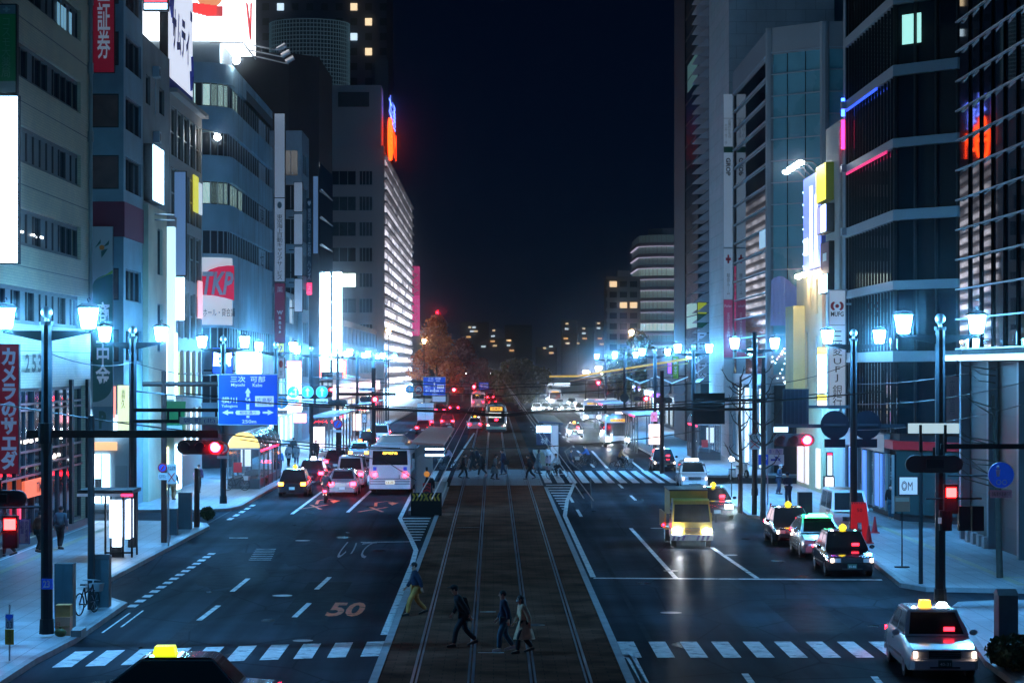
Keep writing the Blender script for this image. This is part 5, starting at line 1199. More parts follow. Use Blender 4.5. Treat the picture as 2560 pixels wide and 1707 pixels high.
# brown mast with the blue guide sign
Y = 100.8; xm = XP(410,Y)
t = mast('sign_mast', 'brown steel mast holding the big blue road sign', xm, Y, 7.3, .13, [([(xm-.9,Y,ZP(960,Y)),(XP(560,Y),Y,ZP(960,Y))], .1)], M_BROWN)
def guide(name, lab, rect, Y, small=False):
    g = sign(name, lab, 'road sign', rect, Y, [(0,1,M_WHITE)], [], depth=.06, frame=M_GALV, rim=.0)
    x0, x1 = XP(rect[0],Y), XP(rect[1],Y); z1, z0 = ZP(rect[2],Y), ZP(rect[3],Y); Wd, Hh = x1-x0, z1-z0
    MB().box(x0+.03,Y-.035,z0+.03,x1-.03,Y-.021,z1-.03).build('panel', M_BLUEP, g)
    M_GW = mat('retroreflective_white', (.75,.78,.82), .4, emis=(.7,.85,1.0), es=.35)  # reflected light on the white is put in as a faint glow
    T = lambda s, a, b, c, d, m=M_GW: lettering(s, m, g, (x0+Wd*(a+b)/2, Y-.05, z1-Hh*(c+d)/2), LX, Wd*(b-a), Hh*(d-c), .012)
    T('三次', .21, .46, .04, .16); T('可部', .54, .79, .04, .16); T('Miyoshi', .22, .45, .18, .26); T('Kabe', .58, .74, .18, .25)
    T('横川', .06, .32, .45, .57); T('Yokogawa', .06, .33, .595, .67)
    a = MB(); X = lambda f: x0+Wd*f; Z = lambda f: z1-Hh*f
    a.prism([(X(.475),Z(.86)),(X(.525),Z(.86)),(X(.525),Z(.37)),(X(.55),Z(.37)),(X(.5),Z(.27)),(X(.45),Z(.37)),(X(.475),Z(.37))], 'xz', Y-.048, Y-.036)
    a.prism([(X(.07),Z(.755)),(X(.17),Z(.70)),(X(.17),Z(.735)),(X(.83),Z(.735)),(X(.83),Z(.70)),(X(.93),Z(.755)),(X(.83),Z(.81)),(X(.83),Z(.775)),(X(.17),Z(.775)),(X(.17),Z(.81))], 'xz', Y-.049, Y-.037)
    a.prism([(X(.62),Z(.43)),(X(.93),Z(.43)),(X(.93),Z(.64)),(X(.62),Z(.64))], 'xz', Y-.0485, Y-.0365); a.build('arrow', M_GW, g)
    s = MB(); s.prism([(X(.43),Z(.45)),(X(.57),Z(.45)),(X(.58),Z(.52)),(X(.5),Z(.60)),(X(.42),Z(.52))], 'xz', Y-.058, Y-.05); s.prism([(X(.28),Z(.70)),(X(.72),Z(.70)),(X(.75),Z(.755)),(X(.72),Z(.815)),(X(.28),Z(.815)),(X(.25),Z(.755))], 'xz', Y-.058, Y-.05); s.build('shield', M_BLUEP, g)
    w = MB(); w.prism([(X(.31),Z(.715)),(X(.69),Z(.715)),(X(.71),Z(.755)),(X(.69),Z(.80)),(X(.31),Z(.80)),(X(.29),Z(.755))], 'xz', Y-.064, Y-.059); w.build('name_field', M_GW, g)
    lettering('54', M_GW, g, (X(.5),Y-.062,Z(.505)), LX, Wd*.09, Hh*.07, .02); lettering('相生通り', M_NAVY, g, (X(.5),Y-.068,Z(.757)), LX, Wd*.28, Hh*.065); lettering('広島駅', M_NAVY, g, (X(.775),Y-.054,Z(.51)), LX, Wd*.25, Hh*.085); lettering('Hiroshima Sta.', M_NAVY, g, (X(.775),Y-.054,Z(.595)), LX, Wd*.25, Hh*.045)
    lettering('250m', M_GW, g, (X(.52),Y-.05,Z(.93)), LX, Wd*.24, Hh*.07, .01)
    return g
guide('road_guide_sign', 'large blue road guide sign for Miyoshi, Kabe and Yokogawa over the left pavement edge', (545,695,935,1062), 100.6)
guide('road_guide_sign', 'small far blue road guide sign in front of the autumn tree', (1058,1114,942,988), 300)
sign('far_sign_plate', 'pale grey plate hanging under the far blue guide sign', 'sign', (1080,1115,989,1005), 300, [(0,1,M_WPAN)], depth=.1)
# round blue signs row
Y = 160
t = thing('sign_gantry_arm', 'dark arm carrying the row of round blue arrow signs on the left', 'signal arm', (-13,160.3,5))
MB().box(-14.3,160.2,ZP(990,Y),XP(822,Y),160.32,ZP(985,Y)).build('arm', M_STEEL, t)
def arrow_disc(px, py, Y, kind, lab, r=.40, plate=True):
    x, z = XP(px,Y), ZP(py,Y)
    t = thing('direction_sign', lab, 'road sign', (x,Y,z-r))
    MB().disc((x,Y+.02,z), r, axis='y', t=.04).build('rim', M_WHITE, t); MB().disc((x,Y-.004,z), r*.95, axis='y', t=.008).build('disc', mat('sky_blue_sign', (.02,.30,.75), .4, emis=(.05,.45,1), es=.35), t)
    a = MB(); a.prism([(x-.06,z-r*.7),(x+.06,z-r*.7),(x+.06,z+r*.2),(x+r*.42,z+r*.2),(x,z+r*.8),(x-r*.42,z+r*.2),(x-.06,z+r*.2)] if kind == 'up' else [(x+.12,z-r*.6),(x+.22,z-r*.6),(x+.22,z+r*.3),(x+r*.7,z+r*.3),(x+.17,z+r*.75),(x-.03,z+r*.3),(x+.12,z+r*.3)], 'xz', Y-.02, Y-.009)
    if kind != 'up': a.prism([(x-r*.7,z-r*.3),(x-r*.2,z+.02),(x-r*.2,z-r*.2),(x+.1,z-r*.2),(x+.1,z-r*.42),(x-r*.2,z-r*.42),(x-r*.2,z-r*.62)], 'xz', Y-.02, Y-.009)
    a.build('arrow', M_WHITE, t)
    if plate:
        MB().box(x-.38,Y,z-r-.36,x+.38,Y+.03,z-r-.05).build('plate', M_WHITE, t); lettering('大型車', M_INK, t, (x,Y-.01,z-r-.2), LX, .6, .14)
arrow_disc(733,980,160,'fork','round blue sign with a left fork arrow, first of the row beside the guide sign')
arrow_disc(769,980,160,'up','round blue straight arrow sign in the middle of the row')
arrow_disc(805,980,160,'up','round blue straight arrow sign at the right end of the row')
arrow_disc(704,1006,150,'up','round blue straight arrow sign half hidden behind the guide sign')
arrow_disc(1024,973,310,'up','far round blue arrow sign left of the small guide sign', .55, False)
def red_ring(px, py, Y, lab, r=.35, inner=M_WHITE, name='prohibition_sign', plate=True, mark='⊃'):
    x, z = XP(px,Y), ZP(py,Y); t = thing(name, lab, 'road sign', (x,Y,z-r))
    MB().disc((x,Y+.02,z), r, axis='y', t=.04).build('rim', M_REDP, t); MB().disc((x,Y-.004,z), r*.76, axis='y', t=.008).build('disc', inner, t)
    if mark: lettering(mark, M_NAVY if inner is M_WHITE else M_REDP, t, (x,Y-.012,z), LX, r*.9, r*.9, .03)
    if plate: MB().box(x-.3,Y,z-r-.22,x+.3,Y+.03,z-r-.06).build('plate', M_WHITE, t)
red_ring(1047,974,310,'far round red ringed no turn sign beside the small guide sign', .55)
red_ring(557,1120,127.5,'round red ringed sign on the third left lamp post, right of the big red signal', .33)
red_ring(844,1060,172,'round no parking sign on a blue post near the taxis', .36, M_BLUEP, mark='/')
t = mast('sign_post', 'stout blue grey post under the round no parking sign', XP(847,173), 173, 3.6, .22)
# parking sign cluster at the box post on the left
Y = 99; x = XP(421,Y)
t = mast('sign_post', 'thin steel post carrying a no parking disc and a white regulation board', x, Y, ZP(1160,Y), .045, m=M_GALV)
red_ring(406,1169,98.8,'round no parking disc beside the white regulation board on the left pavement', .19, M_BLUEP, mark='/', plate=False)
sign('regulation_board', 'white regulation board with a red crossed diagram on the thin post', 'sign', (417,441,1160,1209), 98.9, [(0,1,mat('white_board', (.62,.63,.64), .5))], [('✕', .15, .85, .42, .9, M_REDP), ('大型貨物', .1, .9, .08, .3, M_INK)], depth=.03, rim=.0)
sign('regulation_plate', 'small white plate with black characters below the no parking disc', 'sign', (396,419,1182,1199), 98.7, [(0,1,M_WHITE)], [('駐車禁止', .1, .9, .2, .8, M_INK)], depth=.03, rim=.0)
sign('hatched_plate', 'small pale hatched plate on the far left signal arm', 'sign', (904,918,1033,1057), 168, [(0,1,M_WPAN)], [('✕', .2,.8,.3,.8, M_INK)], depth=.03)
# second red signal with its mast (left, at the far crossing)
Y = 166
t = mast('signal_mast', 'dark mast of the far left signal with a long arm', XP(934,172), 172, 7.4, .17, [([(XP(846,172),172,ZP(985,172)),(XP(990,172),172,ZP(985,172))], .11)])
vsignal('traffic_signal', XP(899,Y), XP(946,Y), ZP(998,Y), Y, 'red traffic signal over the left lanes at the far crossing')
vsignal('traffic_signal', XP(821,Y), XP(868,Y), ZP(1006,Y), Y, 'dark back of a signal left of the far red signal', back=True)
sign('junction_name_plate', 'pale far junction plate above the red signal at the far crossing', 'sign', (898,936,969,978), 165, [(0,1,M_WHITE)], [('本  通', .15,.85,.15,.85,M_NAVY)], depth=.04, rim=0)
t = thing('lit_hazard_sign', 'pinkish lit rectangular sign hanging above the left pavement', 'sign', (XP(748,150),150,3))
MB().box(XP(735,150),150,ZP(1056,150),XP(765,150),150.2,ZP(1034,150)).build('panel', glow('pink_sign_glow', (1.0,.35,.45), 5), t)
for px, py, Y, lab in ((1133,974,420,'far red signal under the autumn trees, left one'),(1183,967,500,'far red signal under the autumn trees, right one'),(1494,957,430,'far red signal beside the bridge floodlights')):
    vsignal('traffic_signal', XP(px-26,Y), XP(px+8,Y), ZP(py,Y), Y, lab)
    mast('signal_pole', 'thin pole of the '+lab, XP(px-30,Y), Y+.3, ZP(py-6,Y), .1, [([(XP(px-30,Y),Y+.3,ZP(py-5,Y)),(XP(px+8,Y),Y+.3,ZP(py-5,Y))], .06)])
t = sign('route_shield_sign', 'far small blue house shaped sign right of the far red signals', 'road sign', (1197,1222,955,974), 440, [(0,1,M_BLUEP)], [('平和', .1,.9,.2,.8,M_WTXT)], depth=.1)
# right hand signals
Y = 108; 
t = thing('signal_gantry', 'dark horizontal arm with two blank round signs on the second right lamp post', 'signal arm', (15.7,Y,5))
MB().box(XP(1938,Y), Y-.06, ZP(1069,Y), XP(2262,Y), Y+.06, ZP(1060,Y)).build('arm', M_STEEL, t); MB().box(XP(2022,Y), Y-.04, ZP(1020,Y), XP(2133,Y), Y+.04, ZP(1013,Y)).build('arm', M_STEEL, t)
vsignal('traffic_signal', XP(1931,Y), XP(2034,Y), ZP(1099,Y), Y-.3, 'big red traffic signal over the right pavement beside the round dark signs')
for px, lab in ((2087,'left of two dark backs of round road signs on the right arm'),(2167,'right of two dark backs of round road signs on the right arm')):
    x, z = XP(px,107.5), ZP(1062,107.5); t = thing('round_sign_disc', lab, 'road sign', (x,107.5,z-.65))
    MB().disc((x,107.5,z), .64, axis='y', t=.05).build('disc', mat('sign_back_grey', (.007,.007,.010), .9, spec=.0), t); MB().box(x-.46,107.48,z-1.0,x+.46,107.53,z-.62).build('plate', mat('sign_back_grey', (.007,.007,.010), .9, spec=.0), t)
    MB().box(x-.5,107.44,z-.05,x+.5,107.475,z+.05).build('bracket', M_STEEL, t)
t = sign('dark_sign_board', 'dark ribbed rectangular back of a road sign above the big red signal', 'road sign', (1957,2022,972,1062), 108, [(0,1,mat('sign_back_grey', (.007,.007,.010), .9, spec=.0))], depth=.08)
r = MB(); [r.box(XP(1957+10*k,108)-.01,107.95,ZP(1062,108),XP(1957+10*k,108)+.01,107.979,ZP(972,108)) for k in range(1,7)]; r.build('rib', M_STEEL, t)
sign('lit_plate', 'bright white plate on the arm above the big red signal', 'sign', (1934,1970,1067,1080), 107.7, [(0,1,E_PALE)], depth=.03, rim=0)
sign('one_way_board', 'white board with a blue right arrow and kanji at the side street', 'sign', (1921,1960,1136,1162), 128, [(0,1,M_WHITE)], [('→', .15,.85,.15,.85,M_NAVY,dict(bold=.06))], depth=.05, rim=0)
sign('moped_plate', 'pink tinted plate with kanji above the blue arrow board', 'sign', (1917,1958,1121,1135), 128, [(0,1,mat('pink_plate', (.6,.45,.5), .5))], [('車・原付', .12,.9,.12,.88,M_NAVY)], depth=.05, rim=0)
sign('parking_board', 'blue half of the arrow board showing a white letter', 'sign', (1896,1920,1136,1162), 128.2, [(0,1,M_BLUEP)], [('P', .5,.9,.15,.85,M_WTXT)], depth=.05, rim=0)
mast('sign_post', 'thin post behind the blue arrow board', XP(1919,128.4), 128.4, 3.3, .04, m=M_GALV)
sign('regulation_board', 'white crossed out regulation board on the right pole pair', 'sign', (1873,1901,1085,1123), 118, [(0,1,mat('white_board', (.62,.63,.64), .5))], [('✕', .1,.9,.4,.92,M_REDP), ('大型', .1,.6,.08,.32,M_INK)], depth=.05, rim=0)
mast('utility_pole', 'left of two tall dark poles beside the bare street tree', XP(1886,120), 120, 9.2, .13, [([(XP(1740,120),120,ZP(1000,120)),(XP(1905,120),120,ZP(1000,120))], .07),([(XP(1690,120),120,ZP(1023,120)),(XP(1890,120),120,ZP(1023,120))], .07)])
mast('utility_pole', 'right of two tall dark poles beside the bare street tree', XP(1909,118), 118, 7.4, .11)
t = sign('dark_sign_board', 'wide dark back of a guide sign behind the bare trees on the right', 'road sign', (1732,1812,982,1060), 168, [(0,1,mat('sign_back_grey', (.007,.007,.010), .9, spec=.0))], depth=.08)
Y = 166
t = mast('signal_mast', 'dark mast with long arm at the far crossing, right side', XP(1655,Y), Y, 7.2, .16, [([(XP(1480,Y),Y,ZP(1023,Y)),(XP(1735,Y),Y,ZP(1023,Y))], .08)])
vsignal('traffic_signal', XP(1583,Y), XP(1622,Y), ZP(996,Y), Y-.2, 'red traffic signal left of the round white signs at the far crossing')
vsignal('traffic_signal', XP(1636,Y), XP(1682,Y), ZP(1000,Y), Y, 'dark back of a signal right of the red one at the far crossing', back=True)
sign('pink_plate', 'pink plate with a crossed mark on the far right mast', 'sign', (1627,1643,1030,1053), 165.7, [(0,1,glow('pink_plate_glow', (1.0,.35,.75), .8))], [('✕', .2,.8,.2,.8,M_INK)], depth=.05, rim=0)
for px, lab in ((1660,'left of two pale half hidden round signs at the far crossing'),(1698,'right of two pale half hidden round signs at the far crossing')):
    x, z = XP(px,169), ZP(972,169); t = thing('round_sign_disc', lab, 'road sign', (x,169,z-.4))
    MB().disc((x,169,z), .42, axis='y', t=.05).build('disc', mat('pale_sign_back', (.35,.37,.42), .4), t); MB().box(x-.4,169,z-.85,x+.4,169.04,z-.45).build('plate', mat('pale_sign_back', (.35,.37,.42), .4), t)
mast('signal_pole', 'dark pole near the far right bus', XP(1561,230), 230, 9.1, .12)
t = thing('pole_banner', 'dark roundel on the pole near the far right bus', 'road sign', (XP(1561,229),229,3)); MB().disc((XP(1561,229.7),229.7,ZP(995,229)), .42, axis='y').build('disc', M_STEEL, t)
# right near post equipment
Y = 74.2
t = thing('signal_gantry', 'long grey arm running out of the right edge from the nearest right lamp post', 'signal arm', (14,Y,5))
MB().box(XP(2351,Y), Y-.05, ZP(1122,Y), XP(2640,Y), Y+.05, ZP(1109,Y)).build('arm', M_POLE, t)
vsignal('traffic_signal', XP(2264,73.8), XP(2408,73.8), ZP(1160,73.8), 73.8, 'grey back of a large road signal on the nearest right lamp post', back=True)
t = sign('blank_white_plate', 'blank white plate back on two struts above the grey signal back', 'sign', (2270,2398,1058,1083), 73.9, [(0,1,mat('glowing_plate_back', (.62,.68,.70), .45, emis=(.6,.85,.95), es=.7))], depth=.04, rim=0)  # glow put into the plate stands for lamplight on it
[MB().box(XP(px,73.7)-.04,73.78,ZP(1130,73.7),XP(px,73.7)+.04,73.86,ZP(1062,73.7)).build('strut', M_POLE, t) for px in (2303,2365)]
x, z = XP(2503,74), ZP(1187,74); t = thing('cycle_path_sign', 'round blue pedestrian and cycle sign with a white plate on the right edge', 'road sign', (x,74,z-.8))
MB().disc((x,74.02,z), .405, axis='y', t=.04).build('rim', M_WHITE, t); MB().disc((x,73.996,z), .39, axis='y', t=.008).build('disc', M_BLUEP, t)
pi = MB(); pi.sphere((x-.1,73.985,z+.24), .045,.01,.055); pi.prism([(x-.17,z+.17),(x-.03,z+.17),(x-.06,z-.05),(x-.14,z-.05)], 'xz', 73.98, 73.991); pi.ring((x-.08,73.986,z-.22), .07, .012, 'y'); pi.ring((x+.1,73.986,z-.22), .07, .012, 'y'); pi.build('pictogram', mat('dim_white_pictogram', (.4,.5,.7), .5), t)
MB().box(x-.33,74,z-.70,x+.33,74.03,z-.46).build('plate', mat('pink_plate', (.6,.45,.5), .5), t); lettering('自転車歩道通行可', M_INK, t, (x,73.99,z-.58), LX, .58, .13)
MB().tube([(XP(2370,74),74.05,z-.02),(x,74.05,z-.02)], .03).build('arm', M_STEEL, t)
x, z = XP(2377,74), ZP(1230,74); t = thing('pedestrian_signal', 'red pedestrian signal in dark housing on the nearest right lamp post', 'pedestrian signal', (x,74,z-.6))
MB().cbox(x-.02,73.95,z-.2,.42,.25,.9).build('housing', M_STEEL, t); MB().cbox(x-.02,73.8,z,.3,.03,.28).build('lens', glow('pedestrian_red_lens', (1.0,.012,.012), 45), t); MB().cbox(x-.02,73.8,z-.4,.3,.03,.28).build('lens', M_LENS, t)
t = thing('pedestrian_signal', 'dark pedestrian signal pair seen from behind, right of the nearest right post', 'pedestrian signal', (XP(2430,74),74,2.5))
for px in (2410,2443): MB().cbox(XP(px,74),74,ZP(1295,74),.36,.3,.75).build('housing', M_STEEL, t)
MB().tube([(XP(2315,74),74.05,ZP(1246,74)),(XP(2455,74),74.05,ZP(1246,74))], .03).build('bracket', M_STEEL, t)
t = thing('push_button_box', 'dark speaker drum and call box strapped to the nearest right lamp post', 'call box', (XP(2357,74),74,2))
MB().cyl((XP(2362,74),73.9,ZP(1325,74)),(XP(2362,74),73.9,ZP(1275,74)), .2).build('drum', M_STEEL, t); MB().cbox(XP(2351,73.6),73.7,ZP(1299,74),.1,.05,.18).build('label_plate', M_WPAN, t)
xp, yp = G(2302,1470); t = mast('sign_post', 'slim grey green post left of the nearest right lamp post', xp, yp, ZP(1082,yp), .075, m=M_POLE)
t = thing('bus_stop_notice', 'small notice board on a thin stand on the right pavement', 'notice stand', (*G(2255,1428),.15)); x, y = G(2255,1428)
MB().cyl((x,y,.15),(x,y,2.2), .025).build('post', M_STEEL, t); MB().cyl((x,y,.15),(x,y,.19), .28).build('foot', M_STEEL, t); MB().box(x-.28,y-.05,ZP(1278,y),x+.28,y-.02,ZP(1240,y)).build('board', mat('brown_notice', (.35,.18,.12), .6), t)
MB().box(x-.25,y-.056,ZP(1253,y),x+.25,y-.051,ZP(1243,y)).build('heading', mat('pale_heading', (.5,.42,.35), .6), t)

# ================================================================ STREET FURNITURE
def cabinet(name, lab, px, py, w, d, h, m, roof=.0):
    x, y = G(px, py); t = thing(name, lab, 'utility cabinet', (x,y,.15))
    b = MB().box(x-w/2,y-d/2,.15,x+w/2,y+d/2,h); b.build('body', m, t)
    if roof: MB().loft([[(x-w/2-.02,y-d/2-.02,h),(x+w/2+.02,y-d/2-.02,h),(x+w/2+.02,y+d/2+.02,h),(x-w/2-.02,y+d/2+.02,h)],[(x-w/2,y-.02,h+roof),(x+w/2,y-.02,h+roof),(x+w/2,y+.02,h+roof),(x-w/2,y+.02,h+roof)]]).build('roof', m, t)
    dd = MB(); dd.box(x-w*.46,y-d/2-.012,.28,x-.01,y-d/2-.001,h-.08); dd.box(x+.01,y-d/2-.012,.28,x+w*.46,y-d/2-.001,h-.08); dd.build('door', m, t)
    return t
M_CAB = mat('dark_teal_cabinet', (.025,.05,.06), .45, var=.2); M_CABB = mat('blue_grey_cabinet', (.06,.11,.15), .45, var=.15)
cabinet('utility_cabinet', 'tall dark cabinet behind the nearest left lamp post', 163,1580,.52,.5,1.95,M_CAB)
cabinet('utility_cabinet', 'dark ridged roof cabinet beside the grey pole on the left kerb', 254,1528,.52,.5,1.62,M_CAB,.13)
cabinet('utility_cabinet', 'plum dark cabinet at the foot of the brown sign mast', 427,1345,.58,.5,1.3,M_CAB)
cabinet('utility_cabinet', 'tall plum cabinet with white top box near the kerb corner', 463,1330,.58,.5,1.8,M_CAB)
cabinet('utility_cabinet', 'blue cabinet with a peaked roof at the bottom right corner', 2515,1640,.5,.6,1.6,M_CABB,.15)
cabinet('utility_cabinet', 'grey green cabinet behind the taxi rank', 2012,1308,.66,.5,1.5,M_POLE)
t = mast('street_pole', 'plain grey pole in front of the ridged cabinet on the left kerb', *G(228,1535), ZP(1032,77), .115, m=M_POLE)
for px, py, lab in ((492,1325,'thick brown post right of the plum cabinet with a red edge light'),(2063,1285,'short stout dark bollard post behind the green roofed taxi')):
    x, y = G(px,py); t = mast('post', lab, x, y, ZP(1170 if px < 600 else 1220, y), .14, m=M_BROWN if px < 600 else M_STEEL)
x, y = G(470,1210); 
# cardboard boxes and bag by the first post
x, y = G(160,1600); bx = thing('cardboard_box', 'brown cardboard box, upper of two stacked behind the lamp post', 'box', (x,y,.62)); M_CARD = mat('cardboard', (.62,.26,.09), .8, var=.15)
MB().box(x-.2,y-.2,.66,x+.2,y+.2,.98).build('carton', M_CARD, bx)
fl = MB(); fl.box(x-.2,y-.205,.97,x-.005,y+.2,.985); fl.box(x+.005,y-.205,.97,x+.2,y+.2,.985); fl.build('flap', M_CARD, bx)
bx = thing('cardboard_box', 'pale pink cardboard box with a red print, lower of two stacked', 'box', (x,y,.15)); MB().box(x-.2,y-.22,.15,x+.2,y+.22,.655).build('carton', mat('pink_cardboard', (.85,.38,.25), .8, var=.1), bx); lettering('日', M_REDP, bx, (x-.12,y-.225,.45), LX, .1, .13); MB().box(x-.2,y-.223,.39,x+.2,y-.2205,.41).build('tape', M_CARD, bx)
bx = thing('rubbish_bag', 'small dark olive rubbish bag in front of the stacked boxes', 'bag', (x+.0,y-.4,.15)); g = MB().sphere((x-.02,y-.42,.26), .17,.13,.12); g.build('bag', mat('olive_bag', (.12,.10,.03), .4, bump=.5, bscale=12), bx, smooth=1); MB().cyl((x-.02,y-.42,.36),(x-.02,y-.42,.42), .03,.05).build('knot', mat('olive_bag', (.12,.10,.03), .4), bx)
bx = thing('kerb_block', 'pale concrete block at the kerb edge beside the boxes', 'block', (x+.42,y-.2,.15)); MB().box(x+.28,y-.55,.15,x+.56,y+.3,.33).build('block', M_CONC, bx)
# phone kiosk / bus stop advert shelter
t = thing('lit_kiosk', 'brilliantly lit white advertising kiosk with a glass roof on the left pavement', 'kiosk', (*G(292,1400),.15)); x, y = G(292,1400)
MB().box(x-1.35,y-1.0,2.62,x+.75,y+1.3,2.76).build('roof', M_POLE, t); MB().box(x-1.36,y-1.05,2.52,x+.3,y-.98,2.63).build('roof_sign', M_WPAN, t)
MB().box(x-.12,y-.35,.55,x+.22,y-.2,2.05).build('advert_panel', glow('advert_light_box', (.72,.86,1.0), 6), t); MB().box(x-.34,y+.3,.85,x+.2,y+.36,2.32).build('advert_panel', glow('advert_light_box_soft', (.65,.82,1.0), 3), t); MB().box(x+.38,y-.4,.85,x+.56,y+.6,2.35).build('advert_panel', glow('advert_light_box_blue', (.55,.7,1.0), 3.5), t)
fr = MB(); [fr.box(x+a,y+b_,.15,x+a+.07,y+b_+.07,2.62) for a, b_ in ((-.40,-.5),(.28,-.5),(.62,-.5),(-.4,.8),(.62,.8))]; fr.box(x-.4,y-.5,.3,x+.7,y-.44,.36); fr.box(x-.14,y-.36,.15,x+.24,y-.19,.55); fr.box(x-.12,y-.36,1.72,x+.22,y-.352,1.74); fr.box(x-.12,y-.36,1.0,x+.22,y-.352,1.02); fr.build('frame', M_STEEL, t)
MB().box(x+.33,y-1.0,2.52,x+.76,y-.95,2.62).build('red_edge_light', glow('red_edge_light', (1.0,.02,.08), 6), t)
M_GALVD = mat('dull_steel_post', (.16,.19,.21), .45, .3)
def shelter(name, lab, px, py, Y, w, L, h, mirror=1):
    x = XP(px, Y); t = thing(name, lab, 'bus shelter', (x,Y+L/2,.15)); z0 = .15; r = w/2
    arc_ = [(x-r*math.cos(math.radians(a)), h+r*.98*math.sin(math.radians(a))) for a in range(0,181,15)]
    MB().prism(arc_, 'xz', Y, Y+.12).build('end_light', glow('warm_shelter_light', (1.0,.72,.20), 1.5), t)
    rf = MB(); rf.loft([[(a,Y+.13,c) for a,c in arc_],[(a,Y+L,c) for a,c in arc_]], cap=False, closed=False); rf.build('roof', mat('smoky_vault_roof', (.10,.09,.06), .2), t)
    for k in range(6):
        yy = Y+.13+(L-.13)*k/5; MB().tube([(a,yy,c+.01) for a,c in arc_], .04).build('rib', M_GALV, t)
    MB().box(x-r-.03,Y-.02,h-.1,x+r+.03,Y+.1,h).build('rib', M_GALV, t)
    [MB().box(x+s*r-.05,Y+L*k/5+.01,z0,x+s*r+.05,Y+L*k/5+.09,h).build('post', M_GALVD, t) for s in (-1,1) for k in range(6)]; MB().box(x-.06,Y,z0,x+.06,Y+.08,h-.1).build('post', M_GALVD, t)
    gl_ = MB(); gl_.box(x-r,Y+.02,.9,x+r,Y+.05,h-.12); gl_.build('glass_end', M_SHG, t)
    for s in (-1, 1): MB().box(x+s*r-.02,Y+.1,.8,x+s*r+.02,Y+L-.1,h-.2).build('glass_side', M_SHG, t)
    MB().box(x-r,Y-.01,z0,x+r,Y+L,.75).build('plinth', mat('dark_shelter_plinth', (.05,.06,.07), .6), t)
    rl = MB(); rl.box(x+mirror*(r+.03),Y+.5,h-.25,x+mirror*(r+.07),Y+L*.9,h-.13); rl.build('red_edge_light', glow('red_edge_light', (1.0,.02,.08), 6), t)
    MB().box(x-.6,Y-.04,1.15,x-.1,Y-.012,1.75).build('notice', M_REDP, t); MB().box(x-.2,Y+.3,1.5,x+.4,Y+.34,2.7).build('timetable', E_PALE, t)
    return t
shelter('bus_shelter', 'vaulted glass bus shelter with a glowing yellow end on the left pavement', 609, 1118, 145, 1.9, 14, 2.62)
shelter('bus_shelter', 'vaulted glass bus shelter with a glowing yellow end on the right pavement', 1773, 1080, 190, 1.75, 10, 3.0, -1)
for lab, xa, xb, Y, L, zr in (('long flat roofed bus shelter on the left before the arcade', -13.6, -9.9 if False else -11.6, 196, 26, 3.3),('second flat roofed bus shelter farther along the left pavement', -13.6, -11.6, 250, 30, 3.4),('flat roofed bus shelter on the right pavement beyond the crossing', 12.0, 14.6, 205, 22, 3.2),('second flat roofed shelter on the right with a pale sign board', 11.8, 14.6, 262, 26, 3.3)):
    t = thing('bus_shelter', lab, 'bus shelter', ((xa+xb)/2-.6 if xa < 0 else (xa+xb)/2, Y+L/2, .15))
    if xa < 0: xa -= 1.4; xb -= .9
    rf = MB(); rf.loft([[(xa,yy,zr),(xb,yy,zr+.15),(xb,yy,zr+.3),(xa,yy,zr+.15)] for yy in (Y, Y+L)]); rf.build('roof', mat('plum_grey_roof', (.34,.28,.35), .5), t)
    [MB().box(xx-.05,Y+L*k/6+.05,.15,xx+.05,Y+L*k/6+.15,zr+.05).build('post', M_GALVD, t) for xx in (xa+.2, xb-.2) for k in range(7)]
    MB().box(xa+.3,Y+.5,.5,xa+.34,Y+L-.5,zr-.3).build('glass_side', M_SHG, t)
    MB().box(xa+.4 if xa < 0 else xb-1.4,Y+.3,.9,xa+1.3 if xa < 0 else xb-.4,Y+.4,2.6).build('advert_panel', glow('rosy_advert', (1.0,.75,.72), 2.5), t)
    MB().box(xb+.0 if xa < 0 else xa-.04,Y+.5,zr+.02,xb+.04 if xa < 0 else xa,Y+8,zr+.12).build('red_edge_light', glow('red_edge_light', (1.0,.02,.08), 6), t)

# ---- tram stops
def tram_stop(lab, x0, x1, Y0, Y1, xw, roofm, rz, ra, rb, flip=1):
    t = thing('tram_stop', lab, 'tram stop', ((x0+x1)/2,(Y0+Y1)/2,0))
    MB().box(x0,Y0,0,x1,Y1,.22).build('platform', M_CONC, t)
    MB().box(x0+.2,Y0+.3,.221,x0+.7,Y1-.3,.226).build('tactile_strip', M_TACT, t)
    rf = MB(); rf.loft([[(x0-.1,yy,rz),(x1+.25,yy,rz-.12),(x1+.25,yy,rz),(x0-.1,yy,rz+.12)] for yy in (ra, rb)]); rf.build('roof', roofm, t)
    n = 7
    for k in range(n): yy = ra+.4+(rb-ra-.8)*k/(n-1); MB().box(xw-.05,yy-.05,.22,xw+.05,yy+.05,rz).tube([(xw,yy,rz-.7),((x0+x1)/2+flip*.5,yy,rz-.05)], .03).build('post', M_GALV, t)
    sc = MB(); sc.box(xw-.03,ra+.3,.4,xw+.03,rb-.3,rz-.25); sc.build('screen', mat('ribbed_screen', (.62,.68,.72), .4), t)
    rl = MB(); [rl.box(xw-.06,ra+.3+k*.6,.4,xw+.06,ra+.36+k*.6,rz-.25) for k in range(int((rb-ra-.6)/.6))]; rl.build('screen_rib', M_GALV, t)
    return t
ts = tram_stop('tram stop platform on the left of the tracks with a flat brown roof', -4.3, -2.9, 122, 153, -4.15, mat('brown_stop_roof', (.62,.26,.20), .6), 3.35, 129, 164, 1)
bp = thing('chevron_barrier', 'black barrier with yellow chevrons at the near end of the tram stop', 'barrier', (-3.5,121.6,0))
MB().box(-4.15,121.5,0,-2.6,121.75,1.15).build('barrier_wall', M_STEEL, bp)
cv = MB()
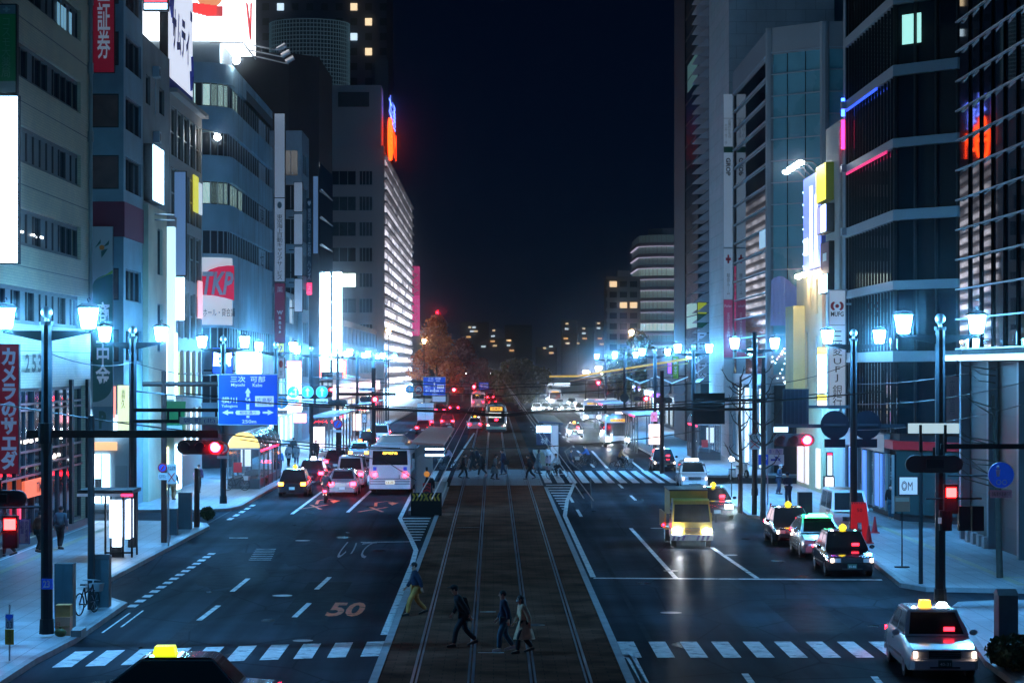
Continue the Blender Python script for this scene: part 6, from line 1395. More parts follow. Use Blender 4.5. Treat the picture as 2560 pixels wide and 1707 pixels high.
for k in range(8):
    xx = -4.1+k*.19
    cv.prism([(xx,.75),(xx+.09,.75),(xx+(.19 if k < 4 else .0)-.0,1.0),(xx+.09,1.12),(xx,1.12),(xx+(.10 if k < 4 else -.09),.93)], 'xz', 121.47, 121.496)
cv.build('chevron', mat('yellow_chevron', (.62,.42,.03), .5), bp)
t = thing('warning_lamp_post', 'post with an amber lamp and red chevron board at the end of the tram stop', 'marker post', (XP(1067,122.5),122.5,.22)); x = XP(1067,122.5)
MB().cyl((x,122.5,.2),(x,122.5,2.4), .06).build('post', M_STEEL, t); MB().sphere((x,122.4,2.05), .15,.08,.15).build('lamp', mat('amber_lens', (.5,.2,.04), .3, emis=(1,.35,.05), es=.5), t)
MB().box(x-.2,122.36,1.0,x+.2,122.4,1.6).build('board', M_REDP, t); cb = MB(); [cb.prism([(x-.18,1.06+k*.17),(x,1.14+k*.17),(x+.18,1.06+k*.17),(x+.18,1.12+k*.17),(x,1.2+k*.17),(x-.18,1.12+k*.17)], 'xz', 122.34, 122.358) for k in range(3)]; cb.build('chevron', M_BLACK, t)
t = sign('stop_display', 'hanging display board with two lit white strips under the tram stop roof', 'display board', (1063,1110,1120,1140), 128.5, [(0,.22,E_SIGN),(.225,.72,mat('violet_display', (.06,.05,.18), .4)),(.725,1,E_SIGN)], depth=.1, rim=.0)
tram_stop('tram stop platform on the right of the tracks beyond the far crossing', 3.45, 4.9, 177, 212, 4.75, mat('navy_stop_roof', (.03,.05,.09), .5), 3.35, 178, 206, -1)
sign('stop_name_board', 'dark blue stop board with white emblem and two lit strips above it', 'display board', (1341,1378,1064,1112), 177.6, [(0,.35,E_SIGN),(.36,1,mat('dark_blue_board', (.015,.03,.09), .4))], [('本通', .3,.75,.6,.95,M_WTXT)], depth=.12, rim=0)
t = thing('stop_pillar', 'broad white pillar of the right hand tram stop', 'pillar', (XP(1386,176.5),176.5,.2)); xx = XP(1386,176.5)
MB().box(xx-.25,176.4,.2,xx+.25,176.8,3.2).build('pillar', mat('white_pillar', (.7,.7,.74), .5, emis=(.8,.85,1), es=.12), t); MB().box(xx-.27,176.38,.2,xx+.27,176.82,.5).build('foot', M_CONC, t)

# ---- wires
def wire(lab, pts, r=.022, sag=0.0, grp='overhead tram wires', m=None, cat='wire', name='overhead_wire'):
    p = []
    for i in range(len(pts)-1):
        a, b = Vector(pts[i]), Vector(pts[i+1]); n = 10
        for k in range(n):
            q = a.lerp(b, k/n); q.z -= sag*4*(k/n)*(1-k/n); p.append(q)
    p.append(Vector(pts[-1])); mb = MB().tube(p, r, 5)
    solo(name, mb, m or M_BLACK, lab, cat, grp)
M_WIREL = mat('bare_copper_wire', (.34,.34,.36), .4, .8)
for x, z, l in ((-1.24,5.32,'left track contact wire, left of its pair'),(-1.02,5.28,'left track contact wire, right of its pair'),(1.50,5.30,'right track contact wire, left of its pair'),(1.66,5.26,'right track contact wire, right of its pair')):
    wire('bare '+l, [(x,40,z),(x,90,z),(x,160,z),(x,300,z),(x,460,z)], .011, 0, m=M_WIREL)
for Y, xl, xr, z, sag, l in ((97,-14.4,15.7,6.0,.5,'second lamp posts'),(112,-14.35,15.5,5.75,.35,'double sign arm'),(128,-14.3,14.9,5.55,.4,'third left lamp post'),(136,-14.3,14.7,5.2,.25,'bare trees'),(160,-14.3,14.4,6.0,.4,'fourth lamp posts'),(190,-14.3,14.4,6.2,.4,'fifth lamp posts'),(222,-14.3,14.3,6.2,.4,'sixth lamp posts')):
    wire('dark span wire across the street at the '+l, [(xl,Y,z+.5),(-1.1,Y,z-.35),(1.6,Y,z-.35),(xr,Y,z+.5)], .03, sag*.3)
wire('dark diagonal cable dropping from the left edge to the tram stop', [(XP(0,85),85,ZP(1010,85)),(XP(560,110),110,ZP(1085,110)),(XP(1000,128),128,ZP(1120,128))], .03, .1)
wire('dark cable running from the left pavement to the right hand shelter', [(XP(660,140),140,ZP(1105,140)),(XP(1000,140),140,ZP(1122,140)),(XP(1430,150),150,ZP(1112,150)),(XP(1760,150),150,ZP(1075,150))], .035, .1)
wire('curved thick pull off cable hanging beside the far zebra crossing', [(XP(1433,140),140,ZP(1112,140)),(XP(1412,138),138,ZP(1128,138)),(XP(1425,135),135,ZP(1155,135)),(XP(1460,132),132,ZP(1182,132)),(XP(1476,130),130,ZP(1195,130)),(XP(1480,128),128,ZP(1275,128))], .035)
wire('pair of black insulators joint wire over the white bus', [(XP(600,120),120,ZP(1098,120)),(XP(960,122),122,ZP(1150,122)),(XP(1040,121),121,ZP(1200,121))], .022)
wire('bright yellow sleeved guard wire on the right, upper', [(XP(1375,300),300,ZP(941,300)),(XP(1445,280),280,ZP(940,280)),(XP(1720,215),215,ZP(897,215))], .11, m=mat('yellow_sleeve', (.75,.45,.04), .5, emis=(1,.6,.05), es=.35))
wire('yellow sleeved guard wire on the right, lower', [(XP(1425,290),290,ZP(952,290)),(XP(1720,215),215,ZP(908,215))], .05, m=mat('yellow_sleeve_dim', (.4,.28,.05), .5))
wire('white looping cable between the far right poles', [(XP(1566,220),220,ZP(944,220)),(XP(1600,220),220,ZP(958,220)),(XP(1632,220),220,ZP(945,220))], .05, m=M_WHITE)
wire('second white looping cable by the far right poles', [(XP(1640,220),220,ZP(940,220)),(XP(1680,220),220,ZP(958,220)),(XP(1720,220),220,ZP(942,220))], .05, m=M_WHITE)
for k, (a, c, l) in enumerate(((( 2133,960,108),(2560,900,90),'upper thin wire from the second right lamp post to the right edge'),((2133,1010,108),(2560,955,90),'middle thin wire from the second right lamp post to the right edge'),((2133,1075,108),(2560,1010,90),'lower thin wire from the second right lamp post to the right edge'),((1900,960,118),(2133,905,108),'thin wire between the pole pair and the second right lamp post'),((116,880,65.5),(332,905,97),'thin wire between the two nearest left lamp posts'),((332,905,97),(559,935,128),'thin wire between the second and third left lamp posts'))):
    wire(l, [(XP(a[0],a[2]),a[2],ZP(a[1],a[2])),(XP(c[0],c[2]),c[2],ZP(c[1],c[2]))], .016, .25, grp=None)

# ---- cones, A-board
def cone(px, py, lab):
    x, y = G(px, py); t = thing('traffic_cone', lab, 'traffic cone', (x,y,.15), group='traffic cones on the right pavement')
    z = .15
    MB().box(x-.19,y-.19,z,x+.19,y+.19,z+.04).build('base', M_REDP, t)
    MB().cyl((x,y,z+.04),(x,y,z+.72), .13, .035, n=12).build('cone', mat('cone_red', (.55,.03,.04), .5), t)
    for a in (.22,.42): MB().cyl((x,y,z+a),(x,y,z+a+.1), .115-.13*a, .115-.13*(a+.1), n=12).build('white_stripe', M_WHITE, t)
cone(1927,1302,'red and white cone by the pole pair, left of the black taxi'); cone(2187,1340,'red and white cone standing right of the red folding board'); cone(2172,1366,'red and white cone half hidden behind the red folding board')
t = thing('folding_board', 'tall red folding warning board leaning beside the dark lamp post', 'folding board', (*G(2148,1358),.15)); x, y = G(2148,1358)
for s, o in ((-1,'front'),(1,'back')):
    pm = MB(); pm.loft([[(x-.33,y+s*.3,.15),(x-.12,y+s*.3,.15),(x-.1,y+s*.17,.9),(x+.12,y+s*.17,.9),(x+.18,y+s*.3,.15),(x+.42,y+s*.3,.15),(x+.3,y+s*.02,1.75),(x-.33,y+s*.02,1.75)],[(x-.33,y+s*.27,.15),(x-.12,y+s*.27,.15),(x-.1,y+s*.14,.9),(x+.12,y+s*.14,.9),(x+.18,y+s*.27,.15),(x+.42,y+s*.27,.15),(x+.3,y-s*.01,1.75),(x-.33,y-s*.01,1.75)]])
    pm.build('panel', mat('vivid_red_board', (.62,.008,.012), .5, emis=(1,.01,.02), es=.22), t)
lettering('50', M_INK, t, (x,y-.12,1.42), LX, .22, .14)
st = MB(); [st.box(x-.32+k*.1,y-.06,1.68,x-.27+k*.1,y-.03,1.74) for k in range(6)]; st.build('stripe', M_BLACK, t)
# sign-lit shop board on right
sign('standing_light_box', 'small standing white light box by the side street on the right', 'sign', (2060,2086,1190,1228), 117, [(0,1,glow('soft_light_box', (.9,.85,.9), 1.8))], [('〜', .15,.85,.55,.75,M_REDP)], depth=.3)
sign('upright_tenant_board', 'slim upright white and red shop board behind the standing light box', 'sign', (2066,2083,1130,1190), 128, [(0,.12,glow('red_sign_face', (1.0,.04,.14), 2.2)),(.13,1,E_PALE)], depth=.2)

# ================================================================ PLANTS
def leafball(mb, c, r, n, s, seed, hollow=.55, flat=1.0):
    rnd = random.Random(seed)
    for i in range(n):
        while True:
            p = Vector((rnd.uniform(-1,1), rnd.uniform(-1,1), rnd.uniform(-1,1)))
            if hollow*rnd.random() < p.length < 1: break
        q = Vector((c[0]+p.x*r[0], c[1]+p.y*r[1], c[2]+p.z*r[2]*flat))
        u = Vector((rnd.gauss(0,1), rnd.gauss(0,1), rnd.gauss(0,1))).normalized(); w = u.cross(Vector((rnd.gauss(0,1), rnd.gauss(0,1), rnd.gauss(0,1)))).normalized()
        k = s*rnd.uniform(.5,1.3)
        mb.quad(q-u*k-w*k*.55, q+u*k-w*k*.55, q+u*k+w*k*.55, q-u*k+w*k*.55)
def leafmat(name, c1, c2, c3):
    m = mat(name, c1, .6); nt = m.node_tree; b = nt.nodes['Principled BSDF']
    oi = nt.nodes.new('ShaderNodeNewGeometry'); tc = nt.nodes.new('ShaderNodeTexCoord'); nz = nt.nodes.new('ShaderNodeTexNoise'); nz.inputs['Scale'].default_value = .45
    nt.links.new(tc.outputs['Object'], nz.inputs['Vector'])
    ad = nt.nodes.new('ShaderNodeMath'); ad.operation = 'ADD'; m2 = nt.nodes.new('ShaderNodeMath'); m2.operation = 'MULTIPLY'; m2.inputs[1].default_value = .5
    nt.links.new(oi.outputs['Random Per Island'], m2.inputs[0]); nt.links.new(m2.outputs[0], ad.inputs[0]); nt.links.new(nz.outputs['Fac'], ad.inputs[1])
    cr = nt.nodes.new('ShaderNodeValToRGB'); cr.color_ramp.elements[0].color = (*c1,1); cr.color_ramp.elements[0].position = .4; cr.color_ramp.elements[1].color = (*c3,1); cr.color_ramp.elements[1].position = .95
    e = cr.color_ramp.elements.new(.68); e.color = (*c2,1); nt.links.new(ad.outputs[0], cr.inputs[0]); nt.links.new(cr.outputs[0], b.inputs['Base Color'])
    return m
M_AUT = leafmat('autumn_leaf', (.14,.02,.012), (.42,.075,.015), (.55,.18,.03)); M_AUTD = leafmat('dark_autumn_leaf', (.06,.014,.018), (.16,.03,.03), (.20,.06,.03))
M_WIL = leafmat('dull_green_leaf', (.05,.06,.022), (.10,.105,.035), (.16,.14,.05)); M_GRN = leafmat('shrub_leaf', (.02,.045,.018), (.05,.09,.03), (.10,.14,.05))
def tree(lab, x, y, h, r, m, seed, clumps=26, n=190, s=.33, shape='cone', grp=None, ct=.35):
    t = thing('street_tree', lab, 'tree', (x,y,.1), group=grp); rnd = random.Random(seed)
    tk = MB().tube([(x,y,.05),(x+.1,y,h*.3),(x-.05,y+.1,h*.6),(x,y,h*.9)], .28, 8, .05)
    for k in range(9):
        a = rnd.uniform(0,6.28); z0 = h*rnd.uniform(.25,.7); L = r*rnd.uniform(.5,.9); tk.tube([(x,y,z0),(x+math.cos(a)*L*.5,y+math.sin(a)*L*.5,z0+L*.35),(x+math.cos(a)*L,y+math.sin(a)*L,z0+L*.6)], .09, 5, .02)
    tk.build('trunk', M_BARK, t)
    cr = MB()
    for k in range(clumps):
        f = rnd.random(); z = h*(ct+(1-ct)*f)
        R = r*((1-f)*.95+.12) if shape == 'cone' else r*math.sqrt(max(.05,1-(2*f-1)**2))
        a = rnd.uniform(0,6.28); q = R*math.sqrt(rnd.uniform(.15,1)); cs = r*rnd.uniform(.14,.36)
        leafball(cr, (x+math.cos(a)*q, y+math.sin(a)*q, z), (cs,cs,cs*.8), n, s, seed*100+k)
    cr.build('crown', m, t)
tree('big orange leaved autumn tree beside the far guide sign', XP(1090,470), 470, 16.8, 5.2, M_AUT, 1, 150, 75, .20)
tree('darker red autumn tree right of the big orange one', XP(1158,520), 520, 13.0, 4.6, M_AUTD, 2, 110, 70, .22)
tree('small dim autumn tree farthest right of the autumn row', XP(1205,580), 580, 9.0, 3.8, M_AUTD, 3, 70, 60, .22)
tree('low autumn tree in front of the far shops on the left', XP(1120,455), 455, 8.0, 2.8, M_AUT, 4, 60, 60, .18)
tree('round dark green tree standing on the tram median', XP(1300,430), 430, 8.1, 4.9, M_WIL, 5, 170, 95, .18, 'ball', ct=.22)
tree('dark tree in front of the apartment block, right one', XP(1590,380), 380, 12.5, 3.2, M_WIL, 6, 80, 70, .22, 'ball', ct=.2)
tree('dark tree in front of the apartment block, left one', XP(1545,480), 480, 9.5, 3.2, M_WIL, 7, 70, 70, .22, 'ball', ct=.2)
def bare(lab, x, y, h, seed):
    t = thing('bare_tree', lab, 'tree', (x,y,.15)); rnd = random.Random(seed)
    tk = MB(); px = [(x,y,.1),(x+.04,y,h*.35),(x-.03,y,h*.7),(x+.03,y,h)]; tk.tube(px, .13, 8, .05); tk.build('trunk', M_BARK, t)
    br = MB()
    for k in range(15):
        z0 = h*rnd.uniform(.3,.98); a = rnd.uniform(0,6.28); L = rnd.uniform(.7,1.5); d = Vector((math.cos(a), math.sin(a)*.6, .55)); b0 = Vector((x,y,z0)); b1 = b0+d*L*.5; b2 = b1+Vector((d.x*.5,d.y*.5,.75))*L*.5
        br.tube([b0,b1,b2], .045, 5, .014)
        for q in range(3):
            e = b1.lerp(b2, rnd.random()); v = Vector((rnd.uniform(-1,1),rnd.uniform(-1,1),rnd.uniform(.2,1))).normalized()*rnd.uniform(.2,.45); br.tube([e, e+v*.5+Vector((0,0,.03)), e+v], .016, 4, .006)
    br.build('branch', M_BARK, t)
bare('pollarded bare street tree beside the two tall dark poles', XP(1906,116.5), 116.5, 7.9, 3); bare('thinner bare street tree left of the two tall dark poles', XP(1850,122), 122, 7.0, 4)
t = thing('bare_tree', 'bare branches reaching in from the right edge', 'tree', (16.6,86,.15)); rnd = random.Random(8)
MB().tube([(17.6,84,.1),(17.5,84,3.5),(17.4,84.2,6.5)], .12, 8, .06).build('trunk', M_BARK, t); br = MB()
for k in range(14):
    z0 = rnd.uniform(3.2,7.6); b0 = Vector((17.45,84,z0)); d = Vector((-1,rnd.uniform(-.3,.3),rnd.uniform(.0,.7))); L = rnd.uniform(.8,1.9); b1 = b0+d*L*.6; b2 = b1+Vector((d.x*.5,0,.4))*L*.5; br.tube([b0,b1,b2], .03, 5, .008)
br.build('branch', M_BARK, t)
def shrub(lab, cx, cy, rx, ry, h, seed, n=700, s=.07, name='shrub', cat='shrub'):
    t = thing(name, lab, cat, (cx,cy,.15)); cr = MB(); leafball(cr, (cx,cy,.15+h*.55), (rx,ry,h*.55), n, s, seed, .7)
    MB().tube([(cx,cy,.1),(cx,cy,.2+h*.5)], .04).build('stem', M_BARK, t); cr.build('foliage', M_GRN, t)
x, y = G(519,1306); shrub('small round bush at the left kerb corner', x, y, .32, .32, .55, 11)
x, y = G(650,1220); shrub('small shrub by the left bus shelter plinth', x, y, .45, .5, .6, 12)
shrub('dark shrub in the bottom right corner', 12.75, 58.6, .8, 1.3, .75, 13, 1800, .06)
for k, (px, py, rx) in enumerate(((2160,1262,.9),(2210,1270,.8),(2255,1275,.7))):
    x, y = G(px, py); shrub(('first','second','third')[k]+' clipped shrub from the left in front of the bank', x, y+2, rx, .6, .8, 20+k, 800, .08)
x, y = G(2325,1290); shrub('dark shrub between the bank entrance and the notice board', x, y, .9, .6, .9, 31, 900, .08)
t = thing('planter_blocks', 'row of pale stone planter blocks at the foot of the glass office', 'planter', (XP(2450,101),101,.15))
for k in range(4): MB().box(XP(2418+14*k,101-1.2*k),101-1.2*k,.15,XP(2431+14*k,101-1.2*k),101.5-1.2*k,.62).build('block', M_CONC, t)
# ================================================================ VEHICLES (local axes: nose towards -Y, wheels on z = 0)
def paint(name, col, rough=.22): return mat('paint_'+name, col, rough, coat=.6, spec=.6)
P_BLACK = paint('black', (.010,.010,.013), .12); P_WHITE = paint('white', (.74,.75,.78)); P_SILV = mat('paint_silver', (.36,.39,.42), .25, .4, coat=.5)
P_NAVY = paint('navy', (.012,.018,.05)); P_RED = paint('dark_red', (.18,.015,.02)); P_YEL = paint('yellow', (.55,.36,.03), .3); P_GREY = mat('paint_grey', (.14,.15,.17), .25, .3, coat=.5); P_GREENGLOW = paint('green', (.03,.55,.20))
P_BUSW = paint('bus_white', (.74,.76,.78), .3)
KIND = {
 'sedan': dict(L=4.7, W=1.70, body=[(-2.35,.34,.50,.66,.70),(-2.28,.24,.52,.74,.80),(-1.85,.2,.56,.82,.85),(-1.05,.2,.6,.92,.85),(.2,.2,.6,.95,.85),(1.5,.2,.6,.95,.85),(2.2,.24,.55,.90,.82),(2.33,.34,.52,.80,.74)], cab=(-1.15,1.62,-.42,1.08,.93,1.49,.77,.60), wx=1.36),
 'hatch': dict(L=4.45, W=1.74, body=[(-2.22,.3,.46,.60,.66),(-2.12,.22,.5,.74,.80),(-1.7,.2,.55,.88,.86),(-1.0,.2,.6,.98,.87),(1.6,.2,.62,1.02,.87),(2.1,.24,.6,1.0,.82),(2.22,.34,.55,.86,.76)], cab=(-1.35,2.05,-.15,1.35,.97,1.48,.80,.58), wx=1.33),
 'van': dict(L=4.4, W=1.70, body=[(-2.2,.3,.5,.80,.72),(-2.12,.24,.55,.98,.82),(-1.6,.2,.6,1.08,.85),(1.9,.2,.65,1.1,.85),(2.15,.22,.62,1.1,.84),(2.2,.3,.6,1.08,.80)], cab=(-2.0,2.19,-1.2,2.08,1.06,1.93,.81,.68), wx=1.3),
 'wagon': dict(L=4.5, W=1.72, body=[(-2.25,.3,.5,.66,.70),(-2.15,.22,.52,.78,.81),(-1.2,.2,.6,.96,.86),(1.9,.2,.62,1.0,.86),(2.2,.26,.6,.96,.80),(2.25,.34,.55,.9,.76)], cab=(-1.3,2.15,-.5,1.8,.96,1.62,.80,.64), wx=1.35),
}
def wheel(t, x, y, r=.31, w=.20, rimm=None):
    s = 1 if x > 0 else -1
    o = MB().cyl((x-s*w,y,r),(x,y,r), r, n=20).build('wheel', M_RUBBER, t, smooth=40)
    m = MB().cyl((x,y,r),(x+s*.012,y,r), r*.66, r*.6, n=16)
    for k in range(6): a = k*PI/3; m.cyl((x+s*.012,y+math.cos(a)*r*.36,r+math.sin(a)*r*.36),(x+s*.022,y+math.cos(a)*r*.36,r+math.sin(a)*r*.36), r*.12, n=6)
    m.build('rim', rimm or M_GALV, o)
def faceq(t, name, m, q, inset, off, uv=None):
    """a pane set into a quad face q (4 points, counter clockwise from outside)"""
    q = [Vector(p) for p in q]; n = (q[1]-q[0]).cross(q[3]-q[0]).normalized()
    B = lambda u, v: q[0]*(1-u)*(1-v)+q[1]*u*(1-v)+q[2]*u*v+q[3]*(1-u)*v
    u0, u1, v0, v1 = uv or (inset, 1-inset, inset*1.4, 1-inset*1.4)
    a = [B(u0,v0), B(u1,v0), B(u1,v1), B(u0,v1)]
    return MB().loft([[p-n*.02 for p in a], [p+n*off for p in a]]).build(name, m, t)
def car(kind, lab, x, y, away, pm, cat='car', name=None, head='on', tail='tail', lamp=None, disp=False, rz=None, plate=None, group=None, detail=True, scale=1.0):
    K = KIND[kind]; L = K['L']
    t = thing(name or {'sedan':'parked_car','hatch':'hatchback_car','van':'van','wagon':'estate_car'}[kind], lab, cat, (x,y,.0), rz if rz is not None else (PI if away else 0), group, local=True)
    if scale != 1: t.scale = (scale,)*3
    b = MB(); rings = []
    for yy, z0, zm, zt, w in K['body']:
        rings.append([(-w*.93,yy,z0),(-w,yy,z0+.14),(-w,yy,zm),(-w*.97,yy,zm+(zt-zm)*.6),(-w*.90,yy,zt),(w*.90,yy,zt),(w*.97,yy,zm+(zt-zm)*.6),(w,yy,zm),(w,yy,z0+.14),(w*.93,yy,z0)])
    b.loft(rings)
    ya, yb, yc, yd, zb, zt, wb, wt = K['cab']
    lo = [(-wb,ya,zb),(wb,ya,zb),(wb,yb,zb),(-wb,yb,zb)]; hi = [(-wt,yc,zt),(wt,yc,zt),(wt,yd,zt),(-wt,yd,zt)]
    b.loft([lo, hi], cap=True)
    b.loft([[(-wt,yc,zt-.004),(wt,yc,zt-.004),(wt,yd,zt-.004),(-wt,yd,zt-.004)],[(-wt*.9,yc+.1,zt+.035),(wt*.9,yc+.1,zt+.035),(wt*.9,yd-.1,zt+.035),(-wt*.9,yd-.1,zt+.035)]])
    b.build('body', pm, t, smooth=32)
    faceq(t, 'windscreen', M_CARGLASS, [lo[0],lo[1],hi[1],hi[0]], .06, .006)
    faceq(t, 'rear_window', M_CARGLASS, [lo[2],lo[3],hi[3],hi[2]], .07, .006)
    for q in ([lo[1],lo[2],hi[2],hi[1]], [lo[3],lo[0],hi[0],hi[3]]):
        fwd = q[0] == lo[1]
        for u in ((.08,.47),(.52,.92)): faceq(t, 'side_window', M_CARGLASS, q, 0, .006, (u[0],u[1],.10,.90))
    f0, r0 = K['body'][0][0], K['body'][-1][0]; W2 = K['W']/2
    for xx in (-1,1):
        for yy in (-K['wx']-.02, K['wx']): wheel(t, xx*(W2-.012), yy)
    hz = .62 if kind == 'sedan' else (.66 if kind != 'van' else .74)
    for s in (-1,1):
        MB().loft([[(s*.40,f0-.03,hz-.075),(s*.74,f0-.01,hz-.075),(s*.74,f0-.01,hz+.075),(s*.40,f0-.03,hz+.075)],[(s*.40,f0+.16,hz-.075),(s*.74,f0+.18,hz-.075),(s*.74,f0+.18,hz+.075),(s*.40,f0+.16,hz+.075)]]).build('headlight', {'on':E_HEAD,'side':mat('clear_lamp_lens', (.55,.58,.62), .1, .3),'off':mat('clear_lamp_lens', (.55,.58,.62), .1, .3)}[head], t)
        if head == 'side': MB().cbox(s*.70,f0-.03,hz,.09,.03,.14).build('side_lamp', E_SIDE, t)
        rz_ = .74 if kind in ('sedan',) else .86
        MB().box(s*.50,r0-.12,rz_-.09,s*.78,r0+.015,rz_+.09).build('tail_light', {'tail':E_TAIL,'brake':E_BRAKE,'off':M_REDP,'amber':E_AMBER}[tail], t)
        if detail:
            MB().sphere((s*(W2+.10),ya+.35,zb+.06), .10,.05,.075).build('wing_mirror', pm, t, smooth=1)
    if detail:
        MB().box(-.38,f0-.035,hz-.09,.38,f0+.12,hz+.085).build('grille', M_BLACK, t)
        g = MB(); [g.box(-.36,f0-.042,hz-.07+k*.05,.36,f0-.036,hz-.055+k*.05) for k in range(3)]; g.box(-.40,f0-.044,hz+.086,.40,f0+.05,hz+.105); g.build('grille_trim', M_CHROME, t)
        for e, s in ((f0,-1),(r0,1)):
            MB().loft([[(-W2*.96,e+s*.015-s*.12,.26),(W2*.96,e+s*.015-s*.12,.26),(W2*.96,e+s*.015-s*.12,.5),(-W2*.96,e+s*.015-s*.12,.5)],[(-W2*.84,e+s*.07,.28),(W2*.84,e+s*.07,.28),(W2*.84,e+s*.07,.48),(-W2*.84,e+s*.07,.48)]]).build('bumper', pm, t, smooth=30)
        MB().box(-.36,f0-.078,.30,.36,f0-.071,.34).build('air_intake', M_BLACK, t)
        for s in (-1,1): MB().tube([(s*(wb+.012),ya+.12,zb+.035),(s*(wb+.012),yb-.12,zb+.035)],.014,5).tube([(s*(wb+.006),ya+.08,zb+.05),(s*(wt+.006),yc+.02,zt-.02),(s*(wt+.008),yd-.02,zt-.02),(s*(wb+.008),yb-.1,zb+.05)],.012,5).build('window_trim', mat('bright_trim', (.6,.62,.65), .35), t)
        for s in (-1,1): MB().box(s*(W2+.001),-1.0,.42,s*(W2+.012),1.0,.47).build('side_trim', M_BLACK, t); MB().box(s*(W2+.001),.2,.74,s*(W2+.02),.34,.77).build('door_handle', M_CHROME, t)
    pf = MB().box(-.165,f0-.088,.34,.165,f0-.079,.50).build('number_plate', M_PLATEG if plate and head != 'off' and cat == 'taxi' else M_PLATE, t)
    MB().box(-.165,r0+.076,.42,.165,r0+.085,.58).build('number_plate', M_PLATE, t)
    if plate: lettering(plate, M_WTXT if cat == 'taxi' else M_INK, pf, (0,f0-.091,.405), LX, .26, .075, .01)
    if lamp == 'ball':
        l = MB(); l.sphere((0,-.05,zt+.14), .14,.10,.11); l.cyl((0,-.05,zt+.2),(0,-.05,zt+.27), .08,.05); l.build('roof_lamp', E_YEL, t, smooth=50)
    elif lamp: 
        q = .24 if lamp is E_YG else .15; l = MB(); l.loft([[(-q,-q,zt+.03),(q,-q,zt+.03),(q,q,zt+.03),(-q,q,zt+.03)],[(-q*.8,-q*.8,zt+.21),(q*.8,-q*.8,zt+.21),(q*.8,q*.8,zt+.21),(-q*.8,q*.8,zt+.21)]]); l.build('roof_lamp', lamp, t)
    if disp:
        c = Vector(((wb*.42),ya+.28,zb+.12)); MB().cbox(c.x,c.y-.13,c.z+.02,.26,.03,.13).build('meter_display', glow('red_meter_display', (1.0,.02,.04), 7), t)
    if detail and cat == 'taxi':
        for xx in (-.42,.42): MB().sphere((xx,yc+.2,zt+.04), .05,.05,.04).build('roof_marker', E_WHT if xx < 0 else glow('mint_marker', (.25,1.0,.75), 5), t)
    return t
def near(px, py, L): x, y = G(px, py); return x, y+L/2
def nx(px, Y): return XP(px, Y)
# --- right hand side, facing us
car('sedan','white taxi with an orange and a white roof lamp, cut by the bottom right edge', nx(2370,57.4)+.02, 57.6+2.35, False, P_WHITE, 'taxi', 'taxi', head='side', lamp=E_ORTX, disp=True, plate='40-31', rz=math.radians(-1.5))
tx = [o for o in bpy.data.objects if o.name.startswith('taxi')][-1]
tx.children[0]
MB().loft([[(.16,-.10,1.53),(.46,-.10,1.53),(.46,.10,1.53),(.16,.10,1.53)],[(.22,-.06,1.64),(.40,-.06,1.64),(.40,.06,1.64),(.22,.06,1.64)]]).build('roof_lamp', E_WHT, tx, offset=(0,0,0))
for c in tx.children:
    if c.name.startswith('roof_lamp') and c.data.materials[0] == E_ORTX: c.location.x = -.12
car('sedan','front black taxi of the rank with a yellow ball lamp and chrome trim', nx(2130,85.7), 85.7+2.35, False, P_BLACK, 'taxi', 'taxi', head='side', lamp='ball', disp=True, plate='25-82')
gt = car('hatch','silver hatchback taxi with a glowing green roof lamp between two black taxis', nx(2067,94)-.1, 94+2.2, False, P_SILV, 'taxi', 'taxi', head='off', lamp=None, disp=False)
MB().box(-.56,-.35,1.482,.56,.9,1.50).build('green_glow_panel', P_GREENGLOW, gt)  # green lamp glow on the silver roof, put into the panel's colour
MB().loft([[(-.42,-.22,1.515),(.42,-.22,1.515),(.42,.12,1.515),(-.42,.12,1.515)],[(-.3,-.16,1.64),(.3,-.16,1.64),(.3,.06,1.64),(-.3,.06,1.64)]]).build('roof_lamp', glow('green_white_lamp', (.10,1.0,.45), 8), gt)
for xx in (-.52,.52): MB().sphere((xx,-.1,1.56), .07).build('roof_marker', E_GRN, gt)
car('sedan','rearmost black taxi of the rank with a yellow ball lamp beside the cabinet', nx(1987,100.5), 100.5+2.35, False, P_BLACK, 'taxi', 'taxi', head='side', lamp='ball', disp=True)
car('hatch','black taxi with bright headlights and a yellow lamp just behind the yellow truck', nx(1793,118), 118+2.2, False, P_BLACK, 'taxi', 'taxi', head='on', lamp='ball', disp=True)
car('sedan','black taxi with white roof lamps waiting beyond the far zebra crossing', nx(1662,173), 173+2.35, False, P_BLACK, 'taxi', 'taxi', head='side', lamp=E_WHT, disp=True, plate='12-34')
car('wagon','white estate car parked at the far right kerb corner with its doors open', 12.3, 150, False, P_WHITE, 'car', 'estate_car', head='side', tail='off')
pc = [o for o in bpy.data.objects if o.name.startswith('estate_car')][-1]
for s in (-1,1):
    d = MB(); d.prism([(0,.3),(.85,.3),(.85,1.0),(.5,1.5),(.15,1.5),(0,1.0)], 'yz', -.03, .03)
    o = d.build('open_door', P_GREY, pc, offset=(0,0,0)); o.location = (s*.86,-.85,0); o.rotation_euler.z = s*math.radians(60)
    w = MB().prism([(.12,1.02),(.78,1.02),(.5,1.44),(.2,1.44)], 'yz', -.036, .036).build('door_window', M_CARGLASS, o, offset=(0,0,0))
MB().box(-.4,-.1,1.66,.4,.15,1.78).build('roof_lamp', E_WHT, pc, offset=(0,0,0))
car('van','grey white delivery van parked on the right pavement behind the lamp post', nx(2128,107), 107+2.2, False, mat('paint_dull_white', (.42,.46,.45), .35), 'van', 'delivery_van', head='off', tail='off')
car('hatch','oncoming dark taxi with an orange roof light left of the right hand bus', nx(1437,255), 257, False, P_GREY, 'taxi', 'taxi', head='on', lamp=E_ORTX, disp=True)
qn = ['first','second','third','fourth','fifth','sixth','seventh','eighth','ninth']
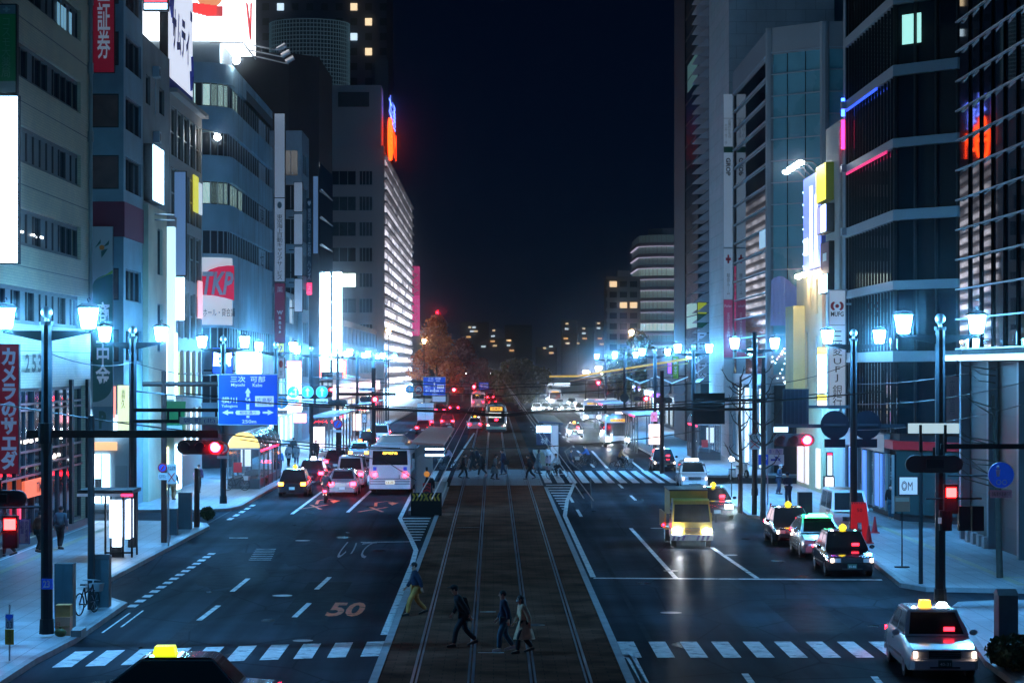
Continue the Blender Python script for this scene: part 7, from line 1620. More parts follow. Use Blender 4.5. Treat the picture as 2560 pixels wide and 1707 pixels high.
for k, (px, Y) in enumerate(((1342,396),(1366,405),(1388,396),(1414,400),(1452,398),(1354,455),(1400,450),(1430,462),(1375,520))):
    car('sedan', 'far oncoming car with glaring headlights, %s from the left in the %s' % (('first','second','third','fourth','fifth','first','third','fourth','second')[k], 'front row' if k < 5 else 'rear row'), nx(px,Y), Y+2.3, False, (P_WHITE,P_GREY,P_BLACK)[k%3], 'car', 'oncoming_car', head='on', group='oncoming cars in the far queue', detail=False)
# --- left hand side, driving away
car('sedan','black taxi with a lemon yellow lamp passing across the bottom left corner', -6.8, 50.1, True, P_BLACK, 'taxi', 'taxi', head='off', lamp=E_YG, tail='tail', rz=-PI/2)
car('sedan','black taxi with glowing tail lights at the left kerb behind the bus shelter', nx(730,139), 139+2.3, True, P_BLACK, 'taxi', 'taxi', head='off', lamp='ball', tail='amber')
car('sedan','second dark taxi in the left kerb queue, half hidden by the first', nx(777,153), 153+2.3, True, P_NAVY, 'taxi', 'taxi', head='off', lamp=E_WHT, tail='brake')
car('sedan','black sedan with red lights farther up the left kerb lane', nx(838,172), 172+2.3, True, P_BLACK, 'car', 'saloon_car', head='off', tail='brake')
car('sedan','silver sedan with blazing red lights and a lit plate beside the motorcycle', nx(855,139.2), 139.2+2.3, True, P_SILV, 'car', 'saloon_car', head='off', tail='brake')
car('van','white van directly ahead of the silver sedan', nx(876,149), 149+2.2, True, P_WHITE, 'van', 'delivery_van', head='off', tail='brake')
car('sedan','white taxi with orange lights ahead of the white van', nx(896,190), 190+2.3, True, P_WHITE, 'taxi', 'taxi', head='off', lamp=E_ORTX, tail='amber')
car('sedan','dark taxi with a warm roof lamp in the row ahead of the white taxi', nx(918,222), 222+2.3, True, P_BLACK, 'taxi', 'taxi', head='off', lamp=E_ORTX, tail='tail')
car('van','pale van ahead of the white bus roof', nx(952,232), 232+2.2, True, P_WHITE, 'van', 'delivery_van', head='off', tail='brake')
car('sedan','white taxi with an orange lamp immediately left of the tram', nx(1187,284), 286, True, P_WHITE, 'taxi', 'taxi', head='off', lamp=E_ORTX, tail='tail')
car('sedan','dark red sedan with glaring tail lights beyond the brown tram stop roof', nx(1057,268), 270, True, P_RED, 'car', 'saloon_car', head='off', tail='brake')
car('wagon','red lit estate car behind the white box lorry', nx(1118,296), 298, True, P_RED, 'car', 'estate_car', head='off', tail='brake')
for k, (px, Y) in enumerate(((1100,380),(1135,400),(1194,450),(1216,455),(1206,500),(1232,470),(1226,540))):
    car('sedan', 'far car showing red tail lights, %s from the left beyond the tram' % ('first','second','third','fifth','fourth','seventh','sixth')[k], nx(px,Y), Y+2.3, True, P_BLACK, 'car', 'departing_car', head='off', tail='brake', group='far cars showing tail lights', detail=False)
# ---- box lorry
def box_on(t, name, m, *b): return MB().box(*b).build(name, m, t)
t = thing('box_lorry', 'white box lorry seen from behind among the red tail lights', 'lorry', (nx(1065,302),302,0), PI, local=True)
box_on(t,'cargo_box',P_WHITE,-1.0,-1.2,.85,1.0,2.6,3.0); box_on(t,'cab',P_WHITE,-.95,-2.6,.4,.95,-1.25,2.1); box_on(t,'bumper',M_STEEL,-.95,2.5,.35,.95,2.62,.55)
dr = MB(); dr.box(-.02,2.6,.9,.02,2.625,2.95); dr.box(-.95,2.6,.88,.95,2.625,.93); dr.build('door_seam', M_GALV, t)
for s in (-1,1): box_on(t,'tail_light',E_BRAKE,s*.6,2.62,.6,s*.9,2.66,.75); wheel(t,s*.95,1.6,.4); wheel(t,s*.95,-1.9,.4)
# ---- yellow truck
t = thing('yellow_truck', 'yellow flat bed truck with a raised yellow box and two bright headlights', 'truck', (nx(1730,99.7),99.7,0), 0, local=True)
c = MB(); c.loft([[(-.80,0,.45),(.80,0,.45),(.84,0,.9),(.82,.05,1.05),(.74,.42,1.93),(-.74,.42,1.93),(-.82,.05,1.05),(-.84,0,.9)],[(-.82,.3,.4),(.82,.3,.4),(.85,.3,.9),(.83,.3,1.1),(.75,.6,1.99),(-.75,.6,1.99),(-.83,.3,1.1),(-.85,.3,.9)],[(-.82,1.55,.4),(.82,1.55,.4),(.85,1.55,.9),(.83,1.55,1.1),(.75,1.5,1.99),(-.75,1.5,1.99),(-.83,1.55,1.1),(-.85,1.55,.9)]]); c.build('cab', P_YEL, t, smooth=30)
faceq(t,'windscreen',M_CARGLASS,[(-.82,.05,1.05),(.82,.05,1.05),(.74,.42,1.93),(-.74,.42,1.93)],.05,.012,(.04,.96,.03,.84))
for s in (-1,1): faceq(t,'side_window',M_CARGLASS,([(.83,.35,1.1),(.83,1.5,1.1),(.75,1.45,1.95),(.75,.6,1.95)] if s > 0 else [(-.83,1.5,1.1),(-.83,.35,1.1),(-.75,.6,1.95),(-.75,1.45,1.95)]),.05,.012,(.12,.9,.05,.85))
for s in (-1,1):
    o = MB().box(s*.46,-.04,.62,s*.78,.06,.80).build('headlight', E_HEADT, t); box_on(t,'wing_mirror',M_BLACK,s*.93,.1,1.05,s*1.05,.2,1.42); MB().tube([(s*.84,.2,1.4),(s*.97,.15,1.4)],.02).build('mirror_arm',M_BLACK,t)
g = MB(); [g.box(-.36,-.02,.62+k*.06,.36,.02,.65+k*.06) for k in range(4)]; g.build('grille', M_CHROME, t)
bp = box_on(t,'bumper',mat('pale_bumper',(.45,.46,.48),.4),-.86,-.10,.32,.86,.08,.56)
sb = MB(); [sb.prism([(-.84+k*.2,.33),(-.74+k*.2,.33),(-.66+k*.2,.55),(-.76+k*.2,.55)],'xz',-.112,-.101) for k in list(range(3))+list(range(5,8))]; sb.build('bumper_stripe', mat('violet_stripe',(.12,.08,.2),.5), bp)
box_on(t,'number_plate',M_PLATE,-.17,-.125,.36,.17,-.113,.50)
box_on(t,'cargo_box',mat('orange_tarpaulin_box',(.50,.26,.02),.5,var=.15,scale=2),-.80,1.6,.95,.78,4.6,2.28); box_on(t,'box_rim',M_BROWN,-.83,1.57,2.28,.81,4.63,2.34)
fb = MB(); fb.box(-1.02,1.62,.75,-.95,4.7,1.35); fb.box(.90,1.62,.75,.97,4.7,1.35); fb.box(-1.02,1.58,.68,.97,4.7,.75); fb.build('flat_bed', P_YEL, t)
MB().sphere((-1.06,1.65,.86),.06).build('marker_lamp', E_TAIL, t)
for s in (-1,1): wheel(t,s*.82,.75,.34); wheel(t,s*.86,3.7,.34)
st = MB(); [st.tube([(x0-.1,.32,1.15),(x0,.34,1.55)],.02) for x0 in (-.05,.1,.35,.5)]; st.build('wiper', M_GALV, t)
# ---- buses
def bus(lab, x, y, away, H=2.95, L=10.2, W=2.45, hump=False, dest=True):
    t = thing('city_bus', lab, 'bus', (x,y,0), PI if away else 0, local=True); w = W/2
    b = MB(); sec = lambda yy, k=1.0, top=H: [(-w*k,yy,.38),(-w*k,yy,1.5),(-w*.98*k,yy,top-.35),(-w*.90*k,yy,top-.06),(-w*.7*k,yy,top),(w*.7*k,yy,top),(w*.90*k,yy,top-.06),(w*.98*k,yy,top-.35),(w*k,yy,1.5),(w*k,yy,.38)]
    b.loft([sec(0,.97),sec(.12),sec(L-.12),sec(L,.97)]); b.build('body', P_BUSW, t, smooth=35)
    if hump:
        h = MB(); hs = lambda yy, k, zz: [(-.85*k,yy,H-.02),(-.85*k,yy,H+zz*.5),(-.6*k,yy,H+zz),(.6*k,yy,H+zz),(.85*k,yy,H+zz*.5),(.85*k,yy,H-.02)]
        h.loft([hs(L-1.2,.95,.10),hs(L-1.7,1.0,.42),hs(L-5.5,1.0,.45),hs(L-6.2,.95,.1)]); h.build('roof_tank_cover', P_BUSW, t, smooth=35)
    for s in (-1,1):
        box_on(t,'side_window',M_CARGLASS,s*(w-.005),.5,1.35,s*(w+.006),L-.4,2.35)
        for yy in (2.2, L-3.0): wheel(t,s*(w-.005),yy,.46,.28)
        box_on(t,'headlight',E_HEAD if not away else mat('clear_lamp_lens',(.55,.58,.62),.1,.3),s*.72,-.03,.62,s*1.05,.05,.82)
        box_on(t,'tail_light',E_BRAKE if away else M_REDP,s*.80,L-.03,1.12,s*.98,L+.03,1.30)
        MB().tube([(s*w*.98,.05,2.5),(s*(w+.2),-.25,2.4),(s*(w+.2),-.25,2.1)],.03).build('mirror_arm',M_BLACK,t); box_on(t,'wing_mirror',M_BLACK,s*(w+.12),-.3,1.75,s*(w+.30),-.2,2.12)
    faceq(t,'windscreen',M_CARGLASS,[(-w*.93,-.001,1.05),(w*.93,-.001,1.05),(w*.9,-.001,2.35),(-w*.9,-.001,2.35)],.02,.012)
    faceq(t,'rear_window',M_CARGLASS,[(w*.88,L+.001,1.75),(-w*.88,L+.001,1.75),(-w*.84,L+.001,2.62),(w*.84,L+.001,2.62)],.02,.012)
    yy = L+.03 if away else -.03
    dp = MB().box(-.48 if away else -.7,yy-.015,2.36 if away else 2.42,.48 if away else .7,yy+.015,2.56 if away else 2.66).build('destination_display', mat('dark_display',(.01,.008,.005),.3) if away else glow('amber_display',(1.0,.45,.05),1.3), t)
    u = RX if away else LX
    lettering('紙屋町経由' if away else '26 広島駅', glow('amber_led',(1.0,.55,.06),5) if away else M_INK, dp, (0, L+.05 if away else -.05, 2.46 if away else 2.54), u, .84 if away else 1.0, .15, .02)
    if away:
        r = MB(); [r.box(-w*.95,L+.001,z,w*.95,L+.02,z+.035) for z in (.95,.80,.66)]; r.box(-.55,L+.001,.95,-.52,L+.015,1.2); r.build('rear_grille', M_STEEL, t)
        pl_ = box_on(t,'number_plate',glow('lit_number_plate',(1.0,.9,.65),.7),-.26,L+.02,.66,.26,L+.05,.86); lettering('13-37', M_INK, pl_, (0,L+.06,.76), u, .42, .12, .02)
        for s in (-1,1): box_on(t,'rear_sticker',M_BLUEP,s*.78,L+.001,1.45,s*.98,L+.012,1.66)
    else:
        box_on(t,'bumper',M_STEEL,-w*.96,-.06,.36,w*.96,.05,.58)
    box_on(t,'roof_vent',P_BUSW,-.5,L*.3,H-.01,.5,L*.3+1.2,H+.12)
    return t
bus('white city bus from behind with an amber destination display and roof hump', nx(975,140.6), 140.6+10.2, True, hump=True)
bus('oncoming pale city bus with bright headlights in the right kerb lane', nx(1545,223.5), 223.5, False)
bus('far oncoming bus with an amber display, half hidden by the nearer bus', nx(1481,325), 325, False)
bus('far oncoming bus above the headlight queue', nx(1388,480), 480, False)
bus('far dark bus from behind under the autumn trees', nx(1195,428), 440, True)
# ---- tram
t = thing('tram', 'green and cream tram with an amber destination display at the end of the tracks', 'tram', (.32,272.5,0), 0, local=True)
w = 1.17
b = MB(); sec = lambda yy, k: [(-w*k,yy,.3),(-w*k,yy,2.6),(-w*.86*k,yy,3.15),(-w*.55*k,yy,3.38),(w*.55*k,yy,3.38),(w*.86*k,yy,3.15),(w*k,yy,2.6),(w*k,yy,.3)]
b.loft([sec(0,.94),sec(.5,1),sec(13,1),sec(13.4,.95)]); b.build('body', mat('tram_dark_green',(.02,.06,.05),.3,coat=.5), t, smooth=35)
fr = MB(); fr.ring((0,0,0),1,.05); fr = MB(); pts = [(w*.86*math.copysign(abs(math.cos(a))**.4,math.cos(a)), -.05, 1.95+1.22*math.copysign(abs(math.sin(a))**.4,math.sin(a))) for a in [2*PI*i/28 for i in range(29)]]; fr.tube(pts,.06); fr.build('front_frame', mat('cream_frame',(.6,.6,.55),.4), t)
box_on(t,'windscreen',M_CARGLASS,-.92,-.03,1.25,.92,.03,2.5); box_on(t,'lit_cabin',glow('tram_cabin',(.9,1.0,.8),.9),-.85,-.045,1.75,.55,-.031,2.4); dp = box_on(t,'destination_display',glow('amber_display',(1.0,.45,.05),1.6),-.68,-.06,2.55,.68,-.02,2.95); lettering('広島港', M_INK, dp, (0,-.07,2.75), LX, .9,.26,.02)
MB().sphere((.0,-.05,1.5),.18,.06,.1).build('tail_light',E_TAIL,t)
box_on(t,'bumper',mat('tram_pale_green',(.25,.5,.35),.4),-1.1,-.12,.45,1.1,.1,.75); box_on(t,'skirt',M_BLACK,-1.0,-.1,.12,1.0,.1,.44)
for s in (-1,1): box_on(t,'side_window',M_CARGLASS,s*(w-.004),.8,1.5,s*(w+.006),12.6,2.5); box_on(t,'headlight',E_SIDE,s*.82,-.13,.82,s*1.02,-.05,.95); MB().tube([(s*w,.3,2.6),(s*(w+.15),0,2.5),(s*(w+.15),0,2.1)],.035).build('mirror',M_BLACK,t)
pg = MB(); pg.tube([(0,5,3.4),(.3,6.2,4.1),(0,5,4.9)],.04); pg.box(-.7,4.9,4.88,.7,5.05,4.95); pg.build('pantograph', M_STEEL, t)
# ---- two-wheelers
def bike_parts(t, motor=False, col=None, lit=True):
    if motor:
        for yy in (-.62,.62):
            o = MB().ring((0,yy,.28), .23, .07,'x',18,6).build('wheel', M_RUBBER, t); MB().disc((0,yy,.28),.15,axis='x',t=.05,n=12).build('rim', M_GALV, o)
        b = MB(); b.loft([[(-.14,.75,.55),(.14,.75,.55),(.12,.75,.72),(-.12,.75,.72)],[(-.17,.2,.35),(.17,.2,.35),(.15,.2,.75),(-.15,.2,.75)],[(-.15,-.15,.28),(.15,-.15,.28),(.15,-.15,.42),(-.15,-.15,.42)],[(-.18,-.45,.35),(.18,-.45,.35),(.15,-.40,.95),(-.15,-.40,.95)]]); b.build('body', col or P_BLACK, t, smooth=40)
        MB().loft([[(-.13,.75,.74),(.13,.75,.74),(.13,.0,.76),(-.13,.0,.76)],[(-.12,.72,.82),(.12,.72,.82),(.12,.02,.82),(-.12,.02,.82)]]).build('saddle', M_BLACK, t)
        MB().tube([(-.32,-.36,1.05),(0,-.45,.98),(.32,-.36,1.05)],.025).build('handlebar', M_STEEL, t)
        MB().box(-.09,.75,.60,.09,.79,.70).build('tail_light', E_BRAKE if lit else M_REDP, t); MB().box(-.1,.76,.42,.1,.78,.52).build('number_plate', glow('lit_number_plate',(1.0,.9,.65),.7) if lit else M_PLATE, t); MB().sphere((0,-.5,.9),.09).build('headlight', E_HEAD if lit else M_GALV, t)
        return
    for yy in (-.55,.52):
        o = MB().ring((0,yy,.34), .32, .022,'x',20,5).build('wheel', M_RUBBER, t)
        s = MB(); [s.cyl((0,yy,.34),(0,yy+.31*math.cos(k*PI/4),.34+.31*math.sin(k*PI/4)),.005,n=3) for k in range(8)]; s.build('spokes', M_GALV, o)
    f = MB(); H_, S_, B_, R_, F_ = (0,-.42,.85),(0,.18,.80),(0,0,.30),(0,.52,.34),(0,-.55,.34)
    for a, b in ((H_,B_),(S_,B_),(B_,R_),(S_,R_),(H_,F_),((0,-.40,.78),(0,.14,.62))): f.cyl(a,b,.022,n=6)
    f.cyl(B_,(.1,.05,.16),.015,n=5); f.build('frame', col or M_STEEL, t)
    MB().loft([[(-.02,0,.86),(.02,0,.86),(.09,.30,.87),(-.09,.30,.87)],[(-.02,.02,.90),(.02,.02,.90),(.08,.28,.92),(-.08,.28,.92)]]).build('saddle', M_BLACK, t)
    MB().tube([(-.28,-.32,.98),(-.1,-.46,.98),(.1,-.46,.98),(.28,-.32,.98)],.018).cyl((0,-.46,.98),H_,.02,n=6).build('handlebar', M_GALV, t)
    k = MB(); k.loft([[(-.14,-.82,.62),(.14,-.82,.62),(.14,-.55,.62),(-.14,-.55,.62)],[(-.18,-.86,.86),(.18,-.86,.86),(.18,-.52,.86),(-.18,-.52,.86)]],cap=False); k.build('basket', M_GALV, t)
def bicycle(lab, x, y, z, rz, col=None):
    t = thing('bicycle', lab, 'bicycle', (x,y,z), rz, local=True); bike_parts(t, False, col); return t
x, y = G(200,1550); bicycle('bicycle leaning behind the dark cabinet by the nearest left lamp post', x+.15, y+.3, .15, math.radians(165), M_STEEL)
x, y = G(590,1232); bicycle('bicycle parked in front of the left bus shelter', x, y, .15, math.radians(75), M_STEEL)
for k, (px, py, l) in enumerate(((1838,1210,'left'),(1856,1200,'right'))):
    x, y = G(px, py); t = thing('motor_scooter', l+' of two white scooters parked near the bare trees', 'scooter', (x,y,.15), math.radians(20), local=True); bike_parts(t, True, P_WHITE, False)
x, y = G(1822,1195)
t = thing('work_lamp', 'dazzling star like lamp on a short stand near the parked scooters', 'lamp', (XP(1829,135),135,.15)); MB().cyl((XP(1829,135),135,.15),(XP(1829,135),135,ZP(1152,135)), .03).build('post', M_STEEL, t); MB().sphere((XP(1829,135),134.9,ZP(1146,135)), .13).build('lamp_head', glow('dazzling_lamp',(.9,.95,1.0),160), t)
# ================================================================ PEOPLE
def skinned(name, V_, E_, R_, m, parent, root=0, sub=1):
    me = bpy.data.meshes.new('sk'); me.from_pydata(V_, E_, []); o = bpy.data.objects.new('sk', me); SC.collection.objects.link(o)
    o.modifiers.new('s', 'SKIN').use_smooth_shade = True
    if sub: o.modifiers.new('u', 'SUBSURF').levels = sub; o.modifiers['u'].render_levels = sub
    for i, d in enumerate(me.skin_vertices[0].data):
        r = R_[i]; d.radius = (r, r) if not isinstance(r, tuple) else r; d.use_root = (i == root)
    n = bpy.data.meshes.new_from_object(o.evaluated_get(bpy.context.evaluated_depsgraph_get())); bpy.data.objects.remove(o); bpy.data.meshes.remove(me)
    n.name = name; n.materials.clear(); n.materials.append(m)
    n.polygons.foreach_set('use_smooth', [True]*len(n.polygons))
    ob = bpy.data.objects.new(name, n); COL.objects.link(ob); ob.parent = parent; OFF[ob.name] = (0,0,0)
    return ob
CL = {}
def cloth(name, c): return mat('cloth_'+name, c, .8, var=.3, scale=5, bump=.6, bscale=9)
def person(lab, x, y, face, h=1.66, top=('black',(.015,.016,.02)), legs=('dark',(.015,.016,.022)), stride=.6, lean=.08, z=0.0, coat=False, skirt=False, bag=None, mask=True, hat=None, shoes=M_SHOE, sit=False, arms=None, hair=None, group=None, vest=None):
    """face: heading in degrees, 0 walks towards the camera, 90 to the right (+X), -90 to the left"""
    t = thing('person', lab, 'person', (x,y,z), math.radians(face), group, local=True); k = h/1.70; t.scale = (k,k,k)
    s = stride
    fw = lambda z_: -lean*(z_-.92)/.6                       # lean forwards is -Y
    hipz = .90-.05*s
    if sit: hipz = .90
    J = {'pel':(0,0,hipz+.02),'wai':(0,fw(1.08)*.6,hipz+.18),'che':(0,fw(1.3),hipz+.40),'nck':(0,fw(1.45)-.01,hipz+.56),'hd0':(0,fw(1.5)-.03,hipz+.62),'hd1':(0,fw(1.6)-.03,hipz+.71),'hd2':(0,fw(1.7)-.015,hipz+.785)}
    for sd, q in ((-1,'l'),(1,'r')):
        ph = s*sd
        J['hp'+q] = (sd*.085,0,hipz)
        if sit:
            J['kn'+q] = (sd*.10,-.36,hipz-.14-.10*sd); J['an'+q] = (sd*.10,-.20,hipz-.52-.10*sd); J['to'+q] = (sd*.10,-.36,hipz-.58-.10*sd)
        else:
            f = -ph*.30                                       # foot fore/aft
            J['kn'+q] = (sd*.09, f*.45-.06-.04*abs(s), .47+.01); J['an'+q] = (sd*.09, f+(.05 if f > 0 else 0), .085+(.10*s if f > 0 else .0)); J['to'+q] = (sd*.10, f-.14, .035+(.02*s if f > 0 else 0))
        J['sh'+q] = (sd*.175, fw(1.42), hipz+.50)
        if arms == 'fold': J['el'+q] = (sd*.24, fw(1.2)-.02, hipz+.24); J['wr'+q] = (sd*-.02, fw(1.2)-.22, hipz+.29)
        elif arms == 'bars': J['el'+q] = (sd*.25, fw(1.2)-.18, hipz+.28); J['wr'+q] = (sd*.27, fw(1.2)-.42, hipz+.16)
        elif arms == 'hold': J['el'+q] = (sd*.24, fw(1.2)+.02, hipz+.24); J['wr'+q] = (sd*.10, fw(1.2)-.22, hipz+.22)
        else: J['el'+q] = (sd*.235, fw(1.2)+.03+.10*ph, hipz+.24); J['wr'+q] = (sd*.235, fw(1.0)-.05+.22*ph, hipz+.01+.03*abs(s))
        d = (Vector(J['wr'+q])-Vector(J['el'+q])).normalized(); pl_ = Vector(J['wr'+q])+d*.07; J['pa'+q] = tuple(pl_)
        side = Vector((0,-1,0)) if abs(d.z) > .5 else Vector((0,0,1)); inn = Vector((-sd,0,0))
        for n in range(4):
            r0 = pl_+d*.03+side*(.03-.02*n); c1 = r0+d*.035+inn*.006; c2 = c1+d*(.026-.004*abs(n-1.2))+inn*.016
            J['f%da'%n+q], J['f%db'%n+q] = tuple(c1), tuple(c2)
        J['tha'+q] = tuple(pl_-d*.02+side*.04+inn*.012); J['thb'+q] = tuple(pl_+d*.025+side*.055+inn*.022)
    names = list(J); idx = {n: i for i, n in enumerate(names)}
    E_ = [('pel','wai'),('wai','che'),('che','nck'),('nck','hd0'),('hd0','hd1'),('hd1','hd2')]
    for q in 'lr':
        E_ += [('pel','hp'+q),('hp'+q,'kn'+q),('kn'+q,'an'+q),('an'+q,'to'+q),('che','sh'+q),('sh'+q,'el'+q),('el'+q,'wr'+q),('wr'+q,'pa'+q)]
        for n in range(4): E_ += [('pa'+q,'f%da'%n+q),('f%da'%n+q,'f%db'%n+q)]
        E_ += [('pa'+q,'tha'+q),('tha'+q,'thb'+q)]
    def rad(n):
        b = n[:-1]
        return {'pel':(.13,.10),'wai':(.12,.09),'che':(.14,.10),'nck':.052,'hd0':(.062,.075),'hd1':(.078,.098),'hd2':(.066,.08)}.get(n) or {'hp':.085,'kn':.055,'an':.038,'to':.035,'sh':.06,'el':.042,'wr':.030,'pa':(.034,.020)}.get(b, .0095)
    body = skinned('body', [J[n] for n in names], [(idx[a], idx[b]) for a, b in E_], [rad(n) for n in names], M_SKIN, t, idx['pel'])
    hx, hy, hz_ = J['hd1']
    fc = MB(); fc.loft([[(hx-.012,hy-.088,hz_-.03),(hx+.012,hy-.088,hz_-.03),(hx,hy-.085,hz_+.02)],[(hx-.006,hy-.112,hz_-.028),(hx+.006,hy-.112,hz_-.028),(hx,hy-.098,hz_+.012)]])
    for sd in (-1,1): fc.sphere((hx+sd*.083,hy+.005,hz_-.005), .014,.022,.03, 8, 6)
    fc.build('face', M_SKIN, t, offset=(0,0,0))
    ey = MB(); [ey.sphere((hx+sd*.033,hy-.083,hz_+.012), .013,.010,.008,6,4) for sd in (-1,1)]; ey.box(hx-.025,hy-.092,hz_-.055,hx+.025,hy-.084,hz_-.048); ey.build('eyes_and_mouth', M_HAIR, t, offset=(0,0,0))
    hm = hair or M_HAIR
    hr = MB(); hr.sphere((hx,hy+.022,hz_+.038), .093,.102,.095, 14, 9)
    if coat == 'long' or skirt: hr.sphere((hx,hy+.055,hz_-.05), .085,.06,.13, 12, 8)
    hr.map(lambda a,b,c: (a, max(b, hy-.052 if c < hz_+.05 else hy-.075), c)); hr.build('hair', hm, t, smooth=1, offset=(0,0,0))
    if mask: MB().loft([[(hx-.058,hy-.062,hz_-.062),(hx+.058,hy-.062,hz_-.062),(hx+.064,hy-.05,hz_-.005),(hx-.064,hy-.05,hz_-.005)],[(hx-.03,hy-.108,hz_-.058),(hx+.03,hy-.108,hz_-.058),(hx+.032,hy-.108,hz_-.012),(hx-.032,hy-.108,hz_-.012)]]).build('face_mask', M_MASK, t, smooth=1, offset=(0,0,0))
    if hat: 
        c = MB(); c.sphere((hx,hy+.012,hz_+.07), .103,.112,.075,14,8); c.loft([[(hx-.08,hy-.08,hz_+.07),(hx+.08,hy-.08,hz_+.07),(hx+.08,hy-.08,hz_+.085),(hx-.08,hy-.08,hz_+.085)],[(hx-.05,hy-.17,hz_+.055),(hx+.05,hy-.17,hz_+.055),(hx+.05,hy-.17,hz_+.065),(hx-.05,hy-.17,hz_+.065)]]); c.build('cap', hat, t, smooth=40, offset=(0,0,0))
    # jacket and trousers: skinned shells over the same joints
    jn = ['pel','wai','che','nck']+[a+q for q in 'lr' for a in ('sh','el','wr')]; ji = {n:i for i,n in enumerate(jn)}
    jr = {'pel':(.19,.155),'wai':(.18,.15),'che':(.19,.155),'nck':.075}
    skinned('jacket', [J[n] for n in jn], [(ji[a],ji[b]) for a,b in [('pel','wai'),('wai','che'),('che','nck')]+[e for q in 'lr' for e in (('che','sh'+q),('sh'+q,'el'+q),('el'+q,'wr'+q))]], [jr.get(n) or {'sh':.098,'el':.078,'wr':.060}[n[:-1]] for n in jn], cloth(*top), t, 0)
    ln = ['pel']+[a+q for q in 'lr' for a in ('hp','kn','an')]; li = {n:i for i,n in enumerate(ln)}
    skinned('trousers', [J[n] for n in ln], [(li[a],li[b]) for q in 'lr' for a,b in (('pel','hp'+q),('hp'+q,'kn'+q),('kn'+q,'an'+q))], [(.16,.13) if n == 'pel' else {'hp':.115,'kn':.088,'an':.070}[n[:-1]] for n in ln], cloth(*legs), t, 0)
    if coat or skirt:
        zb = .42 if coat == 'long' or skirt else .62
        mid = lambda zz: -s*0+0
        rr = []
        for zz, rx, ry in ((hipz+.10,.17,.14),(hipz-.06,.19,.17+.05*s),((hipz+zb)/2-.03,.21,.20+.10*s),(zb,.235,.22+.14*s)):
            rr.append([(rx*math.cos(2*PI*i/16)*(1+.04*math.sin(3*i)), ry*math.sin(2*PI*i/16)*(1+.04*math.cos(2*i)), zz+.01*math.sin(2*i)) for i in range(16)])
        MB().loft(rr, cap=False).build('coat_skirt' if coat else 'skirt', cloth(*(top if coat else skirt)), t, smooth=1, offset=(0,0,0))
    for q in 'lr':
        a, b = Vector(J['an'+q]), Vector(J['to'+q]); d = (b-a); d.z *= 1; e = MB()
        n = Vector((1,0,0)); c0 = a+Vector((0,.06,-.045)); c1 = b+Vector((0,-.05,-.012))
        rings = []
        for f, w_, hh in ((0,.032,.07),(.3,.042,.10),(.65,.048,.075),(1,.035,.045)):
            c = c0.lerp(c1, f); rings.append([(c.x-w_,c.y,c.z-.022),(c.x+w_,c.y,c.z-.022),(c.x+w_*.9,c.y,c.z+hh*.6),(c.x-w_*.9,c.y,c.z+hh*.6)])
        e.loft(rings).build('shoe', shoes, t, smooth=50, offset=(0,0,0))
    if bag == 'backpack': MB().loft([[(-.14,.13+fw(1.2),hipz+.12),(.14,.13+fw(1.2),hipz+.12),(.14,.15+fw(1.4),hipz+.52),(-.14,.15+fw(1.4),hipz+.52)],[(-.12,.27+fw(1.2),hipz+.14),(.12,.27+fw(1.2),hipz+.14),(.11,.24+fw(1.4),hipz+.50),(-.11,.24+fw(1.4),hipz+.50)]]).build('backpack', cloth('bag',(.014,.014,.018)), t, smooth=40, offset=(0,0,0))
    if bag == 'shoulder': MB().box(.20,-.04,hipz-.18,.30,.28,hipz+.12).tube([(.23,.0,hipz+.1),(.18,.02,hipz+.5),(.23,.2,hipz+.1)],.012).build('shoulder_bag', cloth('bag',(.014,.014,.018)), t, offset=(0,0,0))
    if vest: MB().loft([[(-.178,fw(1.2)-.138,hipz+.15),(.178,fw(1.2)-.138,hipz+.15),(.178,fw(1.2)-.138,hipz+.21),(-.178,fw(1.2)-.138,hipz+.21)],[(-.178,fw(1.2)+.138,hipz+.15),(.178,fw(1.2)+.138,hipz+.15),(.178,fw(1.2)+.138,hipz+.21),(-.178,fw(1.2)+.138,hipz+.21)]]).build('reflective_belt', vest, t, offset=(0,0,0))
    return t
NAVY=('navy',(.014,.022,.05)); BLK=('black',(.012,.012,.015)); BEI=('beige',(.72,.50,.30)); KHA=('khaki',(.72,.30,.07)); TEAL=('teal_denim',(.03,.09,.13)); GRY=('grey',(.12,.13,.14)); LIL=('lilac',(.42,.34,.48)); WHT=('white',(.6,.6,.62)); BLU=('blue',(.02,.12,.32)); ORG=('orange',(.42,.20,.08)); BRN=('brown',(.14,.06,.04)); PNK=('pink',(.42,.24,.26)); PUR=('purple',(.12,.06,.14))
def at(px, py): return G(px, py)
person('walking person in navy jacket and khaki trousers with a white mask, leftmost near walker', *at(1040,1538), -80, 1.62, NAVY, KHA, .95, .04, bag=None)
person('stooping person in a dark coat and cap with a backpack striding left over the tracks', *at(1160,1616), -85, 1.66, BLK, ('dark_slate',(.02,.03,.04)), .95, .22, hat=cloth(*BLK), bag='backpack', mask=False)
person('young person in navy jacket and teal jeans walking behind the beige coat', *at(1263,1627), -85, 1.60, NAVY, TEAL, .6, .05, mask=False, shoes=M_WSHOE)
person('person in a knee length beige coat and dark trousers crossing the tracks', *at(1310,1632), -75, 1.52, BEI, BLK, .75, .08, coat='long', bag=None)
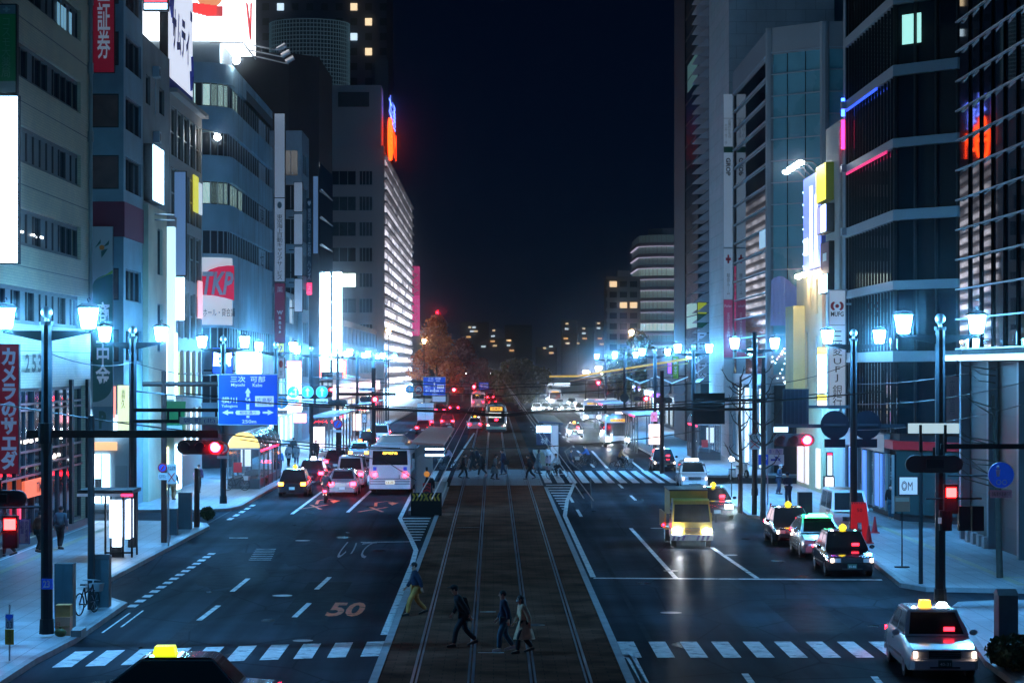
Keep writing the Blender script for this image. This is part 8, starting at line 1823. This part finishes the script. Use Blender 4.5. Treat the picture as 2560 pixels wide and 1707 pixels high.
FC = [
 ('person in a black coat and pale hat on the far crossing, beside the lilac cyclist',1158,1195,75,BLK,BLK,.8,dict(coat='short')),
 ('person in black with white shirt near the left of the far crossing',1183,1177,-70,BLK,BLK,.8,dict()),
 ('dark figure just behind the white shirted walker on the far crossing',1194,1174,-80,NAVY,BLK,.9,dict()),
 ('person in black with a long stride and white shoes at mid crossing',1206,1190,-80,BLK,BLK,1.0,dict(shoes=M_WSHOE)),
 ('person in a long dark coat walking on the tram tracks at the far crossing',1236,1198,80,GRY,BLK,.5,dict(coat='long')),
 ('tall person in a navy coat with a shoulder bag on the far crossing',1259,1187,-75,NAVY,NAVY,.55,dict(bag='shoulder',h=1.78)),
 ('person in black striding widest, right of the tram tracks',1326,1198,-85,BLK,BLK,1.0,dict(lean=.14)),
 ('person in a long grey coat with dark bag beside the widest strider',1344,1183,85,GRY,GRY,.5,dict(coat='long',bag='shoulder')),
 ('person in a pink skirt standing by the white pillar of the tram stop',1370,1171,20,WHT,BLK,.2,dict(skirt=PNK,bag='shoulder')),
 ('dark haired person behind the white cyclist by the tram stop pillar',1386,1167,0,BLK,BLK,.3,dict()),
 ('person in a dark coat under the hanging cable at the far crossing',1424,1180,85,NAVY,BLK,.7,dict(coat='short')),
]
for l, px, py, f, a, b, s, kw in FC: person(l, *at(px,py), f, kw.pop('h',1.66), a, b, s, z=.0, **kw)
def cyclist(lab, px, py, face, top, blab, col):
    x, y = at(px, py); a = math.radians(face)
    bicycle(blab, x, y, 0, a, col)
    person(lab, x-math.sin(a)*.14, y+math.cos(a)*.14, face, 1.64, top, BLK, 0, .22, z=.03, sit=True, arms='bars', mask=True)
cyclist('cyclist in a puffy lilac jacket at the left end of the far crossing',1124,1176,-80,LIL,'bicycle under the lilac jacketed cyclist',M_STEEL)
cyclist('cyclist in white on the right part of the far crossing',1393,1197,-60,WHT,'white bicycle under the cyclist in white',M_WHITE)
cyclist('cyclist in a bright blue jacket right of the hanging cable',1466,1170,-85,BLU,'bicycle under the blue jacketed cyclist',M_STEEL)
cyclist('cyclist in an orange jacket before the white estate car lane',1553,1176,80,ORG,'bicycle under the orange jacketed cyclist',M_STEEL)
PV = [
 ('dark dressed walker beside the red pedestrian signal at the left edge',23,1400,-60,BLK,BLK,.8,dict(h=1.7)),
 ('person in a brown jacket half hidden by the nearest left lamp post',97,1391,150,BRN,BLK,.6,dict(bag=None)),
 ('person in a slate blue jacket walking away right of the nearest left lamp post',150,1382,165,('slate_blue',(.05,.10,.14)),BLK,.4,dict(h=1.72)),
 ('person with orange brown trousers behind the regulation board',434,1256,170,BLK,('rust',(.28,.10,.04)),.5,dict(bag='shoulder')),
 ('person with a plum jacket and backpack walking away past the green awning shop',496,1238,175,PUR,BLK,.5,dict(bag='backpack')),
 ('person in a blue jacket standing near the left bus shelter',699,1189,170,BLU,NAVY,.4,dict()),
 ('person in a white shawl and dark trousers behind the blue jacketed one',721,1170,160,WHT,BLK,.3,dict(coat='short')),
 ('person in pale clothes walking right of the white shawl',741,1167,10,WHT,('pale_denim',(.18,.25,.35)),.5,dict(coat='short')),
 ('dark figure between the white shawl and the pale walker',733,1150,170,BLK,BLK,.4,dict()),
 ('dark figure beside the blue grey post on the left pavement',790,1158,0,BLK,BLK,.3,dict()),
 ('security guard with a white helmet and reflective belt, left of the pair',1946,1242,70,NAVY,NAVY,.1,dict(hat=M_WHITE,vest=M_WHITE,arms='hold',h=1.70)),
 ('security guard in navy with folded arms, right of the pair',1971,1270,-160,NAVY,NAVY,.1,dict(hat=cloth(*NAVY),vest=M_WHITE,arms='fold',h=1.72)),
 ('long haired person in white by the lit doorway at the side street',1963,1180,-80,WHT,TEAL,.3,dict(coat=False)),
 ('person in a pink top by the lit doorway at the side street',1978,1172,0,PNK,PNK,.2,dict(skirt=PNK)),
 ('dark dressed person standing beside the notice stand on the right pavement',2228,1306,-20,BLK,TEAL,.3,dict(shoes=M_WSHOE,h=1.68)),
]
for l, px, py, f, a, b, s, kw in PV: person(l, *at(px,py+0), f, kw.pop('h',1.64), a, b, s, z=.15, **kw)
person('dark dressed person waiting at the near end of the tram stop', -3.35, 126.5, 175, 1.66, BLK, BLK, .1, z=.22)
# rider on the motorcycle, and a far scooter rider
x, y = at(812,1257); t = thing('motor_scooter', 'black motorcycle with a red tail light waiting beside the silver sedan', 'motorcycle', (x,y+.7,0), PI, local=True); bike_parts(t, True, P_BLACK, True)
person('motorcycle rider in black with a dark helmet', x, y+.55, 180, 1.66, BLK, BLK, 0, .10, z=-.02, sit=True, arms='bars', mask=False, hat=M_BLACK)
x, y = at(1124,1100); t = thing('motor_scooter', 'far white scooter with a red light near the brown tram stop roof', 'motorcycle', (x,y+.7,0), PI, local=True); bike_parts(t, True, P_WHITE, True)
person('far scooter rider in a white jacket near the brown tram stop roof', x, y+.55, 180, 1.66, WHT, BLK, 0, .10, z=-.02, sit=True, arms='bars', mask=False, hat=M_WHITE)
HAZE = .00012
# ================================================================ CAMERA, SKY, LAMPS
cd = bpy.data.cameras.new('camera'); cam = bpy.data.objects.new('camera', cd); COL.objects.link(cam)
cam.location = (0,0,H); cam.rotation_euler = (PI/2,0,0); cd.sensor_width = 36; cd.lens = 36*F/2560
cd.shift_x = (1280-VX)/2560; cd.shift_y = (VY-853.5)/2560; cd.clip_start = 1; cd.clip_end = 6000
SC.camera = cam
w = bpy.data.worlds.new('World'); SC.world = w; w.use_nodes = True; nt = w.node_tree; bg = nt.nodes['Background']
tc = nt.nodes.new('ShaderNodeTexCoord'); sep = nt.nodes.new('ShaderNodeSeparateXYZ'); nt.links.new(tc.outputs['Generated'], sep.inputs[0])
cr = nt.nodes.new('ShaderNodeValToRGB'); e = cr.color_ramp.elements
e[0].position = 0.0; e[0].color = (.0008,.0042,.0155,1); e[1].position = .5; e[1].color = (.0003,.0013,.0055,1)
m = e.new(.06); m.color = (.0006,.0034,.0125,1); m = e.new(.16); m.color = (.0004,.0021,.0085,1)
nt.links.new(sep.outputs[2], cr.inputs[0])
sky = nt.nodes.new('ShaderNodeTexSky'); sky.sky_type = 'NISHITA'; sky.sun_disc = False; sky.sun_elevation = math.radians(-9); sky.sun_rotation = math.radians(200)
mx = nt.nodes.new('ShaderNodeMix'); mx.data_type = 'RGBA'; mx.blend_type = 'ADD'; mx.inputs[0].default_value = .05
nt.links.new(cr.outputs[0], mx.inputs[6]); nt.links.new(sky.outputs[0], mx.inputs[7])
# fill added for camera-facing surfaces, placed as a low glow behind the viewer
vm = nt.nodes.new('ShaderNodeVectorMath'); vm.operation = 'DOT_PRODUCT'; vm.inputs[1].default_value = (0,-.94,.34); nt.links.new(tc.outputs['Generated'], vm.inputs[0])
mr = nt.nodes.new('ShaderNodeMapRange'); mr.interpolation_type = 'SMOOTHSTEP'; mr.inputs[1].default_value = .1; mr.inputs[2].default_value = 1.0; nt.links.new(vm.outputs['Value'], mr.inputs[0])
m3 = nt.nodes.new('ShaderNodeMix'); m3.data_type = 'RGBA'; m3.blend_type = 'ADD'; nt.links.new(mr.outputs[0], m3.inputs[0]); nt.links.new(mx.outputs[2], m3.inputs[6]); m3.inputs[7].default_value = (.002,.024,.058,1)
nt.links.new(m3.outputs[2], bg.inputs[0]); bg.inputs[1].default_value = 1.0
def spot(name, x, y, z, tgt, power, col, ang=50, blend=.6, rad=.06):
    l = bpy.data.lights.new(name, 'SPOT'); l.energy = power; l.color = col; l.spot_size = math.radians(ang); l.spot_blend = blend; l.shadow_soft_size = rad
    o = bpy.data.objects.new(name, l); COL.objects.link(o); o.location = (x,y,z); d = Vector(tgt)-Vector((x,y,z)); o.rotation_euler = d.to_track_quat('-Z','Y').to_euler()
for lx_, ly_, _ in lamps:
    for s_ in (-1.13, 1.13): spot('lantern_bulb', lx_+s_, ly_, 8.30, (lx_+s_, ly_, 0), (2300 if ly_ < 110 else 3200 if ly_ < 127 else 6000), (.09,.44,1.0), 172, .75, .12)
hc = (.85,.93,1.0)
for px in (1700,1760): X = XP(px,99.6); spot('truck_beam', X, 99.45, .72, (X+(.25 if px > 1730 else -.25),91.5,.0), 900, hc, 15, .8)
for dx in (-.85,.85): X = XP(1545,223.4)+dx; spot('bus_beam', X, 223.2, .72, (X,211,0), 1100, hc, 24)
for dx in (-.6,.6): X = XP(1437,254.8)+dx; spot('taxi_beam', X, 254.6, .66, (X,244,0), 500, hc, 24)
for dx in (-.6,.6): X = XP(1793,117.9)+dx; spot('taxi_beam', X, 117.7, .66, (X,109,0), 260, hc, 22)
if HAZE:
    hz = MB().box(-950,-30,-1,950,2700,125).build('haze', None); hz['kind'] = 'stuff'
    hm = bpy.data.materials.new('haze_with_bloom'); hm.use_nodes = True; hn = hm.node_tree; hn.nodes.remove(hn.nodes['Principled BSDF'])
    ad = hn.nodes.new('ShaderNodeAddShader')
    for k_, (c_, d_, g_) in enumerate((((.22,.55,1.0,1), HAZE, .985), ((.85,.85,.80,1), HAZE*2.4, .9968))):     # thin haze plus a tight second lobe imitating lens bloom round the lamps
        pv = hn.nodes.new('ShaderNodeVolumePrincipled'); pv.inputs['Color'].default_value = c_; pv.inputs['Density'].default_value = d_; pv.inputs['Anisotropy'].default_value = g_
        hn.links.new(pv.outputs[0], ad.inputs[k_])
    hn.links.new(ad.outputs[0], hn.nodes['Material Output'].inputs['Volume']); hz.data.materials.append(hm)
SC.view_settings.view_transform = 'Standard'; SC.view_settings.look = 'None'; SC.view_settings.exposure = 0; SC.view_settings.gamma = 1
SC.cycles.use_denoising = True
try: SC.cycles.denoiser = 'OPENIMAGEDENOISE'
except Exception: pass
SC.cycles.max_bounces = 5; SC.cycles.diffuse_bounces = 2; SC.cycles.glossy_bounces = 3; SC.cycles.transmission_bounces = 2
SC.cycles.sample_clamp_indirect = 4; SC.cycles.caustics_reflective = False; SC.cycles.caustics_refractive = False
SC.collection.children.link(COL)
